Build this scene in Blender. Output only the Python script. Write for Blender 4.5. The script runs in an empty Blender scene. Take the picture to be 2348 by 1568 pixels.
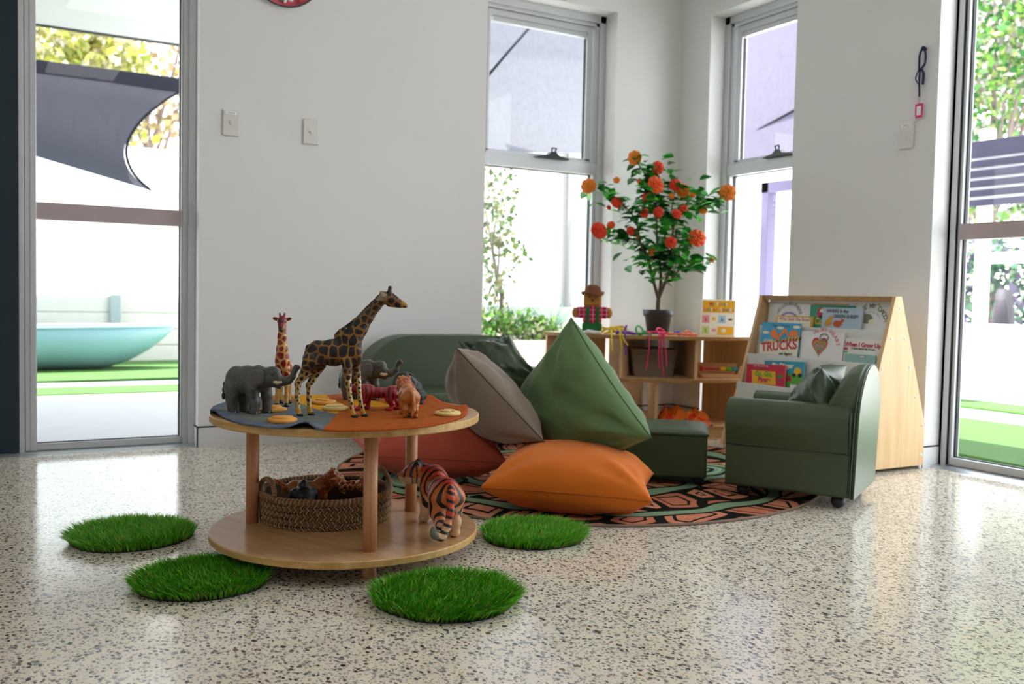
import bpy, bmesh, math, random
import numpy as np
from mathutils import Vector, Matrix, Euler, noise

C = bpy.context.scene.collection
PI = math.pi
random.seed(7)
rng = np.random.default_rng(7)

# ------------------------------------------------------------------ camera model (solved from the room's straight lines)
IMW, IMH = 2348.0, 1568.0
FL = 2164.345
YAW, PITCH, ROLL = math.radians(60.26165), math.radians(2.72679), math.radians(1.19481)
CAM = Vector((0, 0, 0.70))
_f = Vector((math.cos(YAW)*math.cos(PITCH), math.sin(YAW)*math.cos(PITCH), -math.sin(PITCH)))
_r0 = Vector((math.sin(YAW), -math.cos(YAW), 0)); _u0 = _r0.cross(_f)
_r = math.cos(ROLL)*_r0 + math.sin(ROLL)*_u0
_u = -math.sin(ROLL)*_r0 + math.cos(ROLL)*_u0
R2 = Vector((math.sin(YAW), -math.cos(YAW), 0)); F2 = Vector((math.cos(YAW), math.sin(YAW), 0)); UP = Vector((0, 0, 1))

def ray(x, y): return _f + _r*((x-IMW/2)/FL) - _u*((y-IMH/2)/FL)
def onZ(x, y, z=0.0):
    d = ray(x, y); return CAM + d*((z-CAM.z)/d.z)
def onY(x, y, Y=4.333):
    d = ray(x, y); return CAM + d*(Y/d.y)
def onX(x, y, X=3.5635):
    d = ray(x, y); return CAM + d*(X/d.x)
def dep(x, y, d): return CAM + ray(x, y)*d

# ------------------------------------------------------------------ materials
def srgb(c):
    if isinstance(c, str):
        c = c.lstrip('#'); c = [int(c[i:i+2], 16)/255 for i in (0, 2, 4)]
    return tuple((v/12.92 if v <= 0.04045 else ((v+0.055)/1.055)**2.4) for v in c)

def newmat(name):
    m = bpy.data.materials.new(name); m.use_nodes = True
    nt = m.node_tree; b = nt.nodes['Principled BSDF']
    return m, nt, b

def node(nt, typ, **kw):
    n = nt.nodes.new(typ)
    for k, v in kw.items():
        if k.startswith('i_'): n.inputs[k[2:].replace('_', ' ')].default_value = v
        else: setattr(n, k, v)
    return n

def link(nt, a, b): nt.links.new(a, b)

def mat(name, col, rough=0.5, metal=0.0, spec=0.5, var=0.0, vscale=20.0, bump=0.0, bscale=60.0, coat=0.0, sheen=0.0, trans=0.0, stretch=None, bdetail=3.0):
    m, nt, b = newmat(name)
    c = srgb(col)
    b.inputs['Base Color'].default_value = (*c, 1)
    b.inputs['Roughness'].default_value = rough
    b.inputs['Metallic'].default_value = metal
    b.inputs['Specular IOR Level'].default_value = spec
    b.inputs['Coat Weight'].default_value = coat
    b.inputs['Sheen Weight'].default_value = sheen
    if var or bump:
        tc = node(nt, 'ShaderNodeTexCoord'); src = tc.outputs['Object']
        if stretch:
            mp = node(nt, 'ShaderNodeMapping'); mp.inputs['Scale'].default_value = stretch
            link(nt, src, mp.inputs['Vector']); src = mp.outputs['Vector']
    if var:
        n = node(nt, 'ShaderNodeTexNoise', i_Scale=vscale, i_Detail=4.0); link(nt, src, n.inputs['Vector'])
        mx = node(nt, 'ShaderNodeMixRGB')
        mx.inputs[1].default_value = (*[v*(1-var) for v in c], 1); mx.inputs[2].default_value = (*[min(1, v*(1+var)) for v in c], 1)
        link(nt, n.outputs['Fac'], mx.inputs[0]); link(nt, mx.outputs[0], b.inputs['Base Color'])
    if bump:
        n = node(nt, 'ShaderNodeTexNoise', i_Scale=bscale, i_Detail=bdetail); link(nt, src, n.inputs['Vector'])
        bp = node(nt, 'ShaderNodeBump', i_Strength=bump, i_Distance=0.01)
        link(nt, n.outputs['Fac'], bp.inputs['Height']); link(nt, bp.outputs[0], b.inputs['Normal'])
    return m

def attrmat(name, rough=0.5, bump=0.0, bscale=300.0, spec=0.4, stretch=(1, 1, 1), coat=0.0):
    m, nt, b = newmat(name)
    a = node(nt, 'ShaderNodeAttribute', attribute_name='Col')
    link(nt, a.outputs['Color'], b.inputs['Base Color'])
    b.inputs['Roughness'].default_value = rough; b.inputs['Specular IOR Level'].default_value = spec
    b.inputs['Coat Weight'].default_value = coat
    if bump:
        tc = node(nt, 'ShaderNodeTexCoord'); mp = node(nt, 'ShaderNodeMapping'); mp.inputs['Scale'].default_value = stretch
        link(nt, tc.outputs['Object'], mp.inputs['Vector'])
        n = node(nt, 'ShaderNodeTexNoise', i_Scale=bscale, i_Detail=3.0); link(nt, mp.outputs[0], n.inputs['Vector'])
        bp = node(nt, 'ShaderNodeBump', i_Strength=bump, i_Distance=0.002)
        link(nt, n.outputs['Fac'], bp.inputs['Height']); link(nt, bp.outputs[0], b.inputs['Normal'])
    return m

def woodmat(name, c1, c2, rough=0.4, axis='X', scale=1.0, spec=0.4, coat=0.0):
    m, nt, b = newmat(name)
    tc = node(nt, 'ShaderNodeTexCoord'); mp = node(nt, 'ShaderNodeMapping')
    s = {'X': (1.2, 22, 22), 'Y': (22, 1.2, 22), 'Z': (22, 22, 1.2)}[axis]
    mp.inputs['Scale'].default_value = tuple(v*scale for v in s)
    link(nt, tc.outputs['Object'], mp.inputs['Vector'])
    n = node(nt, 'ShaderNodeTexNoise', i_Scale=2.2, i_Detail=6.0, i_Roughness=0.62, i_Distortion=0.4); link(nt, mp.outputs[0], n.inputs['Vector'])
    cr = node(nt, 'ShaderNodeValToRGB')
    cr.color_ramp.elements[0].position = 0.32; cr.color_ramp.elements[0].color = (*srgb(c2), 1)
    cr.color_ramp.elements[1].position = 0.66; cr.color_ramp.elements[1].color = (*srgb(c1), 1)
    link(nt, n.outputs['Fac'], cr.inputs[0]); link(nt, cr.outputs[0], b.inputs['Base Color'])
    b.inputs['Roughness'].default_value = rough; b.inputs['Specular IOR Level'].default_value = spec
    b.inputs['Coat Weight'].default_value = coat; b.inputs['Coat Roughness'].default_value = 0.15
    return m

# ------------------------------------------------------------------ mesh collector
class MB:
    def __init__(s): s.v = []; s.f = []; s.m = []; s.cur = 0; s.sm = []
    def _add(s, vs, fs, smooth=False):
        o = len(s.v); s.v.extend([tuple(p) for p in vs])
        for f in fs:
            s.f.append(tuple(i+o for i in f)); s.m.append(s.cur); s.sm.append(smooth)
        return s
    def box(s, a, b, M=None):
        x0, y0, z0 = a; x1, y1, z1 = b
        vs = [Vector(p) for p in ((x0,y0,z0),(x1,y0,z0),(x1,y1,z0),(x0,y1,z0),(x0,y0,z1),(x1,y0,z1),(x1,y1,z1),(x0,y1,z1))]
        if M is not None: vs = [M @ p for p in vs]
        return s._add(vs, [(3,2,1,0),(4,5,6,7),(0,1,5,4),(1,2,6,5),(2,3,7,6),(3,0,4,7)])
    def prism(s, poly, axis, a, b, M=None, smooth=False):
        # poly: 2D points; axis 'x','y','z' is the extrusion axis
        def P(u, v, t): return Vector({'x': (t,u,v), 'y': (u,t,v), 'z': (u,v,t)}[axis])
        n = len(poly); vs = [P(u,v,a) for u, v in poly] + [P(u,v,b) for u, v in poly]
        if M is not None: vs = [M @ p for p in vs]
        s._add(vs, [tuple(range(n-1,-1,-1)), tuple(range(n,2*n))]); k = len(s.f)
        s._add(vs, [(i,(i+1)%n,(i+1)%n+n,i+n) for i in range(n)], smooth)
        return s
    def tube(s, pts, rad, n=10, cap=True, closed=False, flat=None):
        pts = [Vector(p) for p in pts]; m = len(pts)
        rads = rad if isinstance(rad, (list, tuple)) else [rad]*m
        T = []
        for i in range(m):
            if closed: t = pts[(i+1)%m]-pts[(i-1)%m]
            else: t = pts[min(i+1,m-1)]-pts[max(i-1,0)]
            T.append(t.normalized() if t.length > 1e-9 else Vector((0,0,1)))
        a = Vector((0,0,1)) if abs(T[0].z) < 0.9 else Vector((1,0,0))
        N = (a - T[0]*a.dot(T[0])).normalized(); vs = []
        for i in range(m):
            if i:
                N = N - T[i]*N.dot(T[i])
                N = N.normalized() if N.length > 1e-6 else T[i].orthogonal().normalized()
            B = T[i].cross(N); rr = rads[i]
            for k in range(n):
                an = 2*PI*k/n
                u, w = (rr, rr) if flat is None else (rr*flat[0], rr*flat[1])
                vs.append(pts[i] + N*(math.cos(an)*u) + B*(math.sin(an)*w))
        fs = []
        for i in range(m if closed else m-1):
            j = (i+1) % m
            for k in range(n):
                l = (k+1) % n; fs.append((i*n+k, i*n+l, j*n+l, j*n+k))
        s._add(vs, fs, True)
        if cap and not closed:
            o = len(s.v)-len(vs)
            s.f.append(tuple(o+k for k in range(n-1,-1,-1))); s.m.append(s.cur); s.sm.append(False)
            s.f.append(tuple(o+(m-1)*n+k for k in range(n))); s.m.append(s.cur); s.sm.append(False)
        return s
    def lathe(s, prof, n=48, M=None, smooth=True, sx=1.0, sy=1.0):
        vs = []; m = len(prof)
        for r, z in prof:
            for k in range(n):
                an = 2*PI*k/n; vs.append(Vector((r*sx*math.cos(an), r*sy*math.sin(an), z)))
        if M is not None: vs = [M @ p for p in vs]
        fs = [(i*n+k, i*n+(k+1)%n, (i+1)*n+(k+1)%n, (i+1)*n+k) for i in range(m-1) for k in range(n)]
        s._add(vs, fs, smooth); o = len(s.v)-len(vs)
        if prof[0][0] > 1e-6: s.f.append(tuple(o+k for k in range(n-1,-1,-1))); s.m.append(s.cur); s.sm.append(False)
        if prof[-1][0] > 1e-6: s.f.append(tuple(o+(m-1)*n+k for k in range(n))); s.m.append(s.cur); s.sm.append(False)
        return s
    def ell(s, c, r, M=None, nu=20, nv=12):
        vs = []; c = Vector(c)
        for i in range(nv+1):
            ph = PI*i/nv
            for k in range(nu):
                th = 2*PI*k/nu; p = Vector((r[0]*math.sin(ph)*math.cos(th), r[1]*math.sin(ph)*math.sin(th), -r[2]*math.cos(ph)))
                if M is not None: p = M @ p
                vs.append(c+p)
        return s._add(vs, [(i*nu+k, i*nu+(k+1)%nu, (i+1)*nu+(k+1)%nu, (i+1)*nu+k) for i in range(nv) for k in range(nu)], True)
    def poly(s, pts): return s._add(pts, [tuple(range(len(pts)))])
    def quadstrip(s, A, B, smooth=True):
        n = len(A); return s._add(list(A)+list(B), [(i,i+1,n+i+1,n+i) for i in range(n-1)], smooth)
    def grid(s, fn, nu, nv, smooth=True):
        vs = [fn(i/nu, j/nv) for j in range(nv+1) for i in range(nu+1)]
        return s._add(vs, [(j*(nu+1)+i, j*(nu+1)+i+1, (j+1)*(nu+1)+i+1, (j+1)*(nu+1)+i) for j in range(nv) for i in range(nu)], smooth)
    def build(s, name, mats, parent=None, loc=None, rotz=0.0, bevel=0.0, seg=2, weld=0.0, flipfix=True, cols=None):
        me = bpy.data.meshes.new(name); me.from_pydata(s.v, [], s.f)
        for mm in (mats if isinstance(mats, (list, tuple)) else [mats]): me.materials.append(mm)
        me.polygons.foreach_set('material_index', s.m); me.polygons.foreach_set('use_smooth', s.sm)
        if cols is not None:
            at = me.color_attributes.new('Col', 'FLOAT_COLOR', 'POINT'); at.data.foreach_set('color', np.asarray(cols, dtype=np.float32).ravel())
        if weld or flipfix:
            bm = bmesh.new(); bm.from_mesh(me)
            if weld: bmesh.ops.remove_doubles(bm, verts=bm.verts, dist=weld)
            if flipfix: bmesh.ops.recalc_face_normals(bm, faces=bm.faces)
            bm.to_mesh(me); bm.free()
        me.update()
        o = bpy.data.objects.new(name, me); C.objects.link(o)
        if parent is not None: o.parent = parent
        if loc is not None: o.location = loc
        o.rotation_euler = (0, 0, rotz)
        if bevel:
            b = o.modifiers.new('Bevel', 'BEVEL'); b.width = bevel; b.segments = seg; b.limit_method = 'ANGLE'; b.angle_limit = math.radians(40); b.harden_normals = False
            me.shade_smooth(); me.set_sharp_from_angle(angle=math.radians(35))
        return o

def thing(name, label, cat, loc=(0, 0, 0), rotz=0.0, group=None):
    o = bpy.data.objects.new(name, None); C.objects.link(o); o.empty_display_size = 0.05
    o.location = loc; o.rotation_euler = (0, 0, rotz)
    return tag(o, label, cat, group)
def tag(o, label, cat, group=None):
    o['label'] = label; o['category'] = cat
    if group: o['group'] = group
    return o
def struct(o):
    o['kind'] = 'structure'; return o
def copy_tree(o, parent=None):
    c = o.copy(); C.objects.link(c)
    if parent is not None: c.parent = parent
    for ch in list(o.children): copy_tree(ch, c)
    return c
def Rz(a): return Matrix.Rotation(a, 4, 'Z')
def Rx(a): return Matrix.Rotation(a, 4, 'X')
def Ry(a): return Matrix.Rotation(a, 4, 'Y')
def T(*p): return Matrix.Translation(Vector(p))
def bez(p, n=12):
    # Catmull-Rom through points
    p = [Vector(q) for q in p]; out = []
    q = [p[0]*2-p[1]] + p + [p[-1]*2-p[-2]]
    for i in range(1, len(q)-2):
        for k in range(n):
            t = k/n; a, b, c, d = q[i-1], q[i], q[i+1], q[i+2]
            out.append(0.5*((2*b)+(c-a)*t+(2*a-5*b+4*c-d)*t*t+(3*b-a-3*c+d)*t**3))
    out.append(p[-1]); return out
def circ(r, n=24, a0=0.0, a1=2*PI, cx=0, cy=0, end=False):
    return [(cx+r*math.cos(a0+(a1-a0)*i/n), cy+r*math.sin(a0+(a1-a0)*i/n)) for i in range(n+(1 if end else 0))]

def text(name, s, size, M, material, parent, extrude=0.0004, arc=None, spacing=1.0, align='CENTER', shear=0.0, bold=0.0):
    """lettering as a mesh; M maps the text's own xy plane to the parent's space; arc=(radius, start, step) sets letters on a circle"""
    bits = [(s, Matrix.Identity(4))] if arc is None else [(ch, Rz(arc[1]+arc[2]*i) @ T(0, arc[0], 0)) for i, ch in enumerate(s) if ch != ' ']
    V, F = [], []
    for ch, L in bits:
        cu = bpy.data.curves.new('lettering', 'FONT'); cu.body = ch; cu.size = size; cu.extrude = extrude; cu.align_x = align if arc is None else 'CENTER'; cu.align_y = 'CENTER' if arc is None else 'BOTTOM'
        cu.space_character = spacing; cu.shear = shear; cu.offset = bold; cu.resolution_u = 3
        ob = bpy.data.objects.new('lettering', cu); C.objects.link(ob)
        me = bpy.data.meshes.new_from_object(ob.evaluated_get(bpy.context.evaluated_depsgraph_get()))
        o = len(V); V += [tuple(M @ L @ v.co) for v in me.vertices]; F += [tuple(i+o for i in p.vertices) for p in me.polygons]
        bpy.data.objects.remove(ob); bpy.data.curves.remove(cu); bpy.data.meshes.remove(me)
    me = bpy.data.meshes.new(name); me.from_pydata(V, [], F); me.materials.append(material); me.update()
    o = bpy.data.objects.new(name, me); C.objects.link(o); o.parent = parent
    return o
# ================================================================== ROOM
def wallmat(name, col, b=0.02):
    return mat(name, col, rough=0.75, spec=0.25, var=0.015, vscale=3.0, bump=b, bscale=350.0)
M_wall = wallmat('white_wall_paint', '#e5e4e5')
M_ceil = wallmat('ceiling_paint', '#ecebe8')
M_navy = mat('navy_paint', '#22323c', rough=0.55, spec=0.3, var=0.08, vscale=4, bump=0.02, bscale=200)
M_skirt = mat('white_skirting_paint', '#d9d9db', rough=0.45, spec=0.4)
M_dark = mat('black_strip', '#0d0d0d', rough=0.7)
M_gask = mat('black_rubber_gasket', '#101011', rough=0.5)
M_alu = mat('silver_anodised_aluminium', '#c9ccd0', rough=0.45, metal=0.35, var=0.03, vscale=6)
M_alu2 = mat('satin_aluminium_sill', '#b8bcc0', rough=0.35, metal=0.8)

def glassmat():
    m = bpy.data.materials.new('clear_window_glass'); m.use_nodes = True; nt = m.node_tree; nt.nodes.clear()
    out = node(nt, 'ShaderNodeOutputMaterial'); tr = node(nt, 'ShaderNodeBsdfTransparent'); gl = node(nt, 'ShaderNodeBsdfGlossy')
    tr.inputs['Color'].default_value = (0.96, 0.97, 0.97, 1); gl.inputs['Roughness'].default_value = 0.02
    fr = node(nt, 'ShaderNodeFresnel', i_IOR=1.35); mx = node(nt, 'ShaderNodeMixShader'); ge = node(nt, 'ShaderNodeNewGeometry'); iv = node(nt, 'ShaderNodeMath', operation='SUBTRACT'); iv.inputs[0].default_value = 1.0; ml = node(nt, 'ShaderNodeMath', operation='MULTIPLY')
    link(nt, ge.outputs['Backfacing'], iv.inputs[1]); link(nt, fr.outputs[0], ml.inputs[0]); link(nt, iv.outputs[0], ml.inputs[1]); link(nt, ml.outputs[0], mx.inputs[0]); link(nt, tr.outputs[0], mx.inputs[1]); link(nt, gl.outputs[0], mx.inputs[2]); link(nt, mx.outputs[0], out.inputs[0])
    return m
M_glass = glassmat()

def floormat():
    m, nt, b = newmat('polished_terrazzo')
    geo = node(nt, 'ShaderNodeNewGeometry'); src = geo.outputs['Position']
    # wobble the coordinates so chips are angular, not round
    nz = node(nt, 'ShaderNodeTexNoise', i_Scale=70.0, i_Detail=2.0); link(nt, src, nz.inputs['Vector'])
    sub = node(nt, 'ShaderNodeVectorMath', operation='SUBTRACT'); link(nt, nz.outputs['Color'], sub.inputs[0]); sub.inputs[1].default_value = (0.5, 0.5, 0.5)
    sc = node(nt, 'ShaderNodeVectorMath', operation='SCALE'); link(nt, sub.outputs[0], sc.inputs[0]); sc.inputs['Scale'].default_value = 0.008
    ad = node(nt, 'ShaderNodeVectorMath', operation='ADD'); link(nt, src, ad.inputs[0]); link(nt, sc.outputs[0], ad.inputs[1])
    base = node(nt, 'ShaderNodeTexNoise', i_Scale=9.0, i_Detail=5.0); link(nt, src, base.inputs['Vector'])
    bc = node(nt, 'ShaderNodeValToRGB'); e = bc.color_ramp.elements
    e[0].position = 0.3; e[0].color = (*srgb('#dbd0bd'), 1); e[1].position = 0.7; e[1].color = (*srgb('#eadfcd'), 1)
    link(nt, base.outputs['Fac'], bc.inputs[0]); col = bc.outputs[0]
    def layer(col, scale, thr, ramp, keep, aniso, rot):
        mp = node(nt, 'ShaderNodeMapping'); mp.inputs['Scale'].default_value = (aniso, 1/aniso, 1); mp.inputs['Rotation'].default_value = (0, 0, rot)
        link(nt, ad.outputs[0], mp.inputs['Vector'])
        vo = node(nt, 'ShaderNodeTexVoronoi', voronoi_dimensions='2D', i_Scale=scale, i_Randomness=1.0); link(nt, mp.outputs[0], vo.inputs['Vector'])
        sep = node(nt, 'ShaderNodeSeparateColor'); link(nt, vo.outputs['Color'], sep.inputs[0])
        t = node(nt, 'ShaderNodeMath', operation='MULTIPLY_ADD'); link(nt, sep.outputs[1], t.inputs[0]); t.inputs[1].default_value = thr*0.8; t.inputs[2].default_value = thr*0.35
        lt = node(nt, 'ShaderNodeMath', operation='LESS_THAN'); link(nt, vo.outputs['Distance'], lt.inputs[0]); link(nt, t.outputs[0], lt.inputs[1])
        kp = node(nt, 'ShaderNodeMath', operation='LESS_THAN'); link(nt, sep.outputs[2], kp.inputs[0]); kp.inputs[1].default_value = keep
        mk = node(nt, 'ShaderNodeMath', operation='MULTIPLY'); link(nt, lt.outputs[0], mk.inputs[0]); link(nt, kp.outputs[0], mk.inputs[1])
        cr = node(nt, 'ShaderNodeValToRGB'); cr.color_ramp.interpolation = 'CONSTANT'
        els = cr.color_ramp.elements
        while len(els) < len(ramp): els.new(0.5)
        for el, (p, c) in zip(els, ramp): el.position = p; el.color = (*srgb(c), 1)
        link(nt, sep.outputs[0], cr.inputs[0])
        mx = node(nt, 'ShaderNodeMixRGB'); link(nt, mk.outputs[0], mx.inputs[0]); link(nt, col, mx.inputs[1]); link(nt, cr.outputs[0], mx.inputs[2])
        return mx.outputs[0]
    small = [(0, '#a19c95'), (0.25, '#b5b0a8'), (0.5, '#84827f'), (0.66, '#a79d8f'), (0.8, '#5c5855'), (0.92, '#dedad2')]
    big = [(0, '#4b4848'), (0.22, '#7c7a7b'), (0.42, '#6b5c50'), (0.55, '#8e8d8f'), (0.72, '#353335'), (0.86, '#7a5642'), (0.93, '#a39a90')]
    col = layer(col, 150, 0.40, small, 0.55, 1.0, 0.3)
    col = layer(col, 95, 0.38, small, 0.42, 1.15, 1.1)
    col = layer(col, 76, 0.33, big, 0.45, 1.2, 0.6)
    col = layer(col, 46, 0.27, big, 0.20, 1.25, 2.0)
    link(nt, col, b.inputs['Base Color'])
    b.inputs['Roughness'].default_value = 0.13; b.inputs['Specular IOR Level'].default_value = 0.5
    rn = node(nt, 'ShaderNodeTexNoise', i_Scale=3.0, i_Detail=4.0); link(nt, src, rn.inputs['Vector'])
    mr = node(nt, 'ShaderNodeMapRange'); link(nt, rn.outputs['Fac'], mr.inputs[0]); mr.inputs[3].default_value = 0.09; mr.inputs[4].default_value = 0.2
    link(nt, mr.outputs[0], b.inputs['Roughness'])
    return m
M_floor = floormat()

YA, XB, WT = 4.333, 3.5635, 0.20
CEIL = 2.75
X0, Y0 = -4.2, -4.6
struct(MB().box((X0, Y0, -0.06), (XB+0.12, YA+0.10, 0.0)).build('floor', M_floor))
struct(MB().box((X0-WT, Y0-WT, CEIL), (XB+WT, YA+WT, CEIL+0.12)).build('ceiling', M_ceil))
# back wall with door 1 and window 1 (openings keep their reveals)
w = MB()
HD = 2.42
w.box((0.868, YA, 0), (2.293, YA+WT, CEIL)); w.box((3.105, YA, 0), (XB+WT, YA+WT, CEIL))
w.box((2.293, YA, 0), (3.105, YA+WT, 0.05)); w.box((2.293, YA, 2.283), (3.105, YA+WT, CEIL))
w.box((-1.2, YA, HD), (0.868, YA+WT, CEIL)); w.box((X0, YA, 0), (-1.2, YA+WT, CEIL))
struct(w.build('wall_back', M_wall))
w = MB()
w.box((XB, 4.085, 0), (XB+WT, YA, CEIL)); w.box((XB, 2.637, 0), (XB+WT, 3.448, CEIL))
w.box((XB, 3.448, 0), (XB+WT, 4.085, 0.05)); w.box((XB, 3.448, 2.283), (XB+WT, 4.085, CEIL))
w.box((XB, 0.6, HD), (XB+WT, 2.637, CEIL)); w.box((XB, Y0, 0), (XB+WT, 0.6, CEIL))
struct(w.build('wall_right', M_wall))
w = MB(); w.box((X0-WT, Y0, 0), (X0, -0.4, CEIL)); w.box((X0-WT, 0.6, 0), (X0, YA+WT, CEIL)); w.box((X0-WT, -0.4, 0.8), (X0, 0.6, CEIL))  # unseen low opening, sized for the daylight it lets into the room
struct(w.build('wall_left', M_wall))
struct(MB().box((X0-WT, Y0-WT, 0), (XB+WT, Y0, CEIL)).build('wall_front', M_wall))
struct(MB().box((-1.2, 4.40, 0.012), (0.163, 4.47, HD)).build('wall_navy_panel', M_navy))

# skirting: white board under a black line, wraps into the door reveals
def skirt(name, segs, top=0.087):
    m = MB()
    for a, b in segs: m.box((a[0], a[1], 0), (b[0], b[1], top))
    o = struct(m.build(name, M_skirt))
    g = MB()
    for a, b in segs:
        g.box((a[0]-0.001, a[1]-0.001, top), (b[0]+0.001, b[1]+0.001, top+0.006))
    g.build('black_line', M_dark, o); return o
skirt('baseboard_back', [((0.866, YA-0.004), (2.293, YA)), ((3.105, YA-0.004), (XB, YA)), ((0.864, YA-0.004), (0.868, YA+0.09))])
skirt('baseboard_right', [((XB-0.004, 2.637), (XB, 3.448)), ((XB-0.004, 4.085), (XB, YA)), ((XB-0.004, 2.633), (XB+0.11, 2.637))])
MB().box((0.862, YA-0.007, 0), (0.868, YA-0.002, 0.09)).build('corner_strip', M_dark, bpy.data.objects['baseboard_back'])

# ---- door 1 (left): aluminium glazed door with mid rail
def bar(m, a, b): m.box(a, b)
d1 = struct(thing('door_1', 'tall glazed aluminium door left of the grey wall', 'door', (0, 0, 0)))
for k in ('label', 'category'): pass
y1, y2 = 4.415, 4.465
m = MB(); m.box((0.163, y1-0.01, 0), (0.184, y2, HD)); m.box((0.815, y1-0.005, 0), (0.868, y2, HD)); m.box((0.163, y1-0.01, HD-0.05), (0.868, y2, HD)); m.box((0.838, y1-0.02, 0), (0.868, y1-0.005, HD))
m.build('door_frame', M_alu, d1, bevel=0.002)
m = MB(); m.box((0.1865, y1, 0.012), (0.230, y2, HD-0.052)); m.box((0.186+0.02, y1-0.004, 0.012), (0.2285, y1, HD-0.06)); m.box((0.808, y1, 0.012), (0.8145, y2, HD-0.052))
m.box((0.230, y1+0.004, 0.012), (0.808, y2, 0.034)); m.box((0.230, y1+0.004, 0.034), (0.808, y2-0.02, 0.040)); m.box((0.230, y1, HD-0.10), (0.808, y2, HD-0.052))
m.build('door_leaf', M_alu, d1, bevel=0.0015)
MB().box((0.229, y1+0.002, 0.985), (0.809, y2+0.004, 1.055)).build('mid_rail', mat('mauve_grey_powder_coat', '#b5a5a8', rough=0.5), d1, bevel=0.001)
m = MB(); m.box((0.8030, 4.434, 0.044), (0.8080, 4.450, HD-0.1)); m.box((0.230, 4.434, 0.0400), (0.8080, 4.450, 0.0440)); m.box((0.1842, y1+0.002, 0.012), (0.1862, y2, HD))
m.build('gasket', M_gask, d1)
MB().box((0.230, 4.44, 0.044), (0.802, 4.446, HD-0.1)).build('pane', M_glass, d1)
struct(MB().prism([(4.355, 0.0), (4.375, 0.010), (4.53, 0.010), (4.53, 0.0)], 'x', -1.2, 0.868).build('trim_1', M_alu2))

# ---- door 2 (right)
d2 = struct(thing('door_2', 'glazed aluminium door at the right edge', 'door', (0, 0, 0)))
xa, xb = 3.672, 3.73
yr, yl = 2.637, 1.2
m = MB(); m.box((xa-0.006, 2.600, 0), (xb+0.01, 2.637, HD)); m.box((xa, 2.6055, 0), (xa+0.012, 2.637, HD)); m.box((xa, yl-0.6, HD-0.05), (xb, 2.637, HD)); m.box((xa-0.006, 2.622, 0), (xa+0.02, 2.637, HD))
m.build('door_frame', M_alu, d2, bevel=0.002)
m = MB(); m.box((xa+0.008, 2.583, 0.012), (xb, 2.598, HD-0.05)); m.box((xa+0.008, yl, 0.012), (xb, yl+0.045, HD-0.05)); m.box((xa+0.004, yl, 0.012), (xb, 2.590, 0.045)); m.box((xa, yl, HD-0.1), (xb, 2.59, HD-0.052))
m.build('door_leaf', M_alu, d2, bevel=0.002)
MB().box((xa+0.004, yl+0.04, 0.985), (xb, 2.583, 1.053)).build('mid_rail', bpy.data.materials['mauve_grey_powder_coat'], d2, bevel=0.001)
m = MB(); m.box((xb-0.032, 2.577, 0.045), (xb-0.014, 2.583, HD-0.1)); m.box((xb-0.032, yl+0.045, 0.045), (xb-0.014, 2.58, 0.049)); m.box((xa-0.003, 2.5985, 0.012), (xa+0.02, 2.6005, HD))
m.build('gasket', M_gask, d2)
MB().box((xb-0.026, yl+0.045, 0.049), (xb-0.020, 2.577, HD-0.1)).build('pane', M_glass, d2)
struct(MB().prism([(xa-0.068, 0.0), (xa-0.045, 0.010), (xb+0.06, 0.010), (xb+0.06, 0.0)], 'y', 0.6, 2.637).build('trim_2', M_alu2))

# ---- windows: awning sash over a fixed light
def win(name, along, inv):
    """built in local coords: u runs along the wall from the visible jamb (0) inwards, v outwards, z up"""
    W = 0.812 if name == 'window_1' else 0.637
    t = struct(thing(name, 'aluminium window', 'window'))
    def P(u, v, z): return along(u, v, z)
    def bx(m, a, b):
        p, q = P(*a), P(*b); m.box(tuple(min(p[i], q[i]) for i in range(3)), tuple(max(p[i], q[i]) for i in range(3)))
    v0, v1 = 0.105, 0.175
    zs, zh = 0.05, 2.283
    m = MB()
    for u0, u1 in ((0, 0.040), (W-0.040, W)): bx(m, (u0, v0, zs), (u1, v1, zh))
    bx(m, (0.0, v0, zh-0.04), (W, v1, zh)); bx(m, (0, v0, zs), (W, v1, zs+0.05))
    for u0, u1 in ((0.040, 0.060), (W-0.060, W-0.040)): bx(m, (u0, v0+0.012, zs+0.05), (u1, v1, zh-0.04))
    bx(m, (0.04, v0+0.012, zh-0.06), (W-0.04, v1, zh-0.04))
    bx(m, (0.04, v0+0.006, 1.400), (W-0.04, v1, 1.462))
    m.build('window_frame', M_alu, t, bevel=0.002)
    m = MB()
    for u0, u1 in ((0.060, 0.098), (W-0.098, W-0.060)): bx(m, (u0+0.012, v0+0.024, 1.474), (u1+0.012 if u0 < 0.1 else u1-0.012, v1-0.005, 2.19))
    bx(m, (0.072, v0+0.024, 2.187), (W-0.072, v1-0.005, 2.221)); bx(m, (0.072, v0+0.024, 1.462), (W-0.072, v1-0.005, 1.486))
    bx(m, (0.105, v0+0.03, 2.160), (W-0.105, v1-0.01, 2.1868))
    m.build('awning_sash', M_alu, t, bevel=0.002)
    m = MB()
    for u0, u1 in ((0.110, 0.113), (0.0968, 0.0985), (0.0605, 0.064)): bx(m, (u0, v0+0.038 if u0 != 0.0968 else v0+0.026, 1.49 if u0 > 0.09 else zs), (u1, v0+0.056, 2.155 if u0 > 0.09 else 1.40))
    bx(m, (0.060, v0+0.038, 1.396), (W-0.06, v0+0.056, 1.3998))
    m.build('gasket', M_gask, t)
    m = MB(); bx(m, (0.098, v0+0.045, 1.475), (W-0.098, v0+0.05, 2.17)); bx(m, (0.050, v0+0.045, zs+0.04), (W-0.05, v0+0.05, 1.41))
    m.build('pane', M_glass, t)
    return t, P
def al1(u, v, z): return (3.105-u, YA+v, z)
def al2(u, v, z): return (XB+v, 4.085-u, z)
W1, P1 = win('window_1', al1, 1)
W2, P2 = win('window_2', al2, 1)
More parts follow.
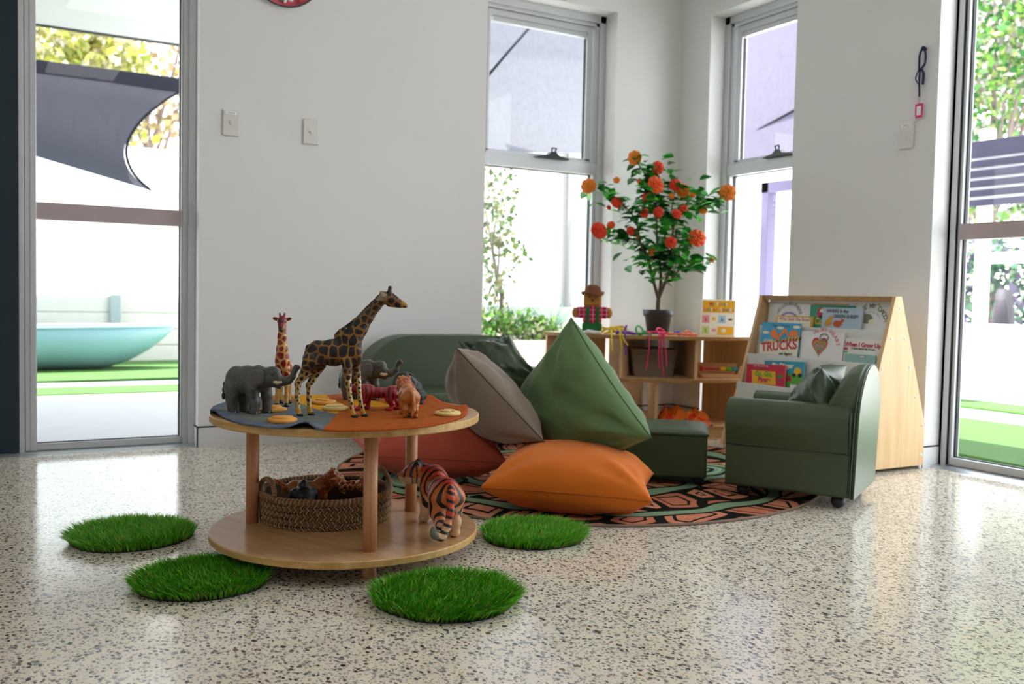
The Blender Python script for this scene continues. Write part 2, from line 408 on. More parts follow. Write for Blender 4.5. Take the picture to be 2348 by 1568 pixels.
M_wind = mat('black_winder_plastic', '#17191b', rough=0.35)
def winder(P, t, uc):
    m = MB()
    pl = [(-0.105, 0), (0.105, 0), (0.10, 0.006), (0.035, 0.016), (0.014, 0.036), (-0.014, 0.036), (-0.035, 0.016), (-0.10, 0.006)]
    for v in (0.085, 0.112):
        pass
    a = [Vector(P(uc+p, 0.078, 1.462+q)) for p, q in pl]; b = [Vector(P(uc+p, 0.118, 1.462+q)) for p, q in pl]
    n = len(pl); m._add(a+b, [tuple(range(n)), tuple(range(2*n-1, n-1, -1))]+[(i, (i+1) % n, (i+1) % n+n, i+n) for i in range(n)])
    for du in (-0.010, 0.010): m.tube([P(uc+du, 0.085, 1.494), P(uc+du*1.5, 0.078, 1.516)], 0.004, 8)
    m.tube([P(uc-0.016, 0.078, 1.516), P(uc+0.016, 0.078, 1.516)], 0.004, 8)
    m.build('window_winder', M_wind, t, bevel=0.001)
winder(P1, W1, 0.345); winder(P2, W2, 0.45)

# ---- switches
M_sw = mat('white_switch_plastic', '#dcdad6', rough=0.35)
M_lab = mat('clear_label_strip', '#f3f3f3', rough=0.3); M_ink = mat('grey_label_ink', '#8a8a8a', rough=0.6)
def switch(label, loc, rot, strip):
    t = thing('wall_switch', label, 'light switch', loc, rot, 'white wall switches')
    m = MB(); m.box((-0.037, -0.010, -0.058), (0.037, 0, 0.058)); m.build('switch_plate', M_sw, t, bevel=0.004, seg=3)
    m = MB(); m.tube([(0, -0.008, 0.0), (0, -0.016, 0.0)], 0.0085, 16); m.build('switch_button', M_sw, t, bevel=0.0015)
    if strip:
        MB().box((-0.026, -0.0112, 0.036), (0.026, -0.0095, 0.052)).build('label_strip', M_lab, t)
        text('label_text', 'Vacancy', 0.009, T(0, -0.0115, 0.044) @ Rx(PI/2), M_ink, t)
switch('white wall switch with a label strip, nearest the left glass door', (1.004, YA, 1.450), 0, True)
switch('white wall switch without label strip, in the middle of the grey wall', (1.37, YA, 1.448), 0, False)
switch('white wall switch below the hanging lanyard', (XB, 2.781, 1.443), -PI/2, True)

# ---- lanyard with key tag on a wall hook
M_strap = mat('navy_lanyard_webbing', '#142457', rough=0.7, bump=0.2, bscale=900)
M_pink = mat('pink_tag_plastic', '#e0257f', rough=0.3)
M_steel = mat('steel_ring', '#b9b9b6', rough=0.25, metal=1.0)
lt = thing('lanyard', 'blue lanyard with pink key tag hanging on the right wall', 'lanyard', (XB, 2.712, 1.80), -PI/2)
# local: x runs along the wall to the right of the photo, y points out of the room, z up
MB().tube([(0.006, 0, 0.0), (0.006, -0.02, 0.004)], 0.009, 12).build('wall_hook', M_strap, lt, bevel=0.002)
m = MB()
def strap(pts, w=0.007):
    q = bez([(a, -b, c) for a, b, c in pts], 10); m.tube(q, w, 6, flat=(1.0, 0.16) if False else (0.25, 1.0))
strap([(0.006, .014, 0.012), (0.016, .012, -0.02), (0.014, .010, -0.06), (-0.004, .012, -0.085)])
strap([(0.006, .014, 0.012), (-0.010, .014, -0.02), (-0.013, .012, -0.06), (-0.012, .012, -0.085)])
strap([(-0.012, .012, -0.08), (-0.028, .012, -0.115), (-0.022, .010, -0.135), (-0.006, .012, -0.15)], 0.004)
strap([(-0.004, .012, -0.08), (0.010, .012, -0.105), (0.008, .011, -0.15)], 0.009)
strap([(-0.006, .014, -0.085), (-0.008, .014, -0.12), (-0.006, .012, -0.20)], 0.0065)
m.build('strap', M_strap, lt)
m = MB(); m.tube([(-0.006+0.006*math.cos(a), -0.012, -0.207+0.007*math.sin(a)) for a in np.linspace(0, 2*PI, 16)[:-1]], 0.0012, 6, closed=True)
m.tube([(-0.006+0.004*math.cos(a), -0.012, -0.221+0.007*math.sin(a)) for a in np.linspace(0, 2*PI, 16)[:-1]], 0.0012, 6, closed=True); m.build('ring', M_steel, lt)
m = MB()
for a, b in (((-0.024, -0.235), (-0.018, -0.282)), ((0.006, -0.235), (0.012, -0.282))): m.box((a[0], -0.014, b[1]), (b[0], -0.008, a[1]))
m.box((-0.024, -0.014, -0.240), (0.012, -0.008, -0.229)); m.box((-0.022, -0.014, -0.290), (0.010, -0.008, -0.279))
m.build('key_tag', M_pink, lt, bevel=0.002)
MB().box((-0.017, -0.012, -0.28), (0.005, -0.009, -0.24)).build('tag_insert', M_lab, lt)

# ---- round wall piece at the very top: dark rim, bits of red and white inside
M_rim = mat('charcoal_rim', '#3d4044', rough=0.4)
tm = thing('wall_decoration', 'round dark-rimmed wall piece with red and white bits, cut by the top edge', 'wall decoration', (1.234, YA, 2.165))
MB().tube([(0.170*math.cos(a), -0.026, 0.170*math.sin(a)) for a in np.linspace(0, 2*PI, 65)[:-1]], 0.0042, 10, closed=True).build('rim', M_rim, tm)
MB().lathe([(0.0, 0.002), (0.166, 0.002), (0.169, 0.024), (0.172, 0.024), (0.169, 0.0), (0.0, 0.0)], 64, M=Rx(PI/2)).build('dish', mat('pale_grey_backing', '#f0f1ee', rough=0.5), tm)
MB().lathe([(0.160, 0.0), (0.168, 0.004), (0.160, 0.004)], 64, M=Rx(PI/2)).build('red_back_ring', mat('red_back_panel', '#d8586a', rough=0.6), tm)
M_red2 = mat('rust_red_petal', '#b8452f', rough=0.5); M_wp = mat('white_petal', '#ecebe6', rough=0.5); M_lf = mat('dark_leaf', '#3c5a3c', rough=0.5)
rr = random.Random(3)
for i in range(11):
    a = rr.uniform(PI*1.12, PI*1.88); r = rr.uniform(0.11, 0.150); k = (0, 1, 0, 1, 2)[i % 5]
    MB().ell((r*math.cos(a), -0.012, r*math.sin(a)), (0.012, 0.006, 0.008), M=Ry(rr.uniform(0, 3)), nu=10, nv=6).build(('red_petal', 'white_petal', 'green_leaf')[k], (M_red2, M_wp, M_lf)[k], tm)
# ================================================================== OUTSIDE
G = -0.04
M_conc = mat('pale_concrete', '#dddbd9', rough=0.8, var=0.06, vscale=6, bump=0.1, bscale=120)
M_turf = mat('artificial_turf', '#335e12', rough=0.9, var=0.18, vscale=60, bump=0.8, bscale=300)
M_render = mat('white_rendered_wall', '#f0f0ef', rough=0.8, bump=0.05, bscale=150)
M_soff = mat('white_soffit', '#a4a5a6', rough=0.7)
M_fasc = mat('dark_fascia', '#23262a', rough=0.6)
M_sleep = mat('concrete_sleeper', '#b9b8b0', rough=0.85, var=0.08, vscale=8, bump=0.2, bscale=80)
M_galv = mat('galvanised_post', '#8f9a9c', rough=0.5, metal=0.4)
M_trunk = mat('grey_trunk', '#6c5f58', rough=0.9, var=0.2, vscale=12, bump=0.5, bscale=40)

struct(MB().box((-9, 4.53, G-0.06), (14, 16, G-0.012)).build('ground_back', M_conc)); struct(MB().box((XB+WT+0.0, -4, G-0.06), (14, 4.53, G-0.012)).build('ground_right', M_conc))
struct(MB().box((-9, 4.53, G-0.012), (2.45, 7.13, G)).build('concrete_path', mat('shaded_path_concrete', '#aeacae', rough=0.8, var=0.06, vscale=6, bump=0.1, bscale=120)));  # darker copy of the pale concrete, shade put into its colour
struct(MB().box((-9, 7.15, G-0.012), (2.45, 7.72, G+0.006)).build('turf_strip', M_turf)); struct(MB().box((-9, 8.22, G-0.012), (2.45, 10.3, G+0.006)).build('turf_lawn', M_turf))
# right side: lawn, kerb, thin turf strip
struct(MB().prism([(4.28, 2.95), (4.18, 2.0), (4.10, -1), (5.7, -1), (5.70, 3.95), (4.9, 3.95)], 'z', G-0.012, G+0.006).build('turf_right', M_turf))
struct(MB().box((6.35, -1, G-0.012), (6.85, 4.75, G+0.006)).build('turf_edge', M_turf))
# verandah roof over the left side, plain eaves elsewhere
m = MB(); m.box((-7, YA+WT, 2.63), (2.15, 7.85, 2.80)); struct(m.build('verandah_ceiling', M_soff)); struct(MB().box((-7, 7.85, 2.622), (2.17, 7.90, 2.84)).build('verandah_fascia', M_fasc))
struct(MB().box((2.15, YA+WT, 2.68), (XB+0.75, YA+0.75, 2.80)).build('eave_back', M_soff)); struct(MB().box((XB+WT, -4, 2.68), (XB+0.75, YA+WT, 2.80)).build('eave_right', M_soff))

# boundary wall and sleeper retaining wall seen through the left door
struct(MB().box((-6, 10.45, G), (2.5, 10.65, 2.16)).build('wall_boundary', M_render))
rw = thing('retaining_wall', 'low grey concrete sleeper retaining wall behind the blue boat', 'retaining wall', (0, 10.3, G))
for k in range(4): MB().box((-4.0, 0.0, 0.005+k*0.166), (2.4, 0.08, 0.005+k*0.166+0.160)).build('sleeper', M_sleep, rw, bevel=0.006)
for x in (-2.55, -0.65, 1.25):
    m = MB(); m.box((x-0.05, -0.045, 0), (x+0.05, -0.001, 0.68)); m.build('post', M_galv, rw, bevel=0.004)
# blue play boat
bt = thing('play_boat', 'pale blue plastic play boat on the grass outside the left door', 'boat', (0.15, 9.45, G+0.007))
M_boat = mat('pale_blue_plastic', '#7299a1', rough=0.35, spec=0.5); M_boatd = mat('teal_plastic_recess', '#3f8f9b', rough=0.4)
def hull(u, v):
    x = -1.1+2.62*u; e = max(0.0, 1-max(0, (u-0.45)/0.55)**2.2); e = e**0.6; w_ = 0.34*e+0.004
    a = PI*(v-0.5); y = w_*math.sin(a); z = (0.37+0.03*max(0, u-0.5))*(1-math.cos(a)**0.55*(0.98 if u < 0.72 else 0.98*(1-((u-0.72)/0.28)**2)))
    return Vector((x, y*(1.0), z))
m = MB(); m.grid(hull, 60, 30); m.build('hull', M_boat, bt, flipfix=True).modifiers.new('Solidify', 'SOLIDIFY').thickness = 0.012
m = MB(); L_ = [hull(i/60, 0.0)+Vector((0, 0, 0.004)) for i in range(61)]; R_ = [hull(i/60, 1.0)+Vector((0, 0, 0.004)) for i in range(61)]
m.tube(L_+R_[::-1], 0.018, 8); m.build('rim', M_boat, bt)
MB().box((-0.15, -0.343, 0.22), (0.28, -0.315, 0.31)).build('side_recess', mat('white_plastic_panel', '#dfeef0', rough=0.4), bt, bevel=0.03, seg=3)
MB().box((-0.95, -0.30, 0.24), (-0.45, 0.30, 0.27)).build('seat', mat('indigo_plastic_seat', '#5a6fb0', rough=0.4), bt, bevel=0.008)

# shade sails
def sailmat(name, col, tl=0.5):
    m, nt, b = newmat(name); b.inputs['Base Color'].default_value = (*srgb(col), 1); b.inputs['Roughness'].default_value = 0.8; b.inputs['Specular IOR Level'].default_value = 0.1
    tc = node(nt, 'ShaderNodeTexCoord'); wv = node(nt, 'ShaderNodeTexNoise', i_Scale=3.0, i_Detail=5.0); mp = node(nt, 'ShaderNodeMapping'); mp.inputs['Scale'].default_value = (14, 14, 1.0); mp.inputs['Rotation'].default_value = (0, 0.5, 0)
    link(nt, tc.outputs['Object'], mp.inputs[0]); link(nt, mp.outputs[0], wv.inputs['Vector'])
    mx = node(nt, 'ShaderNodeMixRGB'); c = srgb(col); mx.inputs[1].default_value = (*[v*0.8 for v in c], 1); mx.inputs[2].default_value = (*[min(1, v*1.2) for v in c], 1); link(nt, wv.outputs['Fac'], mx.inputs[0]); link(nt, mx.outputs[0], b.inputs['Base Color'])
    out = nt.nodes['Material Output']; tr = node(nt, 'ShaderNodeBsdfTranslucent'); link(nt, mx.outputs[0], tr.inputs[0])
    sh = node(nt, 'ShaderNodeMixShader'); sh.inputs[0].default_value = tl; link(nt, b.outputs[0], sh.inputs[1]); link(nt, tr.outputs[0], sh.inputs[2]); link(nt, sh.outputs[0], out.inputs[0]); return m
M_sail = sailmat('charcoal_shade_cloth', '#44444c', 0.22); M_hem = sailmat('dark_shade_cloth_hem', '#25252e', 0.15); M_sail2 = sailmat('pale_lavender_shade_cloth', '#6c6c72', 0.25); M_sail3 = sailmat('lilac_shade_cloth', '#5f5b6a', 0.25)
def sail(label, top, bot, mt, hem=None, n=24, group=None, seam=None):
    T_ = bez(top, n); B_ = bez(bot, n); k = min(len(T_), len(B_)); c = T_[k//2].copy()
    t = thing('shade_sail', label, 'shade sail', c); m = MB()
    rows = 14; m._add([T_[i].lerp(B_[i], j/rows)-c+Vector((0, 0.10*math.sin(PI*j/rows), 0)) for j in range(rows+1) for i in range(k)], [(j*k+i, j*k+i+1, (j+1)*k+i+1, (j+1)*k+i) for j in range(rows) for i in range(k-1)], True)
    m.build('canopy', mt, t)
    if hem:
        h_ = [p-c for p in T_[:k]]; m = MB(); q = [T_[i].lerp(B_[i], 0.0)-c for i in range(k)]; q2 = [T_[i].lerp(B_[i], hem)-c+Vector((0, 0.10*math.sin(PI*hem), 0)) for i in range(k)]
        m.quadstrip([p-Vector((0, 0.006, 0)) for p in q], [p-Vector((0, 0.006, 0)) for p in q2]); m.build('hem', M_hem, t)
    if seam: m = MB(); m.tube([p-c for p in seam], 0.012, 6); m.build('seam', M_hem, t)
    return t
Ys = 8.9
sail('charcoal shade sail with a curved edge seen through the left door', [onY(-160, 105, Ys), onY(80, 136, Ys), onY(240, 157, Ys), onY(415, 179, Ys)], [onY(-160, 290, Ys-0.5), onY(80, 360, Ys-0.5), onY(215, 396, Ys-0.5), onY(345, 436, Ys-0.5)], M_sail, hem=0.15) if False else None
tl_ = [onY(-160, 105, Ys), onY(-40, 120, Ys), onY(80, 136, Ys), onY(200, 152, Ys), onY(320, 167, Ys), onY(418, 180, Ys)]
c_edge = [onY(x, y, Ys-0.1) for x, y in ((418, 205), (375, 232), (325, 275), (297, 315), (289, 350), (298, 385), (318, 413), (345, 437))]
# sail as a fan of strips from the left edge to the curved right edge
t = thing('shade_sail', 'charcoal shade sail with a scooped edge seen through the left door', 'shade sail', onY(200, 250, Ys))
c = Vector(t.location); RE = bez([onY(418, 180, Ys)]+c_edge, 6); nL = len(RE)
LE = [onY(-220, 97+(268-97)*i/(nL-1), Ys-0.15) for i in range(nL)]; m = MB(); K = 30
m._add([LE[j].lerp(RE[j], i/K)-c+Vector((0, 0.12*math.sin(PI*j/(nL-1)), 0)) for j in range(nL) for i in range(K+1)], [(j*(K+1)+i, j*(K+1)+i+1, (j+1)*(K+1)+i+1, (j+1)*(K+1)+i) for j in range(nL-1) for i in range(K)], True); m.build('canopy', M_sail, t)
m = MB(); hb = [(-220, 132), (80, 168), (240, 188), (418, 214)]; ht = [(-220, 97), (80, 136), (240, 157), (418, 180)]
m.quadstrip([onY(x, y, Ys-0.22)-c for x, y in ht], [onY(x, y, Ys-0.22)-c for x, y in hb]); m.build('hem', M_hem, t)
m = MB(); m.tube([p-c-Vector((0, .02, 0)) for p in RE[3:]], 0.012, 6); m.build('edge_webbing', M_hem, t)
sail('pale grey shade sail filling the upper pane of the window behind the sofa', [Vector((2.6, 7.0, 3.30)), Vector((4.0, 7.0, 3.30)), Vector((5.6, 7.0, 3.30))], [onY(1040, 343, 6.3), onY(1230, 350, 6.3), onY(1420, 352, 6.3)], M_sail2, seam=[onY(1215, 62, 6.6), onY(1170, 113, 6.55), onY(1118, 175, 6.5)])
sail('lilac shade sail filling the upper pane of the window by the book display', [Vector((6.6, 5.2, 3.6)), Vector((6.6, 6.8, 3.6)), Vector((6.6, 8.4, 3.6))], [Vector((6.2, 5.2, 1.94)), Vector((6.2, 6.8, 1.90)), Vector((6.2, 8.6, 1.88))], M_sail3, seam=[onX(1735, 300, 6.3), onX(1835, 245, 6.3)])

# trees and shrubs
def leafmat(name, cols):
    m = attrmat(name, rough=0.55, spec=0.3); nt = m.node_tree; b = nt.nodes['Principled BSDF']; out = nt.nodes['Material Output']; at = [n for n in nt.nodes if n.type == 'ATTRIBUTE'][0]
    tr = node(nt, 'ShaderNodeBsdfTranslucent'); link(nt, at.outputs['Color'], tr.inputs[0]); sh = node(nt, 'ShaderNodeMixShader'); sh.inputs[0].default_value = 0.45
    link(nt, b.outputs[0], sh.inputs[1]); link(nt, tr.outputs[0], sh.inputs[2]); link(nt, sh.outputs[0], out.inputs[0]); return m
M_fol = leafmat('outdoor_foliage', None)
def foliage(parent, blobs, n, L, cols, seed, droop=0.0):
    r = np.random.default_rng(seed); V, F, Cc = [], [], []; pal = [srgb(c) for c in cols]
    tot = sum(b[1][0]*b[1][1]*b[1][2] for b in blobs)
    for c, rd in blobs:
        for _ in range(max(8, int(n*rd[0]*rd[1]*rd[2]/tot))):
            d = r.normal(size=3); d /= np.linalg.norm(d); p = np.array(c)+d*np.array(rd)*r.uniform(0.25, 1)**0.5
            a = r.normal(size=3); a[2] -= droop; a /= np.linalg.norm(a); b_ = np.cross(a, r.normal(size=3)); b_ /= np.linalg.norm(b_); l = L*r.uniform(.6, 1.3); w_ = l*0.34; o = len(V)
            V += [p, p+a*l*.5+b_*w_, p+a*l, p+a*l*.5-b_*w_]; F.append((o, o+1, o+2, o+3)); k = pal[r.integers(len(pal))]; f = r.uniform(.5, .75); Cc += [(*[min(1, q*f) for q in k], 1)]*4
    m = MB(); m._add([tuple(v) for v in V], F); return m.build('foliage', M_fol, parent, cols=Cc, flipfix=False)
def tree_(label, loc, h, blobs, n, L, cols, seed, name='tree', cat='tree', group=None, droop=0.0, r0=0.09):
    t = thing(name, label, cat, loc, 0, group)
    foliage(t, blobs, n, L, cols, seed, droop); rr = random.Random(seed)
    m = MB(); m.tube(bez([(0, 0, 0), (0.05, 0.03, h*0.4), (-0.05, 0, h*0.75), (0, 0.05, h)], 5), [r0*(1-0.7*i/15) for i in range(16)], 8)
    m.build('trunk', M_trunk, t)
    m = MB()
    for c, rd in blobs[:6]: m.tube(bez([(0, 0, h*rr.uniform(.4, .7)), (c[0]*.5, c[1]*.5, (h*.6+c[2])/2), c], 5), [r0*.45*(1-0.8*i/11) for i in range(11)], 6)
    m.build('branches', M_trunk, t); return t
yg = ['#a6a83a', '#bdb95a', '#7f8a34', '#cfc68a', '#97985a', '#d9d6b8']; og = ['#c0a580', '#d0b894', '#ad9070', '#a89a62', '#d8d0c0']
for i, (px, hz, cols, lab) in enumerate(((70, 4.6, yg, 'yellow-green tree above the boundary wall, left of the bronze tree, seen through the left door'), (345, 5.3, og, 'bronze-leaved tree above the boundary wall, seen at the right side of the left door'))):
    p = onY(px, 100, 15.0+2.6*i); rr = random.Random(i); bl_ = [((rr.uniform(-1.5, 1.5), rr.uniform(-.6, .6), hz+rr.uniform(-1.6, 0.8)), (0.75, 0.6, 0.55)) for _ in range(13)]
    tree_(lab, (p.x, 15.0+2.6*i, G), hz-0.4, bl_, 2600, 0.17, cols, 20+i)
# garden bed in front of the window behind the sofa
pb = thing('garden_planter', 'low concrete garden bed outside the window behind the sofa', 'planter', (4.0, 6.1, G))
MB().box((-1.3, -0.35, 0), (1.0, -0.20, 0.43)).build('planter_wall', mat('sandstone_edge', '#b9a48e', rough=0.85, var=0.1, vscale=20, bump=0.2, bscale=60), pb, bevel=0.012)
MB().box((-1.3, -0.20, 0), (1.0, 0.85, 0.34)).build('soil', M_soil_o, pb) if False else MB().box((-1.3, -0.20, 0), (1.0, 0.85, 0.34)).build('soil', mat('garden_soil', '#5b4b3d', rough=0.95, bump=0.8, bscale=60), pb)
struct(MB().box((2.9, 7.15, G), (6.6, 7.3, 2.3)).build('wall_garden', M_render)); MB().tube([(4.62, 7.09, G+0.0), (4.62, 7.09, 2.3)], 0.04, 12).build('downpipe', M_soff, bpy.data.objects['wall_garden'])
struct(MB().box((3.85, 6.95, G), (5.2, 7.10, 0.62)).build('block_ledge', M_sleep))
p = onY(1150, 720, 6.5); tree_('tall pale-leaved shrub at the left of the garden window', (p.x-0.12, 6.35, 0.30), 1.0, [((-0.1, 0, 0.35), (.2, .2, .25)), ((0.0, 0, 0.7), (.24, .2, .25)), ((-0.12, 0, 1.0), (.24, .2, .3)), ((0.02, 0, 1.2), (.16, .15, .25)), ((-.2, 0, 1.35), (.15, .15, .2))], 700, 0.055, ['#6e8f4a', '#8fae6a', '#557a3c', '#c6c49a', '#a39a5a'], 31, 'shrub', 'shrub', r0=0.02)
for i, (px, py, rx, rz, lab) in enumerate(((1130, 742, .22, .11, 'leafy white-flowered groundcover at the left of the garden bed'), (1195, 744, .22, .10, 'leafy white-flowered groundcover in the middle of the garden bed'), (1245, 750, .15, .09, 'leafy white-flowered groundcover at the right end of the garden bed'))):
    p = onY(px, py, 5.98); t = thing('groundcover', lab, 'plant', (p.x, 5.98, 0.30)); foliage(t, [((0, 0, p.z-0.30), (rx, .10, rz)), ((0, 0, (p.z-.30)*.5), (rx*.9, .1, rz))], 420, 0.045, ['#5f9a3c', '#7fb855', '#4b7f33', '#a5c46a', '#ecebd2'], 40+i)
    m = MB()
    for k in range(10): a = k*0.7; m.tube([(0, 0, 0), (rx*.6*math.cos(a), .07*math.sin(a), (p.z-.30)*rr.uniform(.5, 1))], 0.004, 5)
    m.build('stems', M_trunk, t)
for i, (px, py, lab) in enumerate(((1128, 715, 'spiky blue-green grass clump, leftmost in the garden bed'), (1180, 722, 'spiky blue-green grass clump in the middle of the garden bed'), (1262, 725, 'spiky blue-green grass clump at the right of the garden bed'))):
    p = onY(px, py, 6.45); t = thing('grass_clump', lab, 'plant', (p.x, 6.45, 0.30)); r = np.random.default_rng(60+i); V, F, Cc = [], [], []
    for _ in range(130):
        a = r.uniform(0, 2*PI); ln_ = r.uniform(.22, .48); o = len(V); w_ = 0.006; d = np.array([math.cos(a), math.sin(a)]); s_ = np.array([-d[1], d[0]])*w_
        for t_, k_ in ((0, 1), (.5, .8), (1, .1)): q = d*ln_*0.55*t_**1.6; V += [(q[0]-s_[0]*k_, q[1]-s_[1]*k_, ln_*t_*(1-.25*t_)+.02), (q[0]+s_[0]*k_, q[1]+s_[1]*k_, ln_*t_*(1-.25*t_)+.02)]
        F += [(o, o+1, o+3, o+2), (o+2, o+3, o+5, o+4)]; c_ = srgb(('#4f7264', '#6d8d7c', '#3f6a4e', '#8aa596')[r.integers(4)]); Cc += [(*c_, 1)]*6
    m = MB(); m._add(V, F); m.build('grass_leaves', M_fol, t, cols=Cc, flipfix=False)

# beyond the window by the book display and the right door
struct(MB().box((10.8, 8.7, G), (11.0, 14.0, 3.4)).build('wall_neighbour', M_render))
M_purp = mat('purple_painted_timber', '#40385f', rough=0.55); M_wpaint = mat('white_painted_timber', '#f2f2f2', rough=0.5)
pg = thing('pergola', 'lilac painted pergola post and beams outside the window by the book display', 'pergola', (7.0, 7.1, G)); c = Vector(pg.location)
a = onX(1755, 700, 7.0); top = onX(1755, 420, 7.0); b_ = onX(1840, 412, 7.0)
M_lil = mat('lilac_painted_timber', '#5f5878', rough=0.55)
MB().box((-0.06, a.y-7.1-0.05, 0), (0.06, a.y-7.1+0.05, top.z-G)).build('post', M_lil, pg, bevel=0.005)
MB().box((-0.06, b_.y-7.1-0.6, top.z-G-0.11), (0.06, a.y-7.1+0.06, top.z-G)).build('beam', M_lil, pg, bevel=0.005)
MB().box((0.30, b_.y-7.1-0.6, top.z-G-0.16), (0.40, a.y-7.1-0.10, top.z-G-0.05)).build('rafter', M_lil, pg, bevel=0.005)
fn_ = thing('picket_fence', 'pale grey picket fence low outside the window by the book display', 'fence', (9.6, 8.6, G))
M_grf = mat('pale_grey_fence_paint', '#b7b3c0', rough=0.6)
for k in range(18): MB().box((-0.015, -1.0+k*0.13, 0), (0.015, -1.0+k*0.13+0.07, 0.62)).build('picket', M_grf, fn_, bevel=0.004)
for z in (0.12, 0.5): MB().box((0.0151, -1.05, z), (0.05, 1.35, z+0.06)).build('rail', M_grf, fn_, bevel=0.003)
# white framed play shelter with a slatted purple awning, seen through the right door
ps = thing('play_shelter', 'white play shelter with low wall and purple slatted awning beyond the right door', 'shelter', (9.0, 5.4, G))
MB().box((-0.05, -1.6, 0), (0.05, 1.6, 0.53)).build('low_wall', M_render, ps, bevel=0.006)
MB().box((-0.05, 0.60, 0.53), (0.05, 0.71, 2.55)).build('post', M_wpaint, ps, bevel=0.006); MB().box((-0.05, -1.55, 0.53), (0.05, -1.44, 2.55)).build('post', M_wpaint, ps, bevel=0.006)
MB().box((-0.045, -1.55, 1.185), (0.045, 0.60, 1.29)).build('rail', M_wpaint, ps, bevel=0.006); MB().box((-0.09, -1.65, 0.53), (0.09, 1.65, 0.565)).build('sill', M_wpaint, ps, bevel=0.006)
M_purp2 = mat('deep_purple_board', '#1c1932', rough=0.55)
zz = 2.42
for k, hb_ in enumerate((0.17, 0.075, 0.075, 0.07, 0.07, 0.07)):
    MB().box((-0.12-0.05*k, -1.7, zz-hb_), (-0.09-0.05*k, 0.80, zz)).build('awning_slat', M_purp2, ps, bevel=0.003); zz -= hb_+0.032
    if k < 5: MB().box((-0.085-0.05*k, -1.7, zz-0.004), (-0.06-0.05*k, 0.80, zz+0.036)).build('awning_batten', M_wpaint, ps, bevel=0.002)
MB().box((-0.2, -1.0, 1.98), (-0.17, 0.1, 2.14)).build('pale_panel', mat('pale_aqua_panel', '#bfe0e8', rough=0.5), ps) if False else None
gt = ['#5f9a3c', '#7fae4c', '#3f7f3f', '#a8b868', '#8f8a80', '#6aa060', '#c9c2b8']
for i, (px, py, X_, hz, lab) in enumerate(((2290, 120, 13.5, 4.6, 'tall green tree rising above the purple awning beyond the right door'), (2420, 80, 17.0, 4.6, 'green tree at the right edge of the photo beyond the right door'))):
    p = onX(px, py, X_); rr = random.Random(50+i); bl_ = [((rr.uniform(-.6, .6), rr.uniform(-1.4, 1.3), rr.uniform(2.2, 5.6)), (.55, .6, .55)) for _ in range(20)]
    tree_(lab, (X_, p.y, G), 4.4, bl_, 3600, 0.15, gt, 70+i)
dk = ['#4f7a5a', '#6f9a7c', '#58506e', '#7a6f8f', '#3f6a4a', '#a8b89a']
for i, (px, lab, rr_) in enumerate(((2275, 'dark green shrub behind the play shelter, left of the purple trunk', .75), (2350, 'blue-green shrub behind the play shelter at the right edge', .6))):
    p = onX(px, 680, 11.0); t = thing('shrub', lab, 'shrub', (11.0+1.1*i, p.y-0.15*i, G)); foliage(t, [((0, 0, .75), (.42, rr_, .55)), ((0, .2, 1.15), (.42, rr_*.9, .4)), ((0, -.2, 1.4), (.4, rr_*.8, .35))], 900, 0.13, dk, 90+i); m = MB(); m.tube([(0, 0, 0), (0.02, 0, .9)], 0.04, 8); m.build('trunk', M_trunk, t)
tk = onX(2300, 740, 10.3); q = thing('purple_stump', 'purple tapered post behind the play shelter rail', 'post', (10.3, tk.y, G)); MB().lathe([(0.15, 0), (0.12, 0.6), (0.08, 0.94), (0.0, 0.95)], 20).build('post_body', mat('plum_paint', '#1f1924', rough=0.7), q)
# ================================================================== FURNITURE
M_ply = woodmat('pale_bamboo_face', '#c79d6f', '#b3885b', rough=0.25, axis='X', spec=0.45, coat=0.25)
M_ply_edge = woodmat('bamboo_edge', '#d3ae72', '#b98c4c', rough=0.45, axis='X', scale=0.8)
M_beech = woodmat('beech_dowel', '#cf9a72', '#b97f58', rough=0.4, axis='Z', scale=2.0)
M_birch = woodmat('birch_laminate', '#e0bf93', '#d3ac7c', rough=0.4, axis='Z', scale=0.9)
M_birch_h = woodmat('birch_laminate_flat', '#dfbf95', '#d0aa7c', rough=0.35, axis='X', scale=0.9)
M_birch_edge = woodmat('birch_edge', '#b68a55', '#99703f', rough=0.5, axis='X')
M_whitelam = mat('white_laminate', '#e3e2dd', rough=0.4)

# ---- round two-tier play table
TC = Vector((0.883, 2.443, 0)); TR = 0.359
tb = thing('play_table', 'round two-tier wooden play table on three dowel legs', 'table', TC, math.radians(-66))
def disc(name, z0, z1):
    m = MB(); n = 128; c = 0.0025
    prof = [(TR-c, z0), (TR, z0+c), (TR, z1-c), (TR-c, z1)]
    m.lathe(prof, n); m.cur = 0
    for i, f in enumerate(m.f): m.m[i] = 1 if len(f) == 4 else 0
    o = m.build(name, [M_ply, M_ply_edge], tb); o.data.set_sharp_from_angle(angle=math.radians(30)); return o
disc('tabletop', 0.360, 0.380); disc('lower_shelf', 0.047, 0.066)
iR = Rz(math.radians(66))
for wx, wy in ((0.849, 2.1745), (0.6636, 2.5836), (1.1135, 2.529)):
    p = iR @ (Vector((wx, wy, 0))-TC)
    MB().lathe([(0.0165, 0.0), (0.0175, 0.002), (0.0175, 0.047)], 32, M=T(p.x, p.y, 0)).build('foot', M_beech, tb)
    MB().lathe([(0.0175, 0.066), (0.0175, 0.3602)], 32, M=T(p.x, p.y, 0)).build('leg', M_beech, tb)

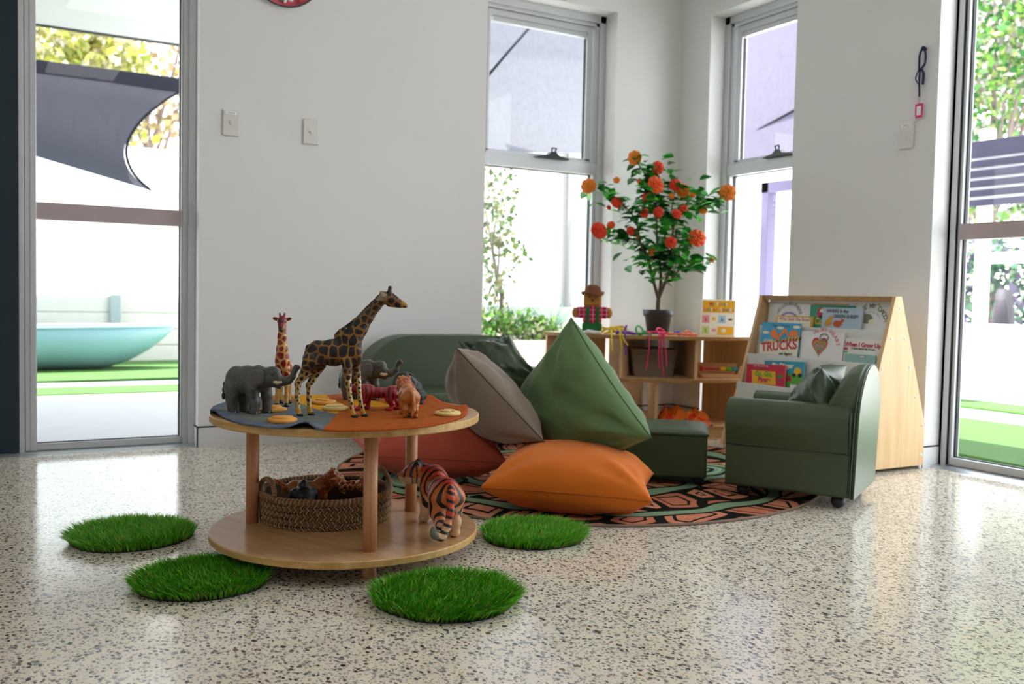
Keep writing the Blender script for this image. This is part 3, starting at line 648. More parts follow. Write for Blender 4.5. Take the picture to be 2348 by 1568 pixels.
# ---- felt play mat on the table
def pip(poly, x, y):
    c = False; n = len(poly); j = n-1
    for i in range(n):
        xi, yi = poly[i]; xj, yj = poly[j]
        if (yi > y) != (yj > y) and x < (xj-xi)*(y-yi)/(yj-yi)+xi: c = not c
        j = i
    return c
def Zp(l, z=0.384): return [tuple((onZ(x, y, z))[:2]) for x, y in l]
def vn(p, s, o=0): return noise.noise(Vector((p[0]*s+o, p[1]*s, o*1.7)))
outline = Zp([(481, 941), (492, 930), (520, 922), (560, 915), (600, 909), (640, 906.5), (700, 906), (745, 905), (800, 903.5), (850, 904), (900, 906), (940, 910), (975, 914), (995, 917), (1030, 926), (1068, 936), (1071, 944), (1064, 953), (1040, 962), (1000, 972), (950, 979), (900, 983), (850, 985.5), (800, 986.5), (760, 986.5), (735, 985.5), (715, 982), (700, 978), (685, 979.5), (660, 982), (620, 979.5), (580, 974), (545, 968), (515, 957), (495, 950), (484, 947)])
yel = Zp([(664, 904), (748, 902), (756, 914), (792, 930), (772, 949), (735, 941), (690, 926)]); yel2 = Zp([(795, 917), (830, 914), (885, 926), (908, 932), (820, 933)])
brn = Zp([(598, 907), (640, 905), (664, 904), (690, 923), (650, 924), (610, 917)])
org = Zp([(748, 902), (756, 914), (792, 930), (772, 949), (738, 990), (1100, 1000), (1100, 890), (748, 880)])
c0 = (TC.x-0.02, TC.y+0.0)
bd = [Vector((*p, 0)) for p in outline]; bd = bez(bd+[bd[0]], 9)[:-1]; NB = len(bd); NR = 46
vs, cl = [], []
lifts = [(Zp([(697, 979)])[0], 0.013, 0.045), (Zp([(497, 948)])[0], 0.011, 0.04), (Zp([(1069, 937)])[0], 0.010, 0.05), (Zp([(985, 915)])[0], 0.012, 0.06), (Zp([(880, 905)])[0], 0.004, 0.06), (Zp([(540, 918)])[0], 0.006, 0.05)]
for j in range(NR+1):
    t = j/NR
    for i in range(NB):
        b = bd[i]; x = c0[0]+(b.x-c0[0])*t; y = c0[1]+(b.y-c0[1])*t
        r = math.hypot(x-TC.x, y-TC.y); 
        z = 0.3845+0.0006*vn((x, y), 40)
        for (lx, ly), h, s in lifts: z += h*math.exp(-((x-lx)**2+(y-ly)**2)/(s*s))*max(0, t-0.45)/0.55
        k = 0.5+0.5*vn((x, y), 22, 3); k2 = 0.5+0.5*vn((x, y), 55, 9)
        def mx(a, b, f): return [u*(1-f)+v*f for u, v in zip(a, b)]
        if pip(yel, x, y) or pip(yel2, x, y): c = mx(srgb('#dba21c'), srgb('#c8861a'), k2)
        elif pip(brn, x, y): c = mx(srgb('#8b5c38'), srgb('#a5713f'), k2)
        elif pip(org, x, y):
            c = mx(srgb('#9c4a1a'), srgb('#b56326'), k2); c = mx(c, srgb('#b53f1a'), max(0, t-0.9)*8*k2)
        else:
            c = mx(srgb('#5f6a74'), srgb('#84805a'), min(1, max(0, k*2.2-0.7))); c = mx(c, srgb('#48639f'), min(1, max(0, k2-0.42)*1.3+max(0, t-0.86)*3.5*k))
        vs.append((x, y, z)); cl.append((*c, 1))
mt = MB(); mt._add(vs, [(j*NB+i, j*NB+(i+1) % NB, (j+1)*NB+(i+1) % NB, (j+1)*NB+i) for j in range(NR) for i in range(NB)], True)
M_felt = attrmat('wool_felt', rough=0.95, bump=0.9, bscale=420, spec=0.1)
felt = mt.build('felt_play_mat', M_felt, cols=cl)
sd = felt.modifiers.new('Solidify', 'SOLIDIFY'); sd.thickness = 0.0038; sd.offset = -1.0
tag(felt, 'patchwork felt mat in blue-grey, orange and yellow on the tabletop', 'play mat')

# ---- round rug
RC = (2.132, 3.188); RR = 0.957
def rugmat():
    m, nt, b = newmat('rug_pile')
    def mth(op, a, c=None):
        n = node(nt, 'ShaderNodeMath', operation=op)
        for i, v in enumerate((a, c)):
            if v is None: continue
            if isinstance(v, (int, float)): n.inputs[i].default_value = v
            else: link(nt, v, n.inputs[i])
        return n.outputs[0]
    def mixc_(f, a, c):
        n = node(nt, 'ShaderNodeMixRGB'); link(nt, f, n.inputs[0])
        for i, v in ((1, a), (2, c)):
            if isinstance(v, str): n.inputs[i].default_value = (*srgb(v), 1)
            else: link(nt, v, n.inputs[i])
        return n.outputs[0]
    tc = node(nt, 'ShaderNodeTexCoord'); src = tc.outputs['Object']
    nz = node(nt, 'ShaderNodeTexNoise', i_Scale=2.2, i_Detail=1.0); link(nt, src, nz.inputs['Vector'])
    sub = node(nt, 'ShaderNodeVectorMath', operation='SUBTRACT'); link(nt, nz.outputs['Color'], sub.inputs[0]); sub.inputs[1].default_value = (.5, .5, .5)
    scn = node(nt, 'ShaderNodeVectorMath', operation='SCALE'); link(nt, sub.outputs[0], scn.inputs[0]); scn.inputs['Scale'].default_value = 0.34
    ad = node(nt, 'ShaderNodeVectorMath', operation='ADD'); link(nt, src, ad.inputs[0]); link(nt, scn.outputs[0], ad.inputs[1])
    def petals(cx, cy, nang, nrad, seed, lw):
        of = node(nt, 'ShaderNodeVectorMath', operation='SUBTRACT'); link(nt, ad.outputs[0], of.inputs[0]); of.inputs[1].default_value = (cx, cy, 0)
        sp = node(nt, 'ShaderNodeSeparateXYZ'); link(nt, of.outputs[0], sp.inputs[0]); x, y = sp.outputs[0], sp.outputs[1]
        r = mth('SQRT', mth('ADD', mth('MULTIPLY', x, x), mth('MULTIPLY', y, y))); an = mth('ARCTAN2', y, x)
        cb = node(nt, 'ShaderNodeCombineXYZ'); link(nt, mth('ADD', mth('MULTIPLY', an, nang/6.2832), seed), cb.inputs[0]); link(nt, mth('MULTIPLY', r, nrad), cb.inputs[1])
        vo = node(nt, 'ShaderNodeTexVoronoi', voronoi_dimensions='2D', feature='DISTANCE_TO_EDGE', i_Scale=1.0, i_Randomness=0.85); link(nt, cb.outputs[0], vo.inputs['Vector'])
        vc = node(nt, 'ShaderNodeTexVoronoi', voronoi_dimensions='2D', i_Scale=1.0, i_Randomness=0.85); link(nt, cb.outputs[0], vc.inputs['Vector'])
        se = node(nt, 'ShaderNodeSeparateColor'); link(nt, vc.outputs['Color'], se.inputs[0])
        pal = node(nt, 'ShaderNodeValToRGB'); pal.color_ramp.interpolation = 'CONSTANT'; els = pal.color_ramp.elements
        ramp = [(0, '#c97f62'), (0.4, '#bd7257'), (0.7, '#d38e70'), (0.93, '#86a07f')]
        while len(els) < len(ramp): els.new(0.5)
        for el, (p, c) in zip(els, ramp): el.position = p; el.color = (*srgb(c), 1)
        link(nt, se.outputs[0], pal.inputs[0])
        inner = mth('LESS_THAN', mth('ABSOLUTE', mth('SUBTRACT', vo.outputs['Distance'], 0.27)), 0.028)
        col = mixc_(mth('MAXIMUM', inner, mth('LESS_THAN', vo.outputs['Distance'], lw)), pal.outputs[0], '#17150f')
        return col, r
    col, r = petals(0.0, 0.0, 30, 3.9, 0.3, 0.105)
    # sage bands edged in black, following the rim
    for r0, w_ in ((0.79, 0.024), (0.47, 0.028)):
        d = mth('ABSOLUTE', mth('SUBTRACT', r, r0))
        col = mixc_(mth('LESS_THAN', d, w_+0.016), col, '#17150f'); col = mixc_(mth('LESS_THAN', d, w_), col, '#7f9b7b')
    # growth-ring ovals in sage, cream and black
    for cx, cy, rad, fq in ((0.30, -0.36, 0.23, 13.0), (-0.55, 0.30, 0.18, 12.0), (0.62, 0.25, 0.20, 12.0)):
        of = node(nt, 'ShaderNodeVectorMath', operation='DISTANCE'); link(nt, ad.outputs[0], of.inputs[0]); of.inputs[1].default_value = (cx, cy, 0); ds = of.outputs['Value']
        fr = mth('FRACT', mth('MULTIPLY', ds, fq)); rc = node(nt, 'ShaderNodeValToRGB'); rc.color_ramp.interpolation = 'CONSTANT'; el = rc.color_ramp.elements
        rp2 = [(0, '#15150f'), (0.16, '#87a183'), (0.5, '#aebc9a'), (0.6, '#6f8f70'), (0.88, '#15150f')]
        while len(el) < len(rp2): el.new(0.5)
        for e_, (p, c) in zip(el, rp2): e_.position = p; e_.color = (*srgb(c), 1)
        link(nt, fr, rc.inputs[0]); col = mixc_(mth('LESS_THAN', ds, rad), col, rc.outputs[0])
    link(nt, col, b.inputs['Base Color']); b.inputs['Roughness'].default_value = 0.95; b.inputs['Specular IOR Level'].default_value = 0.1
    n2 = node(nt, 'ShaderNodeTexNoise', i_Scale=500.0, i_Detail=2.0); link(nt, src, n2.inputs['Vector'])
    bp = node(nt, 'ShaderNodeBump', i_Strength=0.6, i_Distance=0.003); link(nt, n2.outputs['Fac'], bp.inputs['Height']); link(nt, bp.outputs[0], b.inputs['Normal'])
    return m
m = MB(); m.lathe([(RR-0.004, 0.0), (RR-0.004, 0.006), (0.0, 0.006)], 160)
rug = m.build('round_rug', rugmat(), loc=(RC[0], RC[1], 0), rotz=0.4); rug.data.set_sharp_from_angle(angle=0.6)
tag(rug, 'round rug with salmon, sage and black leaf pattern under the floor cushions', 'rug')
MB().tube([(RR*math.cos(a), RR*math.sin(a), 0.0045) for a in np.linspace(0, 2*PI, 161)[:-1]], 0.005, 8, closed=True).build('binding', mat('taupe_rug_binding', '#8f7767', rough=0.9, bump=0.6, bscale=400), rug)

# ---- cushions
def pillow(name, Cn, thick, mat_, label, cat='cushion', toward=None, pin=0.10, zmin=None, seam=None, crease=0.010, wr=0.006, n=56, pw=0.5, seed=0, up=1.0, group=None, bulge=(0.5, 0.5), seamr=0.0022, smooth_crease=9):
    Cn = [Vector(c) for c in Cn]; cen = sum(Cn, Vector())/4
    nrm = ((Cn[2]-Cn[0]).cross(Cn[3]-Cn[1])).normalized()*up
    if toward is not None and nrm.dot(toward) < 0: nrm = -nrm
    def base(u, v):
        uu = u*(1-pin*(1-v*v)*abs(u)); vv = v*(1-pin*(1-u*u)*abs(v))
        a, b = (uu+1)/2, (vv+1)/2
        return Cn[0]*(1-a)*(1-b)+Cn[1]*a*(1-b)+Cn[2]*a*b+Cn[3]*(1-a)*b
    def pt(u, v, s):
        p = base(u, v); e = ((1-abs(u)**2.3)*(1-abs(v)**2.3))
        t = thick*bulge[0 if s > 0 else 1]*max(e, 0)**pw
        edge = min(1, 4*max(e, 0))
        d = wr*edge*(noise.noise(Vector((u*2.2+seed, v*2.2, s*3.1)))+0.5*noise.noise(Vector((u*5+seed, v*5, s))))
        for cu in (-1, 1):
            for cv in (-1, 1):
                du, dv = 1-u*cu, 1-v*cv; r = math.hypot(du, dv)
                d += crease*edge*math.exp(-(r/0.75)**2)*math.sin(math.atan2(dv, du)*smooth_crease+seed+cu+2*cv+1.2*s)*min(1, r*2.5)
        # short gathers along the seams
        d += 0.35*crease*edge*(math.exp(-((1-abs(u))/0.22)**2)*math.sin(v*17+seed+s)+math.exp(-((1-abs(v))/0.22)**2)*math.sin(u*19+seed*2+s))*(0.5+noise.noise(Vector((u*3, v*3, seed+5))))
        q = p + nrm*(s*t+d*(1 if s > 0 else -1)) 
        if zmin is not None and q.z < zmin: q.z = zmin + (q.z-zmin)*0.03
        return q-cen
    m = MB()
    def dist(k): x = 2*k-1; return math.sin(x*PI/2)*0.55+x*0.45
    for s in (1, -1): m.grid(lambda a, b, s=s: pt(dist(a), dist(b), s), n, n)
    o = m.build(name, mat_, loc=cen, weld=0.0006)
    o.data.shade_smooth()
    tag(o, label, cat, group)
    if seam:
        path = [base(-1+2*k/40, -1) for k in range(40)]+[base(1, -1+2*k/40) for k in range(40)]+[base(1-2*k/40, 1) for k in range(40)]+[base(-1, 1-2*k/40) for k in range(40)]
        path = [Vector((p.x, p.y, max(p.z, (zmin or -9)+0.002)))-cen for p in path]
        MB().tube(path, seamr, 6, closed=True).build('seam', seam, o)
    return o
def fabric(name, col, rough=0.85, bump=0.25, sheen=0.15, var=0.05):
    return mat(name, col, rough=rough, spec=0.2, var=var, vscale=60, bump=bump, bscale=900, sheen=sheen)
M_orange = fabric('orange_canvas', '#dd7420'); M_orange_s = fabric('orange_seam', '#b95d17')
M_salmon = fabric('salmon_canvas', '#c8604c'); M_salmon_s = fabric('salmon_seam', '#a24c3b')
M_taupe = fabric('taupe_canvas', '#8b7b6e', rough=0.6, bump=0.1); M_taupe_s = fabric('taupe_seam', '#5f5348')
M_sage = fabric('sage_green_canvas', '#5f7a50', rough=0.55, bump=0.08); M_sage_s = fabric('sage_seam', '#4d6a48')
M_leather = mat('dark_green_vinyl', '#3f4d33', rough=0.40, spec=0.40, var=0.04, vscale=8, bump=0.06, bscale=500)
M_leather2 = mat('dark_green_vinyl_piping', '#252f20', rough=0.4)
M_leather3 = mat('dark_slate_green_vinyl', '#36452f', rough=0.36, spec=0.42, bump=0.05, bscale=400)

# orange floor cushion, flat on the rug
oc = [onZ(1100, 1119, 0.095), onZ(1497, 1151, 0.085), onZ(1499, 1085, 0.095), onZ(1168, 1052, 0.10)]
pillow('floor_cushion', oc, 0.215, M_orange, 'orange square floor cushion lying flat on the rug, nearest the camera', pin=0.10, zmin=0.010, seam=M_orange_s, seed=1.3, bulge=(0.58, 0.46), wr=0.005, crease=0.008, pw=0.46)
# salmon floor cushion behind the table
scn = [onZ(846, 1046, 0.10), onZ(1166, 1063, 0.10), dep(1110, 1003, 3.75), dep(806, 1003, 3.85)]
pillow('floor_cushion', scn, 0.26, M_salmon, 'salmon pink floor cushion lying behind the table legs', pin=0.07, zmin=0.009, seam=M_salmon_s, seed=4.1, bulge=(0.62, 0.40), wr=0.005, crease=0.008, pw=0.5)
# taupe cushion, standing on edge against the sofa
tpc = [dep(1046, 797, 3.22), dep(1248, 1012, 3.16), dep(1200, 985, 3.62), dep(1046, 812, 3.66)]
pillow('floor_cushion', tpc, 0.25, M_taupe, 'taupe cushion leaning on its edge between the dark sofa and the pale green cushion', toward=R2, bulge=(0.30, 0.60), pin=0.06, zmin=0.02, seam=M_taupe_s, seed=2.2, wr=0.008, crease=0.012, pw=0.55)
# pale green cushion
gpc = [dep(1310, 728, 3.34), dep(1150, 960, 3.74), dep(1322, 1100, 3.40), dep(1494, 1004, 3.06)]
pillow('floor_cushion', gpc, 0.30, M_sage, 'large pale green cushion propped on its corner above the orange one', toward=-F2, bulge=(0.42, 0.50), pin=0.05, zmin=0.012, seam=M_sage_s, seed=5.5, wr=0.014, crease=0.015, pw=0.5)
# dark green vinyl cushion leaning in the sofa
dgc = [dep(1049, 780, 3.85), dep(1095, 930, 3.70), dep(1258, 880, 3.72), dep(1172, 768, 3.88)]
pillow('sofa_cushion', dgc, 0.17, M_leather3, 'dark green vinyl cushion leaning on the sofa, between taupe and pale green cushions', pin=0.20, seed=7.7, wr=0.014, crease=0.016, pw=0.45)

# ---- sofa on the back wall
sf = thing('sofa', 'small dark green vinyl two-seat sofa against the back wall', 'sofa', (2.0, 4.05, 0.006), 0)
def arch(w, z0, z1, rx, rz, n=10):
    p = [(-w, z0), (w, z0), (w, z1-rz)]
    p += [(w-rx+rx*math.cos(a), z1-rz+rz*math.sin(a)) for a in np.linspace(0, PI/2, n)[1:]]
    p += [(-w+rx+rx*math.cos(a), z1-rz+rz*math.sin(a)) for a in np.linspace(PI/2, PI, n)]
    return p
MB().prism(arch(0.425, 0.06, 0.502, 0.23, 0.20), 'y', 0.06, 0.20).build('backrest', M_leather, sf, bevel=0.03, seg=4)
MB().box((-0.36, -0.30, 0.05), (0.36, 0.07, 0.165)).build('seat_base', M_leather, sf, bevel=0.012)
MB().box((-0.325, -0.30, 0.165), (0.325, 0.065, 0.262)).build('seat_cushion', M_leather, sf, bevel=0.03, seg=4)
for sx in (-1, 1):
    pr = [(0.33, 0.05), (0.33, 0.29), (0.342, 0.335), (0.375, 0.357), (0.415, 0.352), (0.438, 0.325), (0.438, 0.285), (0.42, 0.25), (0.415, 0.05)]
    MB().prism([(sx*a, b) for a, b in pr], 'y', -0.30, 0.10).build('armrest', M_leather, sf, bevel=0.012, seg=3)
    pp = [(sx*a, -0.303, b) for a, b in [(0.336, 0.06)]+pr[1:7]+[(0.422, 0.25), (0.412, 0.06)]]
    MB().tube(bez(pp, 6), 0.005, 8).build('piping', M_leather2, sf)
    for yy in (-0.24, 0.14): MB().ell((sx*0.36, yy, 0.027), (0.027, 0.027, 0.027)).build('foot', M_gask, sf)

# ---- ottoman
ot = thing('ottoman', 'dark green vinyl ottoman box beside the pale green cushion', 'ottoman', (0, 0, 0), 0)
e1 = Vector((-0.764, 0.645, 0)); e2 = Vector((0.645, 0.764, 0)); oo = Vector((2.375, 2.672, 0)) + e1*0.20 + e2*0.15
ot.location = oo+Vector((0, 0, 0.0063)); ot.rotation_euler = (0, 0, math.atan2(e2.y, e2.x))
MB().box((-0.15, -0.20, 0.030), (0.15, 0.20, 0.195)).build('body', M_leather, ot, bevel=0.008, seg=3)
def otop(a, b):
    x = (a-0.5)*0.31; y = (b-0.5)*0.41; e = min(1, 6*min(a, 1-a, b, 1-b)); return Vector((x, y, 0.198+0.018*e**0.5))
m = MB(); m.grid(otop, 24, 24); m.box((-0.155, -0.205, 0.188), (0.155, 0.205, 0.1985)); m.build('lid_cushion', M_leather, ot, bevel=0.004)
for sx in (-1, 1):
    for sy in (-1, 1): MB().ell((sx*0.12, sy*0.17, 0.022), (0.022, 0.022, 0.022)).build('foot', M_gask, ot)

# ---- armchair: local x = across (away from camera side positive), y = facing
AC = Vector((2.630, 2.462, 0.0063)); af = math.atan2(0.866, -0.5)-PI/2
ac = thing('armchair', 'child-size dark green vinyl armchair in front of the book display', 'armchair', AC, af)
M_lback = mat('pale_green_vinyl_back', '#4d6146', rough=0.34, spec=0.5, bump=0.05, bscale=400)
W = 0.195
MB().box((-W+0.005, -0.205, 0.036), (W-0.005, 0.195, 0.17)).build('base', M_leather, ac, bevel=0.008)
MB().box((-0.115, -0.11, 0.165), (0.115, 0.20, 0.262)).build('seat_cushion', M_leather, ac, bevel=0.025, seg=4)
prof = [(-0.205, 0.036), (-0.205, 0.175), (-0.207, 0.190), (-0.211, 0.210), (-0.222, 0.250), (-0.225, 0.285), (-0.216, 0.320), (-0.192, 0.344), (-0.160, 0.350), (-0.130, 0.336), (-0.116, 0.305), (-0.112, 0.27), (-0.112, 0.036)]
for sx in (1, -1):
    MB().prism([(sx*a, b) for a, b in prof], 'y', -0.212, 0.212, smooth=True).build('armrest', M_leather, ac, bevel=0.010, seg=3)
    MB().tube([(sx*-0.2065, -0.21, 0.186), (sx*-0.2075, 0.0, 0.186), (sx*-0.2065, 0.211, 0.186)], 0.0022, 6).build('crease_seam', M_leather2, ac)
    MB().tube(bez([(sx*a, -0.2145, b) for a, b in [(-0.205, 0.04)]+prof[1:10]], 4), 0.004, 8).build('piping', M_leather2, ac)
# arched back, leaning
def backpt(a, t):
    return None
bk = [(-0.205, 0.036), (0.205, 0.036), (0.205, 0.30)] + [(0.205*math.cos(a), 0.30+0.18*math.sin(a)) for a in np.linspace(0, PI, 28)[1:-1]] + [(-0.205, 0.30)]
sh = Matrix.Identity(4); sh[1][2] = -0.03
MB().prism(bk, 'y', -0.232, -0.216, M=sh).build('back_panel', M_lback, ac, bevel=0.004)
secs = []; NA = 40
for t_ in (0.0, 0.15, 0.3, 0.45, 0.6, 0.72, 0.83, 0.91, 0.97, 1.0):
    q = math.sqrt(max(0.0, 1-t_**3.2)); ht = 0.183*(0.50+0.50*q); ww = 0.2*(0.86+0.14*q); yb = -0.216+0.120*t_
    secs.append([Vector((-ww, yb, 0.17))]+[Vector((ww*math.cos(a), yb-0.045*math.sin(a)*t_, 0.30+ht*math.sin(a))) for a in np.linspace(PI, 0, NA)]+[Vector((ww, yb, 0.17))])
m = MB(); K = NA+2; m._add([sh @ p for sct in secs for p in sct], [(j*K+i, j*K+i+1, (j+1)*K+i+1, (j+1)*K+i) for j in range(len(secs)-1) for i in range(K-1)], True)
m.poly([sh @ p for p in secs[-1]]); m.poly([sh @ p for p in secs[0]][::-1]); m.build('backrest', M_leather, ac, weld=0.0004)
pth = [sh @ Vector((a, -0.2245, b)) for a, b in bk[1:]+bk[:1]]
MB().tube(pth, 0.0045, 8).build('back_piping', M_leather2, ac)
for sx in (-1, 1):
    for sy in (-1, 1): MB().ell((sx*0.165, sy*0.165-0.01, 0.0205 if sy > 0 else 0.018), (0.024, 0.024, 0.0205 if sy > 0 else 0.024)).build('foot', M_gask, ac)
# cushion in the chair
cc = [dep(1805, 926, 3.30), dep(1893, 935, 3.22), dep(1941, 838, 3.33), dep(1883, 846, 3.44)]
cc = [dep(1802, 925, 3.45), dep(1890, 945, 3.24), dep(1884, 845, 3.30), dep(1942, 838, 3.50)]
pillow('chair_cushion', [cc[0], cc[1], cc[2], cc[3]], 0.12, M_leather3, 'small dark green vinyl cushion standing in the armchair', pin=0.08, seed=9.1, wr=0.004, crease=0.006, pw=0.5)

# ---- book display: end panels, white stepped shelves
bs = thing('book_display', 'wooden A-frame book display with white stepped shelves by the right wall', 'bookshelf', (0, 0, 0))
YR, YL = 2.62, 3.405
pan = [(3.105, 0.016), (3.118, 0.075), (3.214, 0.329), (3.329, 0.735), (3.366, 0.735), (3.535, 0.225), (3.545, 0.20), (3.545, 0.016)]
for y in (YR, YL-0.018):
    MB().prism(pan, 'y', y, y+0.018).build('end_panel', M_birch, bs, bevel=0.002)
for k, (px, pz) in enumerate(((3.355, 0.685), (3.31, 0.560), (3.395, 0.560), (3.26, 0.435), (3.433, 0.437), (3.48, 0.31), (3.528, 0.19), (3.53, 0.06))):
    MB().lathe([(0.0, 0.0), (0.006, 0.0005), (0.0065, 0.002)], 16, M=T(px, YR-0.0015, pz) @ Rx(-PI/2)).build('screw_cap', M_sw, bs)
MB().box((3.336, YR+0.018, 0.712), (3.366, YL-0.018, 0.735)).build('top_rail', M_birch_edge, bs, bevel=0.002)
LX = [(3.312, 0.590), (3.245, 0.453), (3.180, 0.318), (3.125, 0.175)]   # lip front x, lip top z
for k, (lx, lz) in enumerate(LX):
    yy0, yy1 = YR+0.0185, YL-0.0185
    MB().box((lx, yy0, lz-0.075), (lx+0.008, yy1, lz)).build('shelf_lip', M_whitelam, bs, bevel=0.002)
    MB().box((lx+0.008, yy0, lz-0.075), (lx+0.062, yy1, lz-0.067)).build('shelf_ledge', M_whitelam, bs)
    zt = 0.715 if k == 0 else LX[k-1][1]-0.070
    MB().prism([(lx+0.050, lz-0.066), (lx+0.055, lz-0.066), (lx+0.055+(zt-lz+0.066)*0.10, zt), (lx+0.050+(zt-lz+0.066)*0.10, zt)], 'y', yy0, yy1).build('shelf_back', M_whitelam, bs)
MB().prism([(3.37, 0.70), (3.535, 0.215), (3.535, 0.03), (3.527, 0.03), (3.527, 0.213), (3.364, 0.70)], 'y', YR+0.018, YL-0.018).build('rear_board', M_birch, bs)
for yy in (YR+0.01, YL-0.01):
    for xx in (3.13, 3.53): MB().lathe([(0.010, 0.0), (0.010, 0.0165)], 16, M=T(xx, yy, 0)).build('foot', M_sw, bs)

# ---- curved corner shelf unit
cs = thing('corner_shelf', 'curved open wooden corner shelf unit under the windows', 'shelf', (0, 0, 0))
arcp = [(2.655, 4.30, 0), (2.672, 4.12, 0), (2.776, 3.885, 0), (2.95, 3.745, 0), (3.124, 3.65, 0), (3.33, 3.60, 0), (3.53, 3.615, 0)]
arc = bez(arcp, 8); arcf = bez(arcp, 80)
def board(name, z0, z1, inset=0.0):
    f = [(p.x+inset*0.5, p.y+inset) for p in arc]
    pl = f + [(3.548, 3.615+inset), (3.548, 4.20), (3.42, 4.318), (2.655+inset*0.5, 4.318)]
    m = MB(); m.prism(pl, 'z', z0, z1)
    for i, fc in enumerate(m.f): m.m[i] = 0 if len(fc) > 4 else 1
    return m.build(name, [M_birch_h, M_birch_edge], cs, bevel=0.002)
board('top_board', 0.502, 0.520); board('middle_shelf', 0.287, 0.303, 0.012); board('bottom_shelf', 0.048, 0.064, 0.012)
def upright(name, a, b, z0, z1, t=0.016):
    a, b = Vector((*a, 0)), Vector((*b, 0)); d = (b-a).normalized(); n_ = Vector((-d.y, d.x, 0))*t/2
    m = MB(); m.prism([tuple((a+n_)[:2]), tuple((b+n_)[:2]), tuple((b-n_)[:2]), tuple((a-n_)[:2])], 'z', z0, z1); return m.build(name, M_birch, cs, bevel=0.0015)
def back_at(col, Y=None, X=None):
    q = onY(col, 850, Y) if Y else onX(col, 850, X); return (q.x, q.y)
def arc_at(col, inset):
    q = onZ(col, 850, 0.3); k = min(range(len(arcf)), key=lambda i: abs(math.atan2(arcf[i].y, arcf[i].x)-math.atan2(q.y, q.x))); d = Vector((arcf[k].x, arcf[k].y, 0)); d = d*(1+inset/d.length); return (d.x, d.y)
upright('end_panel', (2.668, 4.300), (back_at(1385, Y=4.300)[0], 4.300), 0.064, 0.502); upright('end_panel', (3.536, 3.645), (3.536, back_at(1613, X=3.536)[1]), 0.064, 0.502)
upright('divider', arc_at(1422, 0.03), back_at(1474, Y=4.300), 0.303, 0.502); upright('divider', arc_at(1596, 0.03), (3.49, 4.27), 0.303, 0.502)
upright('divider', arc_at(1507, 0.04), back_at(1490, Y=4.300), 0.064, 0.287)
f = [(p.x+0.02, p.y+0.035) for p in arc]; k = [(p.x+0.032, p.y+0.047) for p in arc]
m = MB(); m.prism(f+k[::-1], 'z', 0.0, 0.048); m.build('kick_board', M_birch, cs)
# ================================================================== TOY ANIMALS (implicit bodies, one continuous surface each)
def vnoise(P, s, seed=0):
    """cheap smooth value noise on an array of points"""
    Q = P*s + seed*17.3; I = np.floor(Q).astype(np.int64); F = Q-I; F = F*F*(3-2*F)
    def h(a, b, c):
        n = (a*374761393 + b*668265263 + c*2147483647 + seed*1274126177) & 0x7fffffff
        n = ((n ^ (n >> 13))*1274126177) & 0x7fffffff
        return ((n ^ (n >> 16)) & 0xffff)/65535.0
    r = 0
    for dx in (0, 1):
        for dy in (0, 1):
            for dz in (0, 1):
                w = (F[:, 0] if dx else 1-F[:, 0])*(F[:, 1] if dy else 1-F[:, 1])*(F[:, 2] if dz else 1-F[:, 2])
                r = r + w*h(I[:, 0]+dx, I[:, 1]+dy, I[:, 2]+dz)
    return r
def rotm(e): return np.array(Euler([math.radians(a) for a in e]).to_matrix())
def prim_d(p, X):
    if p[0] == 'c':
        a, b, ra, rb = np.array(p[1], float), np.array(p[2], float), p[3], p[4]; ab = b-a
        t = np.clip(((X-a)@ab)/max(ab@ab, 1e-9), 0, 1)
        return np.linalg.norm(X-a-t[:, None]*ab, axis=1)-(ra+(rb-ra)*t)
    c, r = np.array(p[1], float), np.array(p[2], float); Q = X-c
    if len(p) > 3 and p[3] is not None: Q = Q@rotm(p[3])
    k0 = np.linalg.norm(Q/r, axis=1); k1 = np.linalg.norm(Q/(r*r), axis=1)
    return k0*(k0-1)/np.maximum(k1, 1e-9)
def prim_bb(p):
    if p[0] == 'c':
        a, b, r = np.array(p[1], float), np.array(p[2], float), max(p[3], p[4]); return np.minimum(a, b)-r, np.maximum(a, b)+r
    c, r = np.array(p[1], float), max(p[2]) if (len(p) > 3 and p[3] is not None) else np.array(p[2], float); return c-r, c+r
def chain(*q):
    """q: (x,y,z,r) ... -> tapered capsules"""
    return [('c', a[:3], b[:3], a[3], b[3]) for a, b in zip(q, q[1:])]
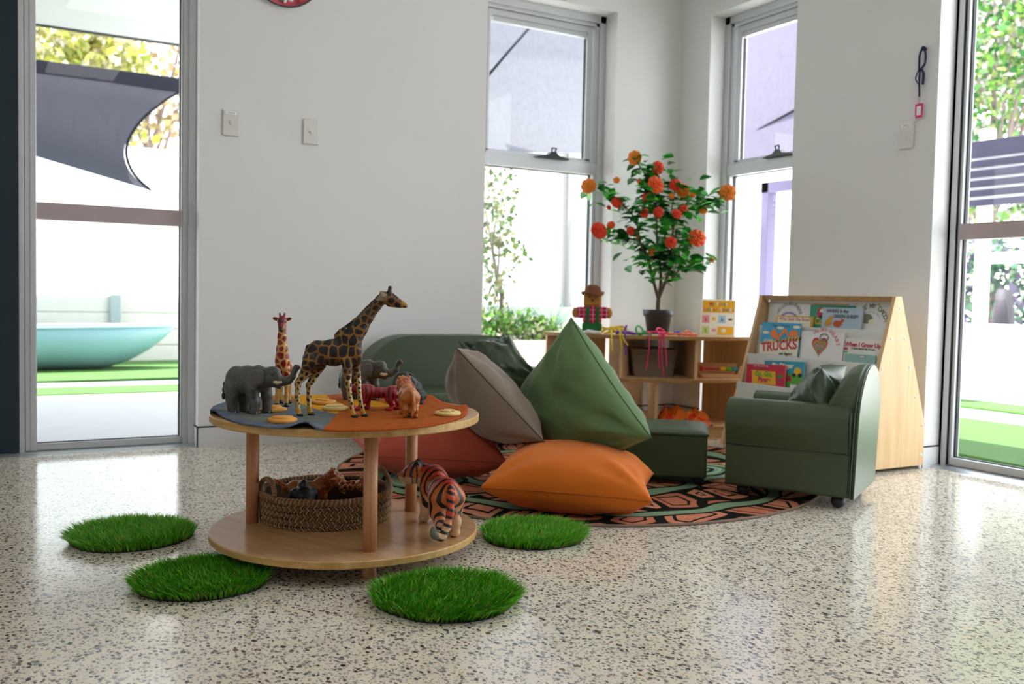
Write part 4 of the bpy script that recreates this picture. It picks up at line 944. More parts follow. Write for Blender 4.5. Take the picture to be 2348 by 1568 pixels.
def sdf_surface(prims, vox, k):
    lo = np.min([prim_bb(p)[0] for p in prims], 0)-3*vox; hi = np.max([prim_bb(p)[1] for p in prims], 0)+3*vox
    n = np.ceil((hi-lo)/vox).astype(int)+1; G = np.full(n, 4*k+4*vox)
    for p in prims:
        a, b = prim_bb(p); pad = k+2*vox
        i0 = np.maximum(((a-pad-lo)/vox).astype(int), 0); i1 = np.minimum(np.ceil((b+pad-lo)/vox).astype(int)+1, n)
        ax = [lo[d]+vox*np.arange(i0[d], i1[d]) for d in range(3)]
        X = np.stack(np.meshgrid(*ax, indexing='ij'), -1).reshape(-1, 3)
        D = prim_d(p, X).reshape(i1-i0); S = G[i0[0]:i1[0], i0[1]:i1[1], i0[2]:i1[2]]
        h = np.maximum(k-np.abs(S-D), 0)/k
        G[i0[0]:i1[0], i0[1]:i1[1], i0[2]:i1[2]] = np.minimum(S, D)-h*h*k/4
    # naive surface nets
    N = np.array(G.shape)-1; ins = G < 0
    cnt = np.zeros(N, np.int32); acc = np.zeros((*N, 3))
    cor = [(i, j, l) for i in (0, 1) for j in (0, 1) for l in (0, 1)]
    def sl(c): return tuple(slice(c[d], c[d]+N[d]) for d in range(3))
    for a in cor:
        for d in range(3):
            if a[d]: continue
            b = list(a); b[d] = 1; va, vb = G[sl(a)], G[sl(b)]; cr = (va < 0) != (vb < 0)
            t = np.where(cr, va/np.where(cr, va-vb, 1), 0)
            for e in range(3): acc[..., e] += np.where(cr, a[e]+(t if e == d else 0), 0)
            cnt += cr
    act = cnt > 0; idx = -np.ones(N, np.int64); ii = np.argwhere(act); idx[act] = np.arange(len(ii))
    V = lo+vox*(ii+acc[act]/cnt[act][:, None]); F = []
    for d in range(3):
        e, f = (d+1) % 3, (d+2) % 3
        A = [slice(0, G.shape[q]) for q in range(3)]; A[d] = slice(0, G.shape[d]-1); B = list(A); B[d] = slice(1, G.shape[d])
        sa, sb = ins[tuple(A)], ins[tuple(B)]; P = np.argwhere(sa != sb)
        if not len(P): continue
        P = P[(P[:, e] > 0) & (P[:, f] > 0) & (P[:, e] < N[e]) & (P[:, f] < N[f])]
        fl = sa[P[:, 0], P[:, 1], P[:, 2]]
        def g(de, df): Q = P.copy(); Q[:, e] -= de; Q[:, f] -= df; return idx[Q[:, 0], Q[:, 1], Q[:, 2]]
        q = np.stack([g(0, 0), g(1, 0), g(1, 1), g(0, 1)], 1); q[~fl] = q[~fl][:, ::-1]; F.append(q)
    return V, np.concatenate(F)
def vnormals(V, F):
    n = np.cross(V[F[:, 2]]-V[F[:, 0]], V[F[:, 3]]-V[F[:, 1]]); N = np.zeros_like(V)
    for k in range(4): np.add.at(N, F[:, k], n)
    return N/np.maximum(np.linalg.norm(N, axis=1, keepdims=True), 1e-12)
def relax(V, F, it=1, w=0.5):
    for _ in range(it):
        S = np.zeros_like(V); c = np.zeros(len(V))
        for k in range(4):
            a, b = F[:, k], F[:, (k+1) % 4]
            np.add.at(S, a, V[b]); np.add.at(S, b, V[a]); np.add.at(c, a, 1); np.add.at(c, b, 1)
        V = V*(1-w)+w*S/np.maximum(c, 1)[:, None]
    return V
def animal_mesh(name, prims, colfn, material, scale, vox=1.3, k=7.0, smooth=2, rough=None):
    V, F = sdf_surface(prims, vox, k); V = relax(V, F, smooth)
    if rough:
        N = vnormals(V, F); V = V+N*(rough(V)[:, None])
    V[:, 2] = np.maximum(V[:, 2], 0.0)
    N = vnormals(V, F); col = colfn(V, N)
    me = bpy.data.meshes.new(name); me.from_pydata((V*scale).tolist(), [], F.tolist()); me.materials.append(material)
    at = me.color_attributes.new('Col', 'FLOAT_COLOR', 'POINT'); at.data.foreach_set('color', np.concatenate([col, np.ones((len(V), 1))], 1).astype(np.float32).ravel())
    me.shade_smooth(); me.update(); return me
def S(h): return np.array(srgb(h))
def mixc(A, B, t): t = np.clip(t, 0, 1)[:, None]; return A*(1-t)+B*t
def full(h, P): return np.tile(S(h), (len(P), 1))
def ballmesh(name, items, material, scale=0.001, n=(12, 8)):
    m = MB()
    for c, r, *e in items:
        M = Euler([math.radians(a) for a in e[0]]).to_matrix().to_4x4() if e else None
        m.ell(Vector(c)*scale, [q*scale for q in r], M=M, nu=n[0], nv=n[1])
    return m.build(name, material)
def add(o, parent): o.parent = parent; return o
def patches(P, seed, dmin, gap, lo=None):
    """giraffe coat: distance between nearest and second nearest of scattered seeds; True inside a patch"""
    r = np.random.default_rng(seed); order = r.permutation(len(P))[:6000]; sd = []
    for i in order:
        p = P[i]; d = dmin(p) if callable(dmin) else dmin
        if all((p[0]-q[0])**2+(p[1]-q[1])**2+(p[2]-q[2])**2 > d*d for q in sd): sd.append(p)
    sd = np.array(sd); D1 = np.full(len(P), 1e9); D2 = D1.copy()
    W = P + 3.0*np.stack([vnoise(P, 0.09, 5), vnoise(P, 0.09, 6), vnoise(P, 0.09, 7)], 1)-1.5
    for s in sd:
        d = np.linalg.norm(W-s, axis=1); m = d < D1; D2 = np.where(m, D1, np.minimum(D2, d)); D1 = np.where(m, d, D1)
    return D2-D1
A_gloss = attrmat('painted_toy_plastic', rough=0.36, bump=0.25, bscale=350, spec=0.5)
A_fur = attrmat('carved_fur_toy_plastic', rough=0.42, bump=0.7, bscale=260, spec=0.45, stretch=(1, 1, 2.4))
A_skin = attrmat('wrinkled_toy_rubber', rough=0.34, bump=0.55, bscale=240, spec=0.45, stretch=(2.2, 2.2, 1))
M_eye = mat('black_toy_eye', '#0c0b0b', rough=0.15); M_horn = mat('cream_toy_tusk', '#d8c2a0', rough=0.35); M_hoof = mat('black_toy_hoof', '#1b201f', rough=0.35)
M_pinkin = mat('pink_trunk_tip', '#b03a63', rough=0.4); M_blacktuft = mat('black_tail_tuft', '#131414', rough=0.45); M_earin = mat('cream_inner_ear', '#b9aa93', rough=0.5)
TZ = 0.3845

# ---- elephants
el_prims = [('e', (-38, 0, 84), (29, 28, 38)), ('e', (-8, 0, 86), (40, 30, 38)), ('e', (22, 0, 90), (28, 26, 36)), ('e', (46, 0, 94), (22, 19, 26)), ('e', (60, 0, 97), (23, 20, 24)), ('e', (63, 0, 110), (17, 16, 13))]
el_prims += chain((74, 0, 90, 13), (90, 0, 85, 10.5), (105, 0, 88, 9), (115, 0, 99, 7.6), (121, 0, 115, 6.4), (125, 0, 123, 5.8), (131, 0, 123, 5.4))
el_prims += chain((62, 0, 80, 10), (80, 0, 69, 4.5))
el_prims += chain((14, -16, 78, 18), (13, -17, 50, 15), (20, -17, 30, 12.5), (19, -17, 6, 13.5)) + chain((34, 16, 74, 16), (38, 17, 45, 13), (39, 17, 6, 12.5))
el_prims += chain((-42, -15, 66, 21), (-44, -16, 38, 15), (-39, -16, 6, 14)) + chain((-28, 15, 56, 17), (-26, 16, 30, 13), (-24, 16, 6, 13))
el_prims += chain((-62, 0, 88, 4.5), (-71, 0, 74, 3.2), (-74, 0, 58, 2.7), (-74, 0, 50, 2.6))
def el_col(P, N):
    c = full('#55544f', P); c = mixc(c, full('#3b3a38', P), vnoise(P, 0.05, 2)*1.2-0.3); c = mixc(c, full('#6b6965', P), (vnoise(P, 0.25, 4)-0.6)*1.5)
    return c
el_mesh = animal_mesh('elephant_body', el_prims, el_col, A_skin, 0.001, vox=1.5, k=7)
M_nail = mat('grey_toenail', '#77746f', rough=0.35)
def ear_m(s):
    pr = [('e', (25, s*31, 98), (21, 2.8, 20), (s*8, 0, s*-22)), ('e', (22, s*32, 80), (14, 2.6, 19), (s*10, 12, s*-22)), ('e', (40, s*24, 94), (9, 5, 20), (0, 0, s*-22))]
    return animal_mesh('elephant_ear', pr, lambda P, N: mixc(full('#4d4c47', P), full('#625f59', P), vnoise(P, 0.16, 3)), A_skin, 0.001, vox=1.3, k=5, smooth=1)
ear_mesh = {s: ear_m(s) for s in (-1, 1)}
def elephant(label, loc, rot, scale=1.0, tuft=True):
    t = thing('toy_elephant', label, 'toy animal', loc, rot); t.scale = (scale,)*3
    b = bpy.data.objects.new('body', el_mesh); C.objects.link(b); b.parent = t
    for s in (-1, 1):
        m = MB(); m.tube([(0.070, s*0.011, 0.085), (0.080, s*0.015, 0.082), (0.091, s*0.016, 0.084)], [0.0052, 0.0048, 0.0034], 10); m.ell((0.091, s*0.016, 0.084), (0.0034,)*3, nu=10, nv=6)
        m.build('tusk', M_horn, t)
        add(ballmesh('eye', [((66, s*17.6, 103), (3.2, 2.2, 2.8))], M_eye), t)
    add(ballmesh('trunk_tip', [((133.5, 0, 122), (3.6, 3.8, 4.4))], M_pinkin), t)
    add(ballmesh('mouth', [((77, 0, 75), (8, 6, 3.2), (0, 24, 0))], M_pinkin), t)
    if tuft: add(ballmesh('tail_tuft', [((-74, 0, 42), (5.2, 4.6, 10))], M_blacktuft), t)
    for x, y in ((19, -17), (39, 17), (-39, -16), (-24, 16)):
        for a in (-40, 0, 40): add(ballmesh('toenail', [((x+13*math.cos(math.radians(a)), y+12.5*math.sin(math.radians(a)), 3.2), (3, 3.2, 3.2))], M_nail, n=(8, 6)), t)
    for s in (-1, 1): o = bpy.data.objects.new('ear', ear_mesh[s]); C.objects.link(o); o.parent = t
    return t
hR = math.atan2(R2.y, R2.x)
elephant('dark grey toy elephant with raised trunk at the left front of the table', (0.625, 2.462, TZ), hR-0.16, 1.0)
el2 = elephant('grey-brown toy elephant half hidden behind the tall dark giraffe', (1.003, 2.655, TZ), hR-0.30, 0.97)

# ---- tall dark giraffe
def giraffe_prims(pose):
    return pose
gd = [('e', (-32, 0, 160), (29, 21, 35)), ('e', (8, 0, 164), (46, 24, 35)), ('e', (50, 0, 172), (32, 23, 44)), ('e', (30, 0, 206), (20, 12, 16)), ('e', (70, 0, 160), (14, 15, 25))]
gd += chain((55, 0, 200, 27), (74, 0, 228, 21), (95, 0, 260, 16.5), (115, 0, 286, 13.5), (129, 0, 302, 13), (141, 0, 308, 13))
gd += chain((144, 0, 306, 14), (162, 0, 301, 11.5), (180, 0, 292, 8.2), (190, 0, 288, 6.6)) + chain((150, 0, 292, 8), (176, 0, 287, 5)) + [('e', (151, 0, 315, ), (11, 9, 7))]
for s in (-1, 1):
    gd += chain((149, s*4.5, 318, 4), (151.5, s*5.5, 333, 4.4)) + [('e', (135, s*16, 315), (8, 2.6, 10.5), (s*-25, -28, s*18))]
gd += chain((136, 0, 319, 3), (95, 0, 281, 3.2), (62, 0, 248, 3.4), (24, 0, 220, 3.6))
gd += chain((45, -11, 145, 16), (48, -12, 115, 9.6), (50, -13, 84, 7.4), (56, -13, 43, 5.6), (62.5, -13, 12, 5.0), (65, -13, 5, 6.5))
gd += chain((64, 11, 145, 14), (70, 12, 90, 7.4), (76, 12, 46, 5.6), (83, 12, 14, 5), (86, 12, 5, 6.5))
gd += chain((-46, -10, 140, 24), (-61, -12, 110, 13), (-79, -13, 85, 8), (-80, -13, 52, 6.2), (-78, -13, 18, 5.2), (-75, -13, 5, 6.5))
gd += chain((-30, 10, 132, 18), (-48, 12, 92, 8.6), (-57, 13, 78, 7), (-56.5, 13, 43, 5.6), (-55, 13, 16, 5), (-52, 13, 5, 6.5))
gd += chain((-58, 0, 178, 5), (-65, -2, 150, 4), (-70, -3, 122, 3.6))
def gd_col(P, N):
    z = P[:, 2]; x = P[:, 0]
    base = mixc(full('#94661f', P), full('#754816', P), vnoise(P, 0.04, 1)*1.3-0.2)
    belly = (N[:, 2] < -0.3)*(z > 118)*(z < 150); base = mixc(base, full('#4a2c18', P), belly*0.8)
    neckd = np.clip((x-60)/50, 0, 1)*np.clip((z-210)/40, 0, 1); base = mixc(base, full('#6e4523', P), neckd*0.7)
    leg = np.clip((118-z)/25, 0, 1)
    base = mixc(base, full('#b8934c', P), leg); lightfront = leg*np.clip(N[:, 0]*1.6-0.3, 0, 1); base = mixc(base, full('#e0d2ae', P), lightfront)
    dm = lambda p: 21.0 if p[2] > 140 and p[0] < 75 else (13.5 if p[2] > 120 else (11.0 if p[2] > 85 else 8.5))
    g = patches(P, 11, dm, 0); gap = np.where(z > 120, 3.0, 4.2) + 1.4*vnoise(P, 0.2, 8)
    gap = np.where(x > 136, 5.0, gap)
    base = mixc(base, full('#131210', P), np.clip((g-gap)/0.8, 0, 1))
    # dark back line and mane
    mane = ((z > 216) & (x < 140) & (N[:, 0]*-0.6+N[:, 2]*0.5 > 0.55)) | ((z > 192) & (x < 75) & (N[:, 2] > 0.8))
    base = mixc(base, full('#1d130e', P), mane*0.92)
    muzz = np.clip((x-178)/8, 0, 1); base = mixc(base, full('#a07a30', P), muzz); base = mixc(base, full('#201712', P), ((z > 322) & (x > 140))*0.9)
    base = mixc(base, full('#15110e', P), ((x > 186) & (z < 287))*0.8)
    ear = (x < 145) & (np.abs(P[:, 1]) > 11) & (z > 300); base = mixc(base, full('#8d7f6a', P), ear*0.9)
    base = mixc(base, full('#c9982b', P), np.clip((24-z)/6, 0, 1)*0.95)
    return mixc(base, full('#191e1e', P), z < 6.5)
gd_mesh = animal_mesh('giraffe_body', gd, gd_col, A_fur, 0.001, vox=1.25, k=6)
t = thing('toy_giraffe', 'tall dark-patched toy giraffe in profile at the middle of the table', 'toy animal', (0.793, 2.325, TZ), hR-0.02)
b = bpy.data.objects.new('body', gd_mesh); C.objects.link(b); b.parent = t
for s in (-1, 1):
    add(ballmesh('eye', [((160, s*10.2, 306), (3.2, 2.0, 2.6))], M_eye), t)
    add(ballmesh('inner_ear', [((136, s*17.6, 314), (5.5, 1.6, 7.8), (s*-25, -28, s*18))], M_earin), t)
add(ballmesh('tail_tuft', [((-75, -3.5, 106), (4.2, 4, 18), (0, 24, 0))], M_blacktuft), t)
for x, y in ((68, -13), (89, 12), (-72, -13), (-49, 13)): MB().lathe([(0.0068, 0.0), (0.0072, 0.002), (0.006, 0.0075), (0.0, 0.0085)], 14, M=T(x*.001, y*.001, 0), sx=1.25).build('hoof', M_hoof, t)

# ---- red-patched giraffe facing the camera
gr = [('e', (-30, 0, 116), (25, 19, 26)), ('e', (5, 0, 118), (30, 20, 25)), ('e', (30, 0, 122), (21, 19, 28))]
gr += chain((34, 0, 132, 21), (42, 0, 165, 15.5), (47, 0, 200, 12), (50, 0, 228, 10.5), (52, 0, 240, 11))
gr += chain((54, 0, 243, 11.5), (66, 0, 232, 9), (76, 0, 220, 6.5)) + [('e', (54, 0, 250), (9, 9, 7))]
for s in (-1, 1):
    gr += chain((50, s*4.5, 252, 3), (49, s*6.5, 265, 3)) + [('e', (47, s*18, 250), (3.2, 9, 5.5), (s*18, 0, 0))]
    gr += chain((34, s*12, 105, 12), (36, s*13, 62, 6.6), (36, s*13, 32, 5.4), (37, s*13, 6, 6.2)) + chain((-36, s*11, 105, 15), (-42, s*12, 66, 7), (-46, s*12, 44, 5.6), (-44, s*12, 6, 6.2))
gr += chain((-54, 0, 122, 3.5), (-60, 0, 96, 2.6), (-62, 0, 76, 3))
def gr_col(P, N):
    z = P[:, 2]; base = mixc(full('#c69246', P), full('#d6ad63', P), vnoise(P, 0.05, 2))
    g = patches(P, 5, lambda p: 17.0 if p[2] > 90 and p[2] < 150 else 14.5, 0)
    m = np.clip((g-(4.2+vnoise(P, 0.15, 3)))/0.8, 0, 1)*(z > 72); base = mixc(base, full('#8c1426', P), m)
    fc = (z > 214)*np.clip((N[:, 0]*0.8+N[:, 2]*0.6-0.35)*3, 0, 1); base = mixc(base, full('#8a1426', P), fc)
    base = mixc(base, full('#8a1426', P), (z > 255)*1.0); base = mixc(base, full('#141212', P), ((P[:, 0] > 74) & (z < 228))*1.0)
    spot = np.exp(-((P[:, 1])**2+(z-245)**2)/40)*(P[:, 0] > 58); base = mixc(base, full('#1a1414', P), spot*1.6)
    ear = (np.abs(P[:, 1]) > 12) & (z > 240) & (z < 262); base = mixc(base, full('#c88d3c', P), ear*1.0); base = mixc(base, full('#4a1414', P), ear*(N[:, 0] > 0.75))
    return base
gr_mesh = animal_mesh('red_giraffe_body', gr, gr_col, A_gloss, 0.001, vox=1.3, k=6)
t = thing('toy_giraffe', 'smaller toy giraffe with crimson patches facing the camera behind the dark grey elephant', 'toy animal', (0.752, 2.600, TZ), math.radians(-112)); t.scale = (0.97,)*3
b = bpy.data.objects.new('body', gr_mesh); C.objects.link(b); b.parent = t
for s in (-1, 1): add(ballmesh('eye', [((60, s*10.2, 241), (2.6, 2.2, 3))], M_eye), t)
for x, y in ((38, -13), (38, 13), (-43, -12), (-43, 12)): MB().lathe([(0.0078, 0.0), (0.0076, 0.004), (0.0062, 0.0105), (0.0, 0.0115)], 14, M=T(x*.001, y*.001, 0), sx=1.15).build('hoof', M_hoof, t)

# ---- big cats share one skeleton
def cat_prims(turn=0.0, hx=86, hz=92, tail=None, legs=None, slim=1.0, mane=0):
    d = np.array([math.cos(turn), math.sin(turn)])
    p = [('e', (-45, 0, 72), (29, 23*slim, 26)), ('e', (-2, 0, 70), (46, 22*slim, 23)), ('e', (40, 0, 72), (29, 23*slim, 29)), ('e', (40, 0, 90), (19, 13, 12)), ('e', (-44, 0, 86), (20, 15, 12))]
    nb = np.array([58.0, 0]); H = nb+d*(hx-58)
    p += chain((52, 0, 82, 21), (H[0], H[1], hz, 17))
    f = lambda a, s, z: (H[0]+d[0]*a-d[1]*s, H[1]+d[1]*a+d[0]*s, z)
    p += [('e', (H[0], H[1], hz), (19, 19, 18))] + chain((*f(8, 0, hz-3), 13), (*f(22, 0, hz-7), 9.5)) + chain((*f(10, 0, hz-13), 9), (*f(20, 0, hz-14), 6.5))
    for s in (-1, 1): p += [('e', f(-3, s*13, hz+15), (5.5, 6.5, 7)), ('e', f(14, s*7, hz-7), (7, 7, 7))]
    L = legs or ((6, -14), (-6, 14), (-8, -15), (8, 15))
    for dx, y in L[:2]:
        p += chain((42, y*0.9, 66, 15), (44+dx*0.4, y, 40, 10.5), (45+dx, y, 12, 8)) + [('e', (51+dx, y, 6.5), (12.5, 9.5, 7))]
    for dx, y in L[2:]:
        p += chain((-46, y*0.85, 66, 20), (-38+dx*0.3, y, 44, 14), (-56+dx*0.8, y, 27, 8.6), (-54+dx, y, 10, 7.6)) + [('e', (-47+dx, y, 6.5), (12.5, 9.5, 7))]
    p += chain(*(tail or [(-70, 0, 84, 6), (-86, 0, 66, 5.4), (-92, 0, 44, 5.2), (-98, 6, 22, 5.2)]))
    return p, f
def stripes(P, w, thr, seed):
    s = np.sin(2*np.pi*(P[:, 0]/w+0.55*vnoise(P, 0.035, seed)+0.12*vnoise(P, 0.12, seed+1)-0.0035*np.abs(P[:, 2]-80)))
    return np.clip((s-thr-0.35*(vnoise(P, 0.08, seed+2)-0.5))/0.12, 0, 1)
# striped tiger on the lower shelf
tg_tail = [(-70, 0, 88, 6.5), (-84, 2, 74, 6), (-90, 4, 52, 5.8), (-94, 10, 30, 5.8), (-98, 18, 16, 5.6), (-100, 27, 12, 5.2), (-99, 33, 20, 5.0), (-97, 34, 28, 4.2)]
tg, tf = cat_prims(turn=1.25, hx=90, hz=88, tail=tg_tail, legs=((4, -15), (16, 15), (-18, 15), (6, -15)), slim=1.08)
def tg_col(P, N):
    z = P[:, 2]; x = P[:, 0]
    c = mixc(full('#d77a3c', P), full('#c9622c', P), vnoise(P, 0.05, 2)*1.3-0.2)
    top = np.clip((z-80)/14, 0, 1)*np.clip(N[:, 2]*1.5-0.35, 0, 1); c = mixc(c, full('#c22a28', P), top*0.95)
    under = np.clip((58-z)/14, 0, 1)*np.clip(-N[:, 2]*1.6+0.2+0.6*(z < 30), 0, 1); c = mixc(c, full('#dcc3a3', P), under*0.85)
    inner = np.clip((44-z)/14, 0, 1)*(0.35+0.5*vnoise(P, 0.06, 9)); c = mixc(c, full('#e0b892', P), inner)
    tail = (x < -76) & (z < 86); seg = np.sin(2*np.pi*(z-0.35*P[:, 1])/13.0) > 0.35
    st = stripes(P, 13.0, 0.30, 3)*np.clip((z-14)/14, 0.15, 1)*(~tail)
    c = mixc(c, full('#c8302a', P), (tail & (z > 45))*0.7); c = mixc(c, full('#151312', P), np.where(tail, seg*1.0, st))
    tipm = tail & (P[:, 1] > 26.5) & (z > 13); c = mixc(c, full('#5d6a55', P), tipm*0.95)
    hd = (P[:, 1] > 17) & (x > 45); jaw = hd & (z < 82); c = mixc(c, full('#dcbd9c', P), jaw*0.75)
    hs = hd & (np.sin(2*np.pi*(P[:, 1]+0.25*x+6*vnoise(P, 0.05, 12))/9.0) > 0.62) & (z > 68) & (P[:, 1] < 40); c = mixc(c, full('#171412', P), hs*0.9)
    ear = hd & (z > 103); c = mixc(c, full('#181515', P), ear*(vnoise(P, 0.15, 3) > 0.35))
    return c
tg_mesh = animal_mesh('tiger_body', tg, tg_col, A_fur, 0.001, vox=1.3, k=7)
def cat_face(t, f, hz, nose='#3a1f1c', whites=False):
    for s in (-1, 1): add(ballmesh('eye', [(f(17, s*8.5, hz+5), (2.6, 2.6, 2.6))], M_eye), t)
    add(ballmesh('nose', [(f(30.5, 0, hz-4.5), (3, 4, 2.6))], mat('toy_nose_'+nose[1:], nose, rough=0.35)), t)
t = thing('toy_tiger', 'orange and black striped toy tiger walking away on the lower shelf', 'toy animal', (1.093, 2.285, 0.0662), math.radians(77)); t.scale = (1.62, 1.55, 1.58)
b = bpy.data.objects.new('body', tg_mesh); C.objects.link(b); b.parent = t; cat_face(t, tf, 88, '#b5656a')

# crimson tiger on the table, facing left
rt_tail = [(-70, 0, 86, 6), (-82, -3, 78, 5.5), (-90, -8, 60, 5.2), (-92, -12, 40, 5), (-94, -14, 22, 4.6)]
rt, rf = cat_prims(turn=0.15, hx=84, hz=84, tail=rt_tail, legs=((22, 14), (-6, -14), (16, 15), (-10, -15)), slim=1.05)
def rt_col(P, N):
    z = P[:, 2]; c = mixc(full('#a81224', P), full('#8e0e1e', P), vnoise(P, 0.06, 2)); c = mixc(c, full('#c7302e', P), (z < 22)*0.5)
    st = stripes(P, 15.0, 0.55, 21)*np.clip((z-30)/20, 0, 1)*np.clip(1.6-np.abs(N[:, 2]), 0.5, 1); c = mixc(c, full('#120e0e', P), st)
    c = mixc(c, full('#17100f', P), (P[:, 0] < -88)*(z < 32)*1.0)
    return c
rt_mesh = animal_mesh('crimson_tiger_body', rt, rt_col, A_gloss, 0.001, vox=1.3, k=7)
t = thing('toy_tiger', 'crimson toy tiger with black stripes behind the legs of the tall giraffe', 'toy animal', (0.962, 2.405, TZ), hR+PI+0.10); t.scale = (0.80, 0.80, 0.68)
b = bpy.data.objects.new('body', rt_mesh); C.objects.link(b); b.parent = t; cat_face(t, rf, 84, '#1c1012')

# lions
ln_tail = [(-70, 0, 84, 5), (-82, -3, 76, 4.6), (-87, -6, 54, 4.2), (-88, -6, 28, 4), (-88, 0, 14, 4)]
ln, lf = cat_prims(turn=0.25, hx=84, hz=98, tail=ln_tail, legs=((4, -15), (-4, 15), (-6, -15), (6, 15)), slim=0.98)
rr = random.Random(5)
def mane_prims(f, hz, n=130):
    out = [('e', f(-8, 0, hz-2), (20, 25, 27)), ('e', f(-26, 0, hz-16), (20, 24, 28))]
    for i in range(n):
        a = rr.uniform(0, 2*PI); u = rr.random(); ax = 6-48*u; R = 24+4*math.sin(3*a)*0.5+2*(1-u); dz = -22*u
        p0 = f(ax, R*math.sin(a)*0.95, hz+dz+R*math.cos(a)*0.98); p1 = f(ax-rr.uniform(8, 14), (R+rr.uniform(-1, 3))*math.sin(a+rr.uniform(-.15, .15)), hz+dz-5+(R+2)*math.cos(a))
        out.append(('c', p0, p1, rr.uniform(2.6, 4.2), 1.6))
    return out
ml = mane_prims(lf, 98)
def ln_col(P, N): return mixc(full('#c07a3c', P), full('#a9602b', P), vnoise(P, 0.05, 4)*1.3-0.2)
def mane_col(P, N): return mixc(mixc(full('#c06a32', P), full('#8c3d1a', P), vnoise(P, 0.12, 4)*1.5-0.3), full('#d98d58', P), np.clip((vnoise(P, 0.3, 6)-0.62)*3, 0, 1))
ln_mesh = animal_mesh('lion_body', ln, ln_col, A_gloss, 0.001, vox=1.4, k=7); mane_mesh = animal_mesh('lion_mane', ml, mane_col, A_fur, 0.001, vox=1.2, k=2.6, smooth=1)
def lion(label, loc, rot, sc, tuft=True):
    t = thing('toy_lion', label, 'toy animal', loc, rot); t.scale = (sc,)*3
    b = bpy.data.objects.new('body', ln_mesh); C.objects.link(b); b.parent = t
    b = bpy.data.objects.new('mane', mane_mesh); C.objects.link(b); b.parent = t
    cat_face(t, lf, 98, '#2a1a14')
    for s in (-1, 1): add(ballmesh('ear', [(lf(-4, s*17, 98+20), (5, 6, 7))], bpy.data.materials['cream_inner_ear'] if False else M_ear_l), t)
    if tuft: add(ballmesh('tail_tuft', [((-88, 8, 11), (5.5, 8, 6))], M_blacktuft), t)
    return t
M_ear_l = mat('tawny_toy_ear', '#b5652f', rough=0.4)
lion('tawny toy lion seen from behind at the right front of the table', (0.985, 2.262, TZ), math.radians(74), 0.80)

# gorilla
go = [('e', (34, 0, 66), (17, 15, 18)), ('e', (27, 0, 80), (12, 9, 11))] + chain((44, 0, 60, 10), (51, 0, 57, 8)) + [('e', (46, 0, 70), (6, 12, 4))]
go += [('e', (12, 0, 54), (24, 25, 26)), ('e', (-10, 0, 42), (24, 25, 24)), ('e', (-26, 0, 26), (20, 24, 20))]
for s in (-1, 1):
    go += chain((20, s*20, 58, 13), (28, s*27, 34, 9.5), (36, s*25, 9, 8)) + [('e', (40, s*25, 7), (9, 7, 7))] + chain((-26, s*16, 22, 14), (-8, s*24, 20, 10), (-12, s*24, 6, 8)) + [('e', (-6, s*24, 5.5), (12, 7, 5.5))]
def go_col(P, N):
    c = mixc(full('#212227', P), full('#141518', P), vnoise(P, 0.07, 2)); c = mixc(c, full('#33363c', P), np.clip((vnoise(P, 0.2, 3)-0.55)*2.5, 0, 1)*(P[:, 0] < 15))
    return mixc(c, full('#161616', P), (P[:, 0] > 42)*(P[:, 2] < 74)*1.0)
go_mesh = animal_mesh('gorilla_body', go, go_col, A_fur, 0.001, vox=1.3, k=6)
def gorilla(label, loc, rot, sc):
    t = thing('toy_gorilla', label, 'toy animal', loc, rot); t.scale = (sc,)*3
    b = bpy.data.objects.new('body', go_mesh); C.objects.link(b); b.parent = t
    for s in (-1, 1): add(ballmesh('eye', [((51.5, s*6, 66.5), (1.8, 2.8, 2))], bpy.data.materials['cream_inner_ear']), t)
    add(ballmesh('nose', [((56, 0, 62), (3, 5, 3))], M_eye), t)
    return t
gorilla('black toy gorilla sitting behind the tawny lion', (1.103, 2.512, TZ), math.radians(205), 1.03)

# ---- toys lying in the seagrass basket
BK = Vector((0.868, 2.567, 0.0662))
def lay(o, loc, eul): o.location = loc; o.rotation_euler = eul
q = lion('toy lion with open mouth propped inside the seagrass basket', BK, 0, 0.88, tuft=False)
lay(q, BK+R2*-0.045+F2*0.02+Vector((0, 0, 0.016)), (0.06, -0.10, hR+0.05))
q = gorilla('black toy gorilla with pointed head poking out of the seagrass basket', BK, 0, 0.95)
q.scale = (1.15,)*3; lay(q, BK+R2*-0.042+F2*-0.100+Vector((0, 0, 0.018)), (0, -0.45, hR+PI/2+0.3))
t = thing('toy_giraffe', 'toy giraffe with crimson spots lying on its side in the seagrass basket', 'toy animal', BK+R2*0.075+F2*0.045+Vector((0, 0, 0.068)), 0)
b = bpy.data.objects.new('body', gr_mesh); C.objects.link(b); b.parent = t; t.rotation_euler = (PI/2-0.35, 0.0, hR+0.05); t.scale = (0.72,)*3
for s in (-1, 1): add(ballmesh('eye', [((60, s*10.2, 241), (2.6, 2.2, 3))], M_eye), t)
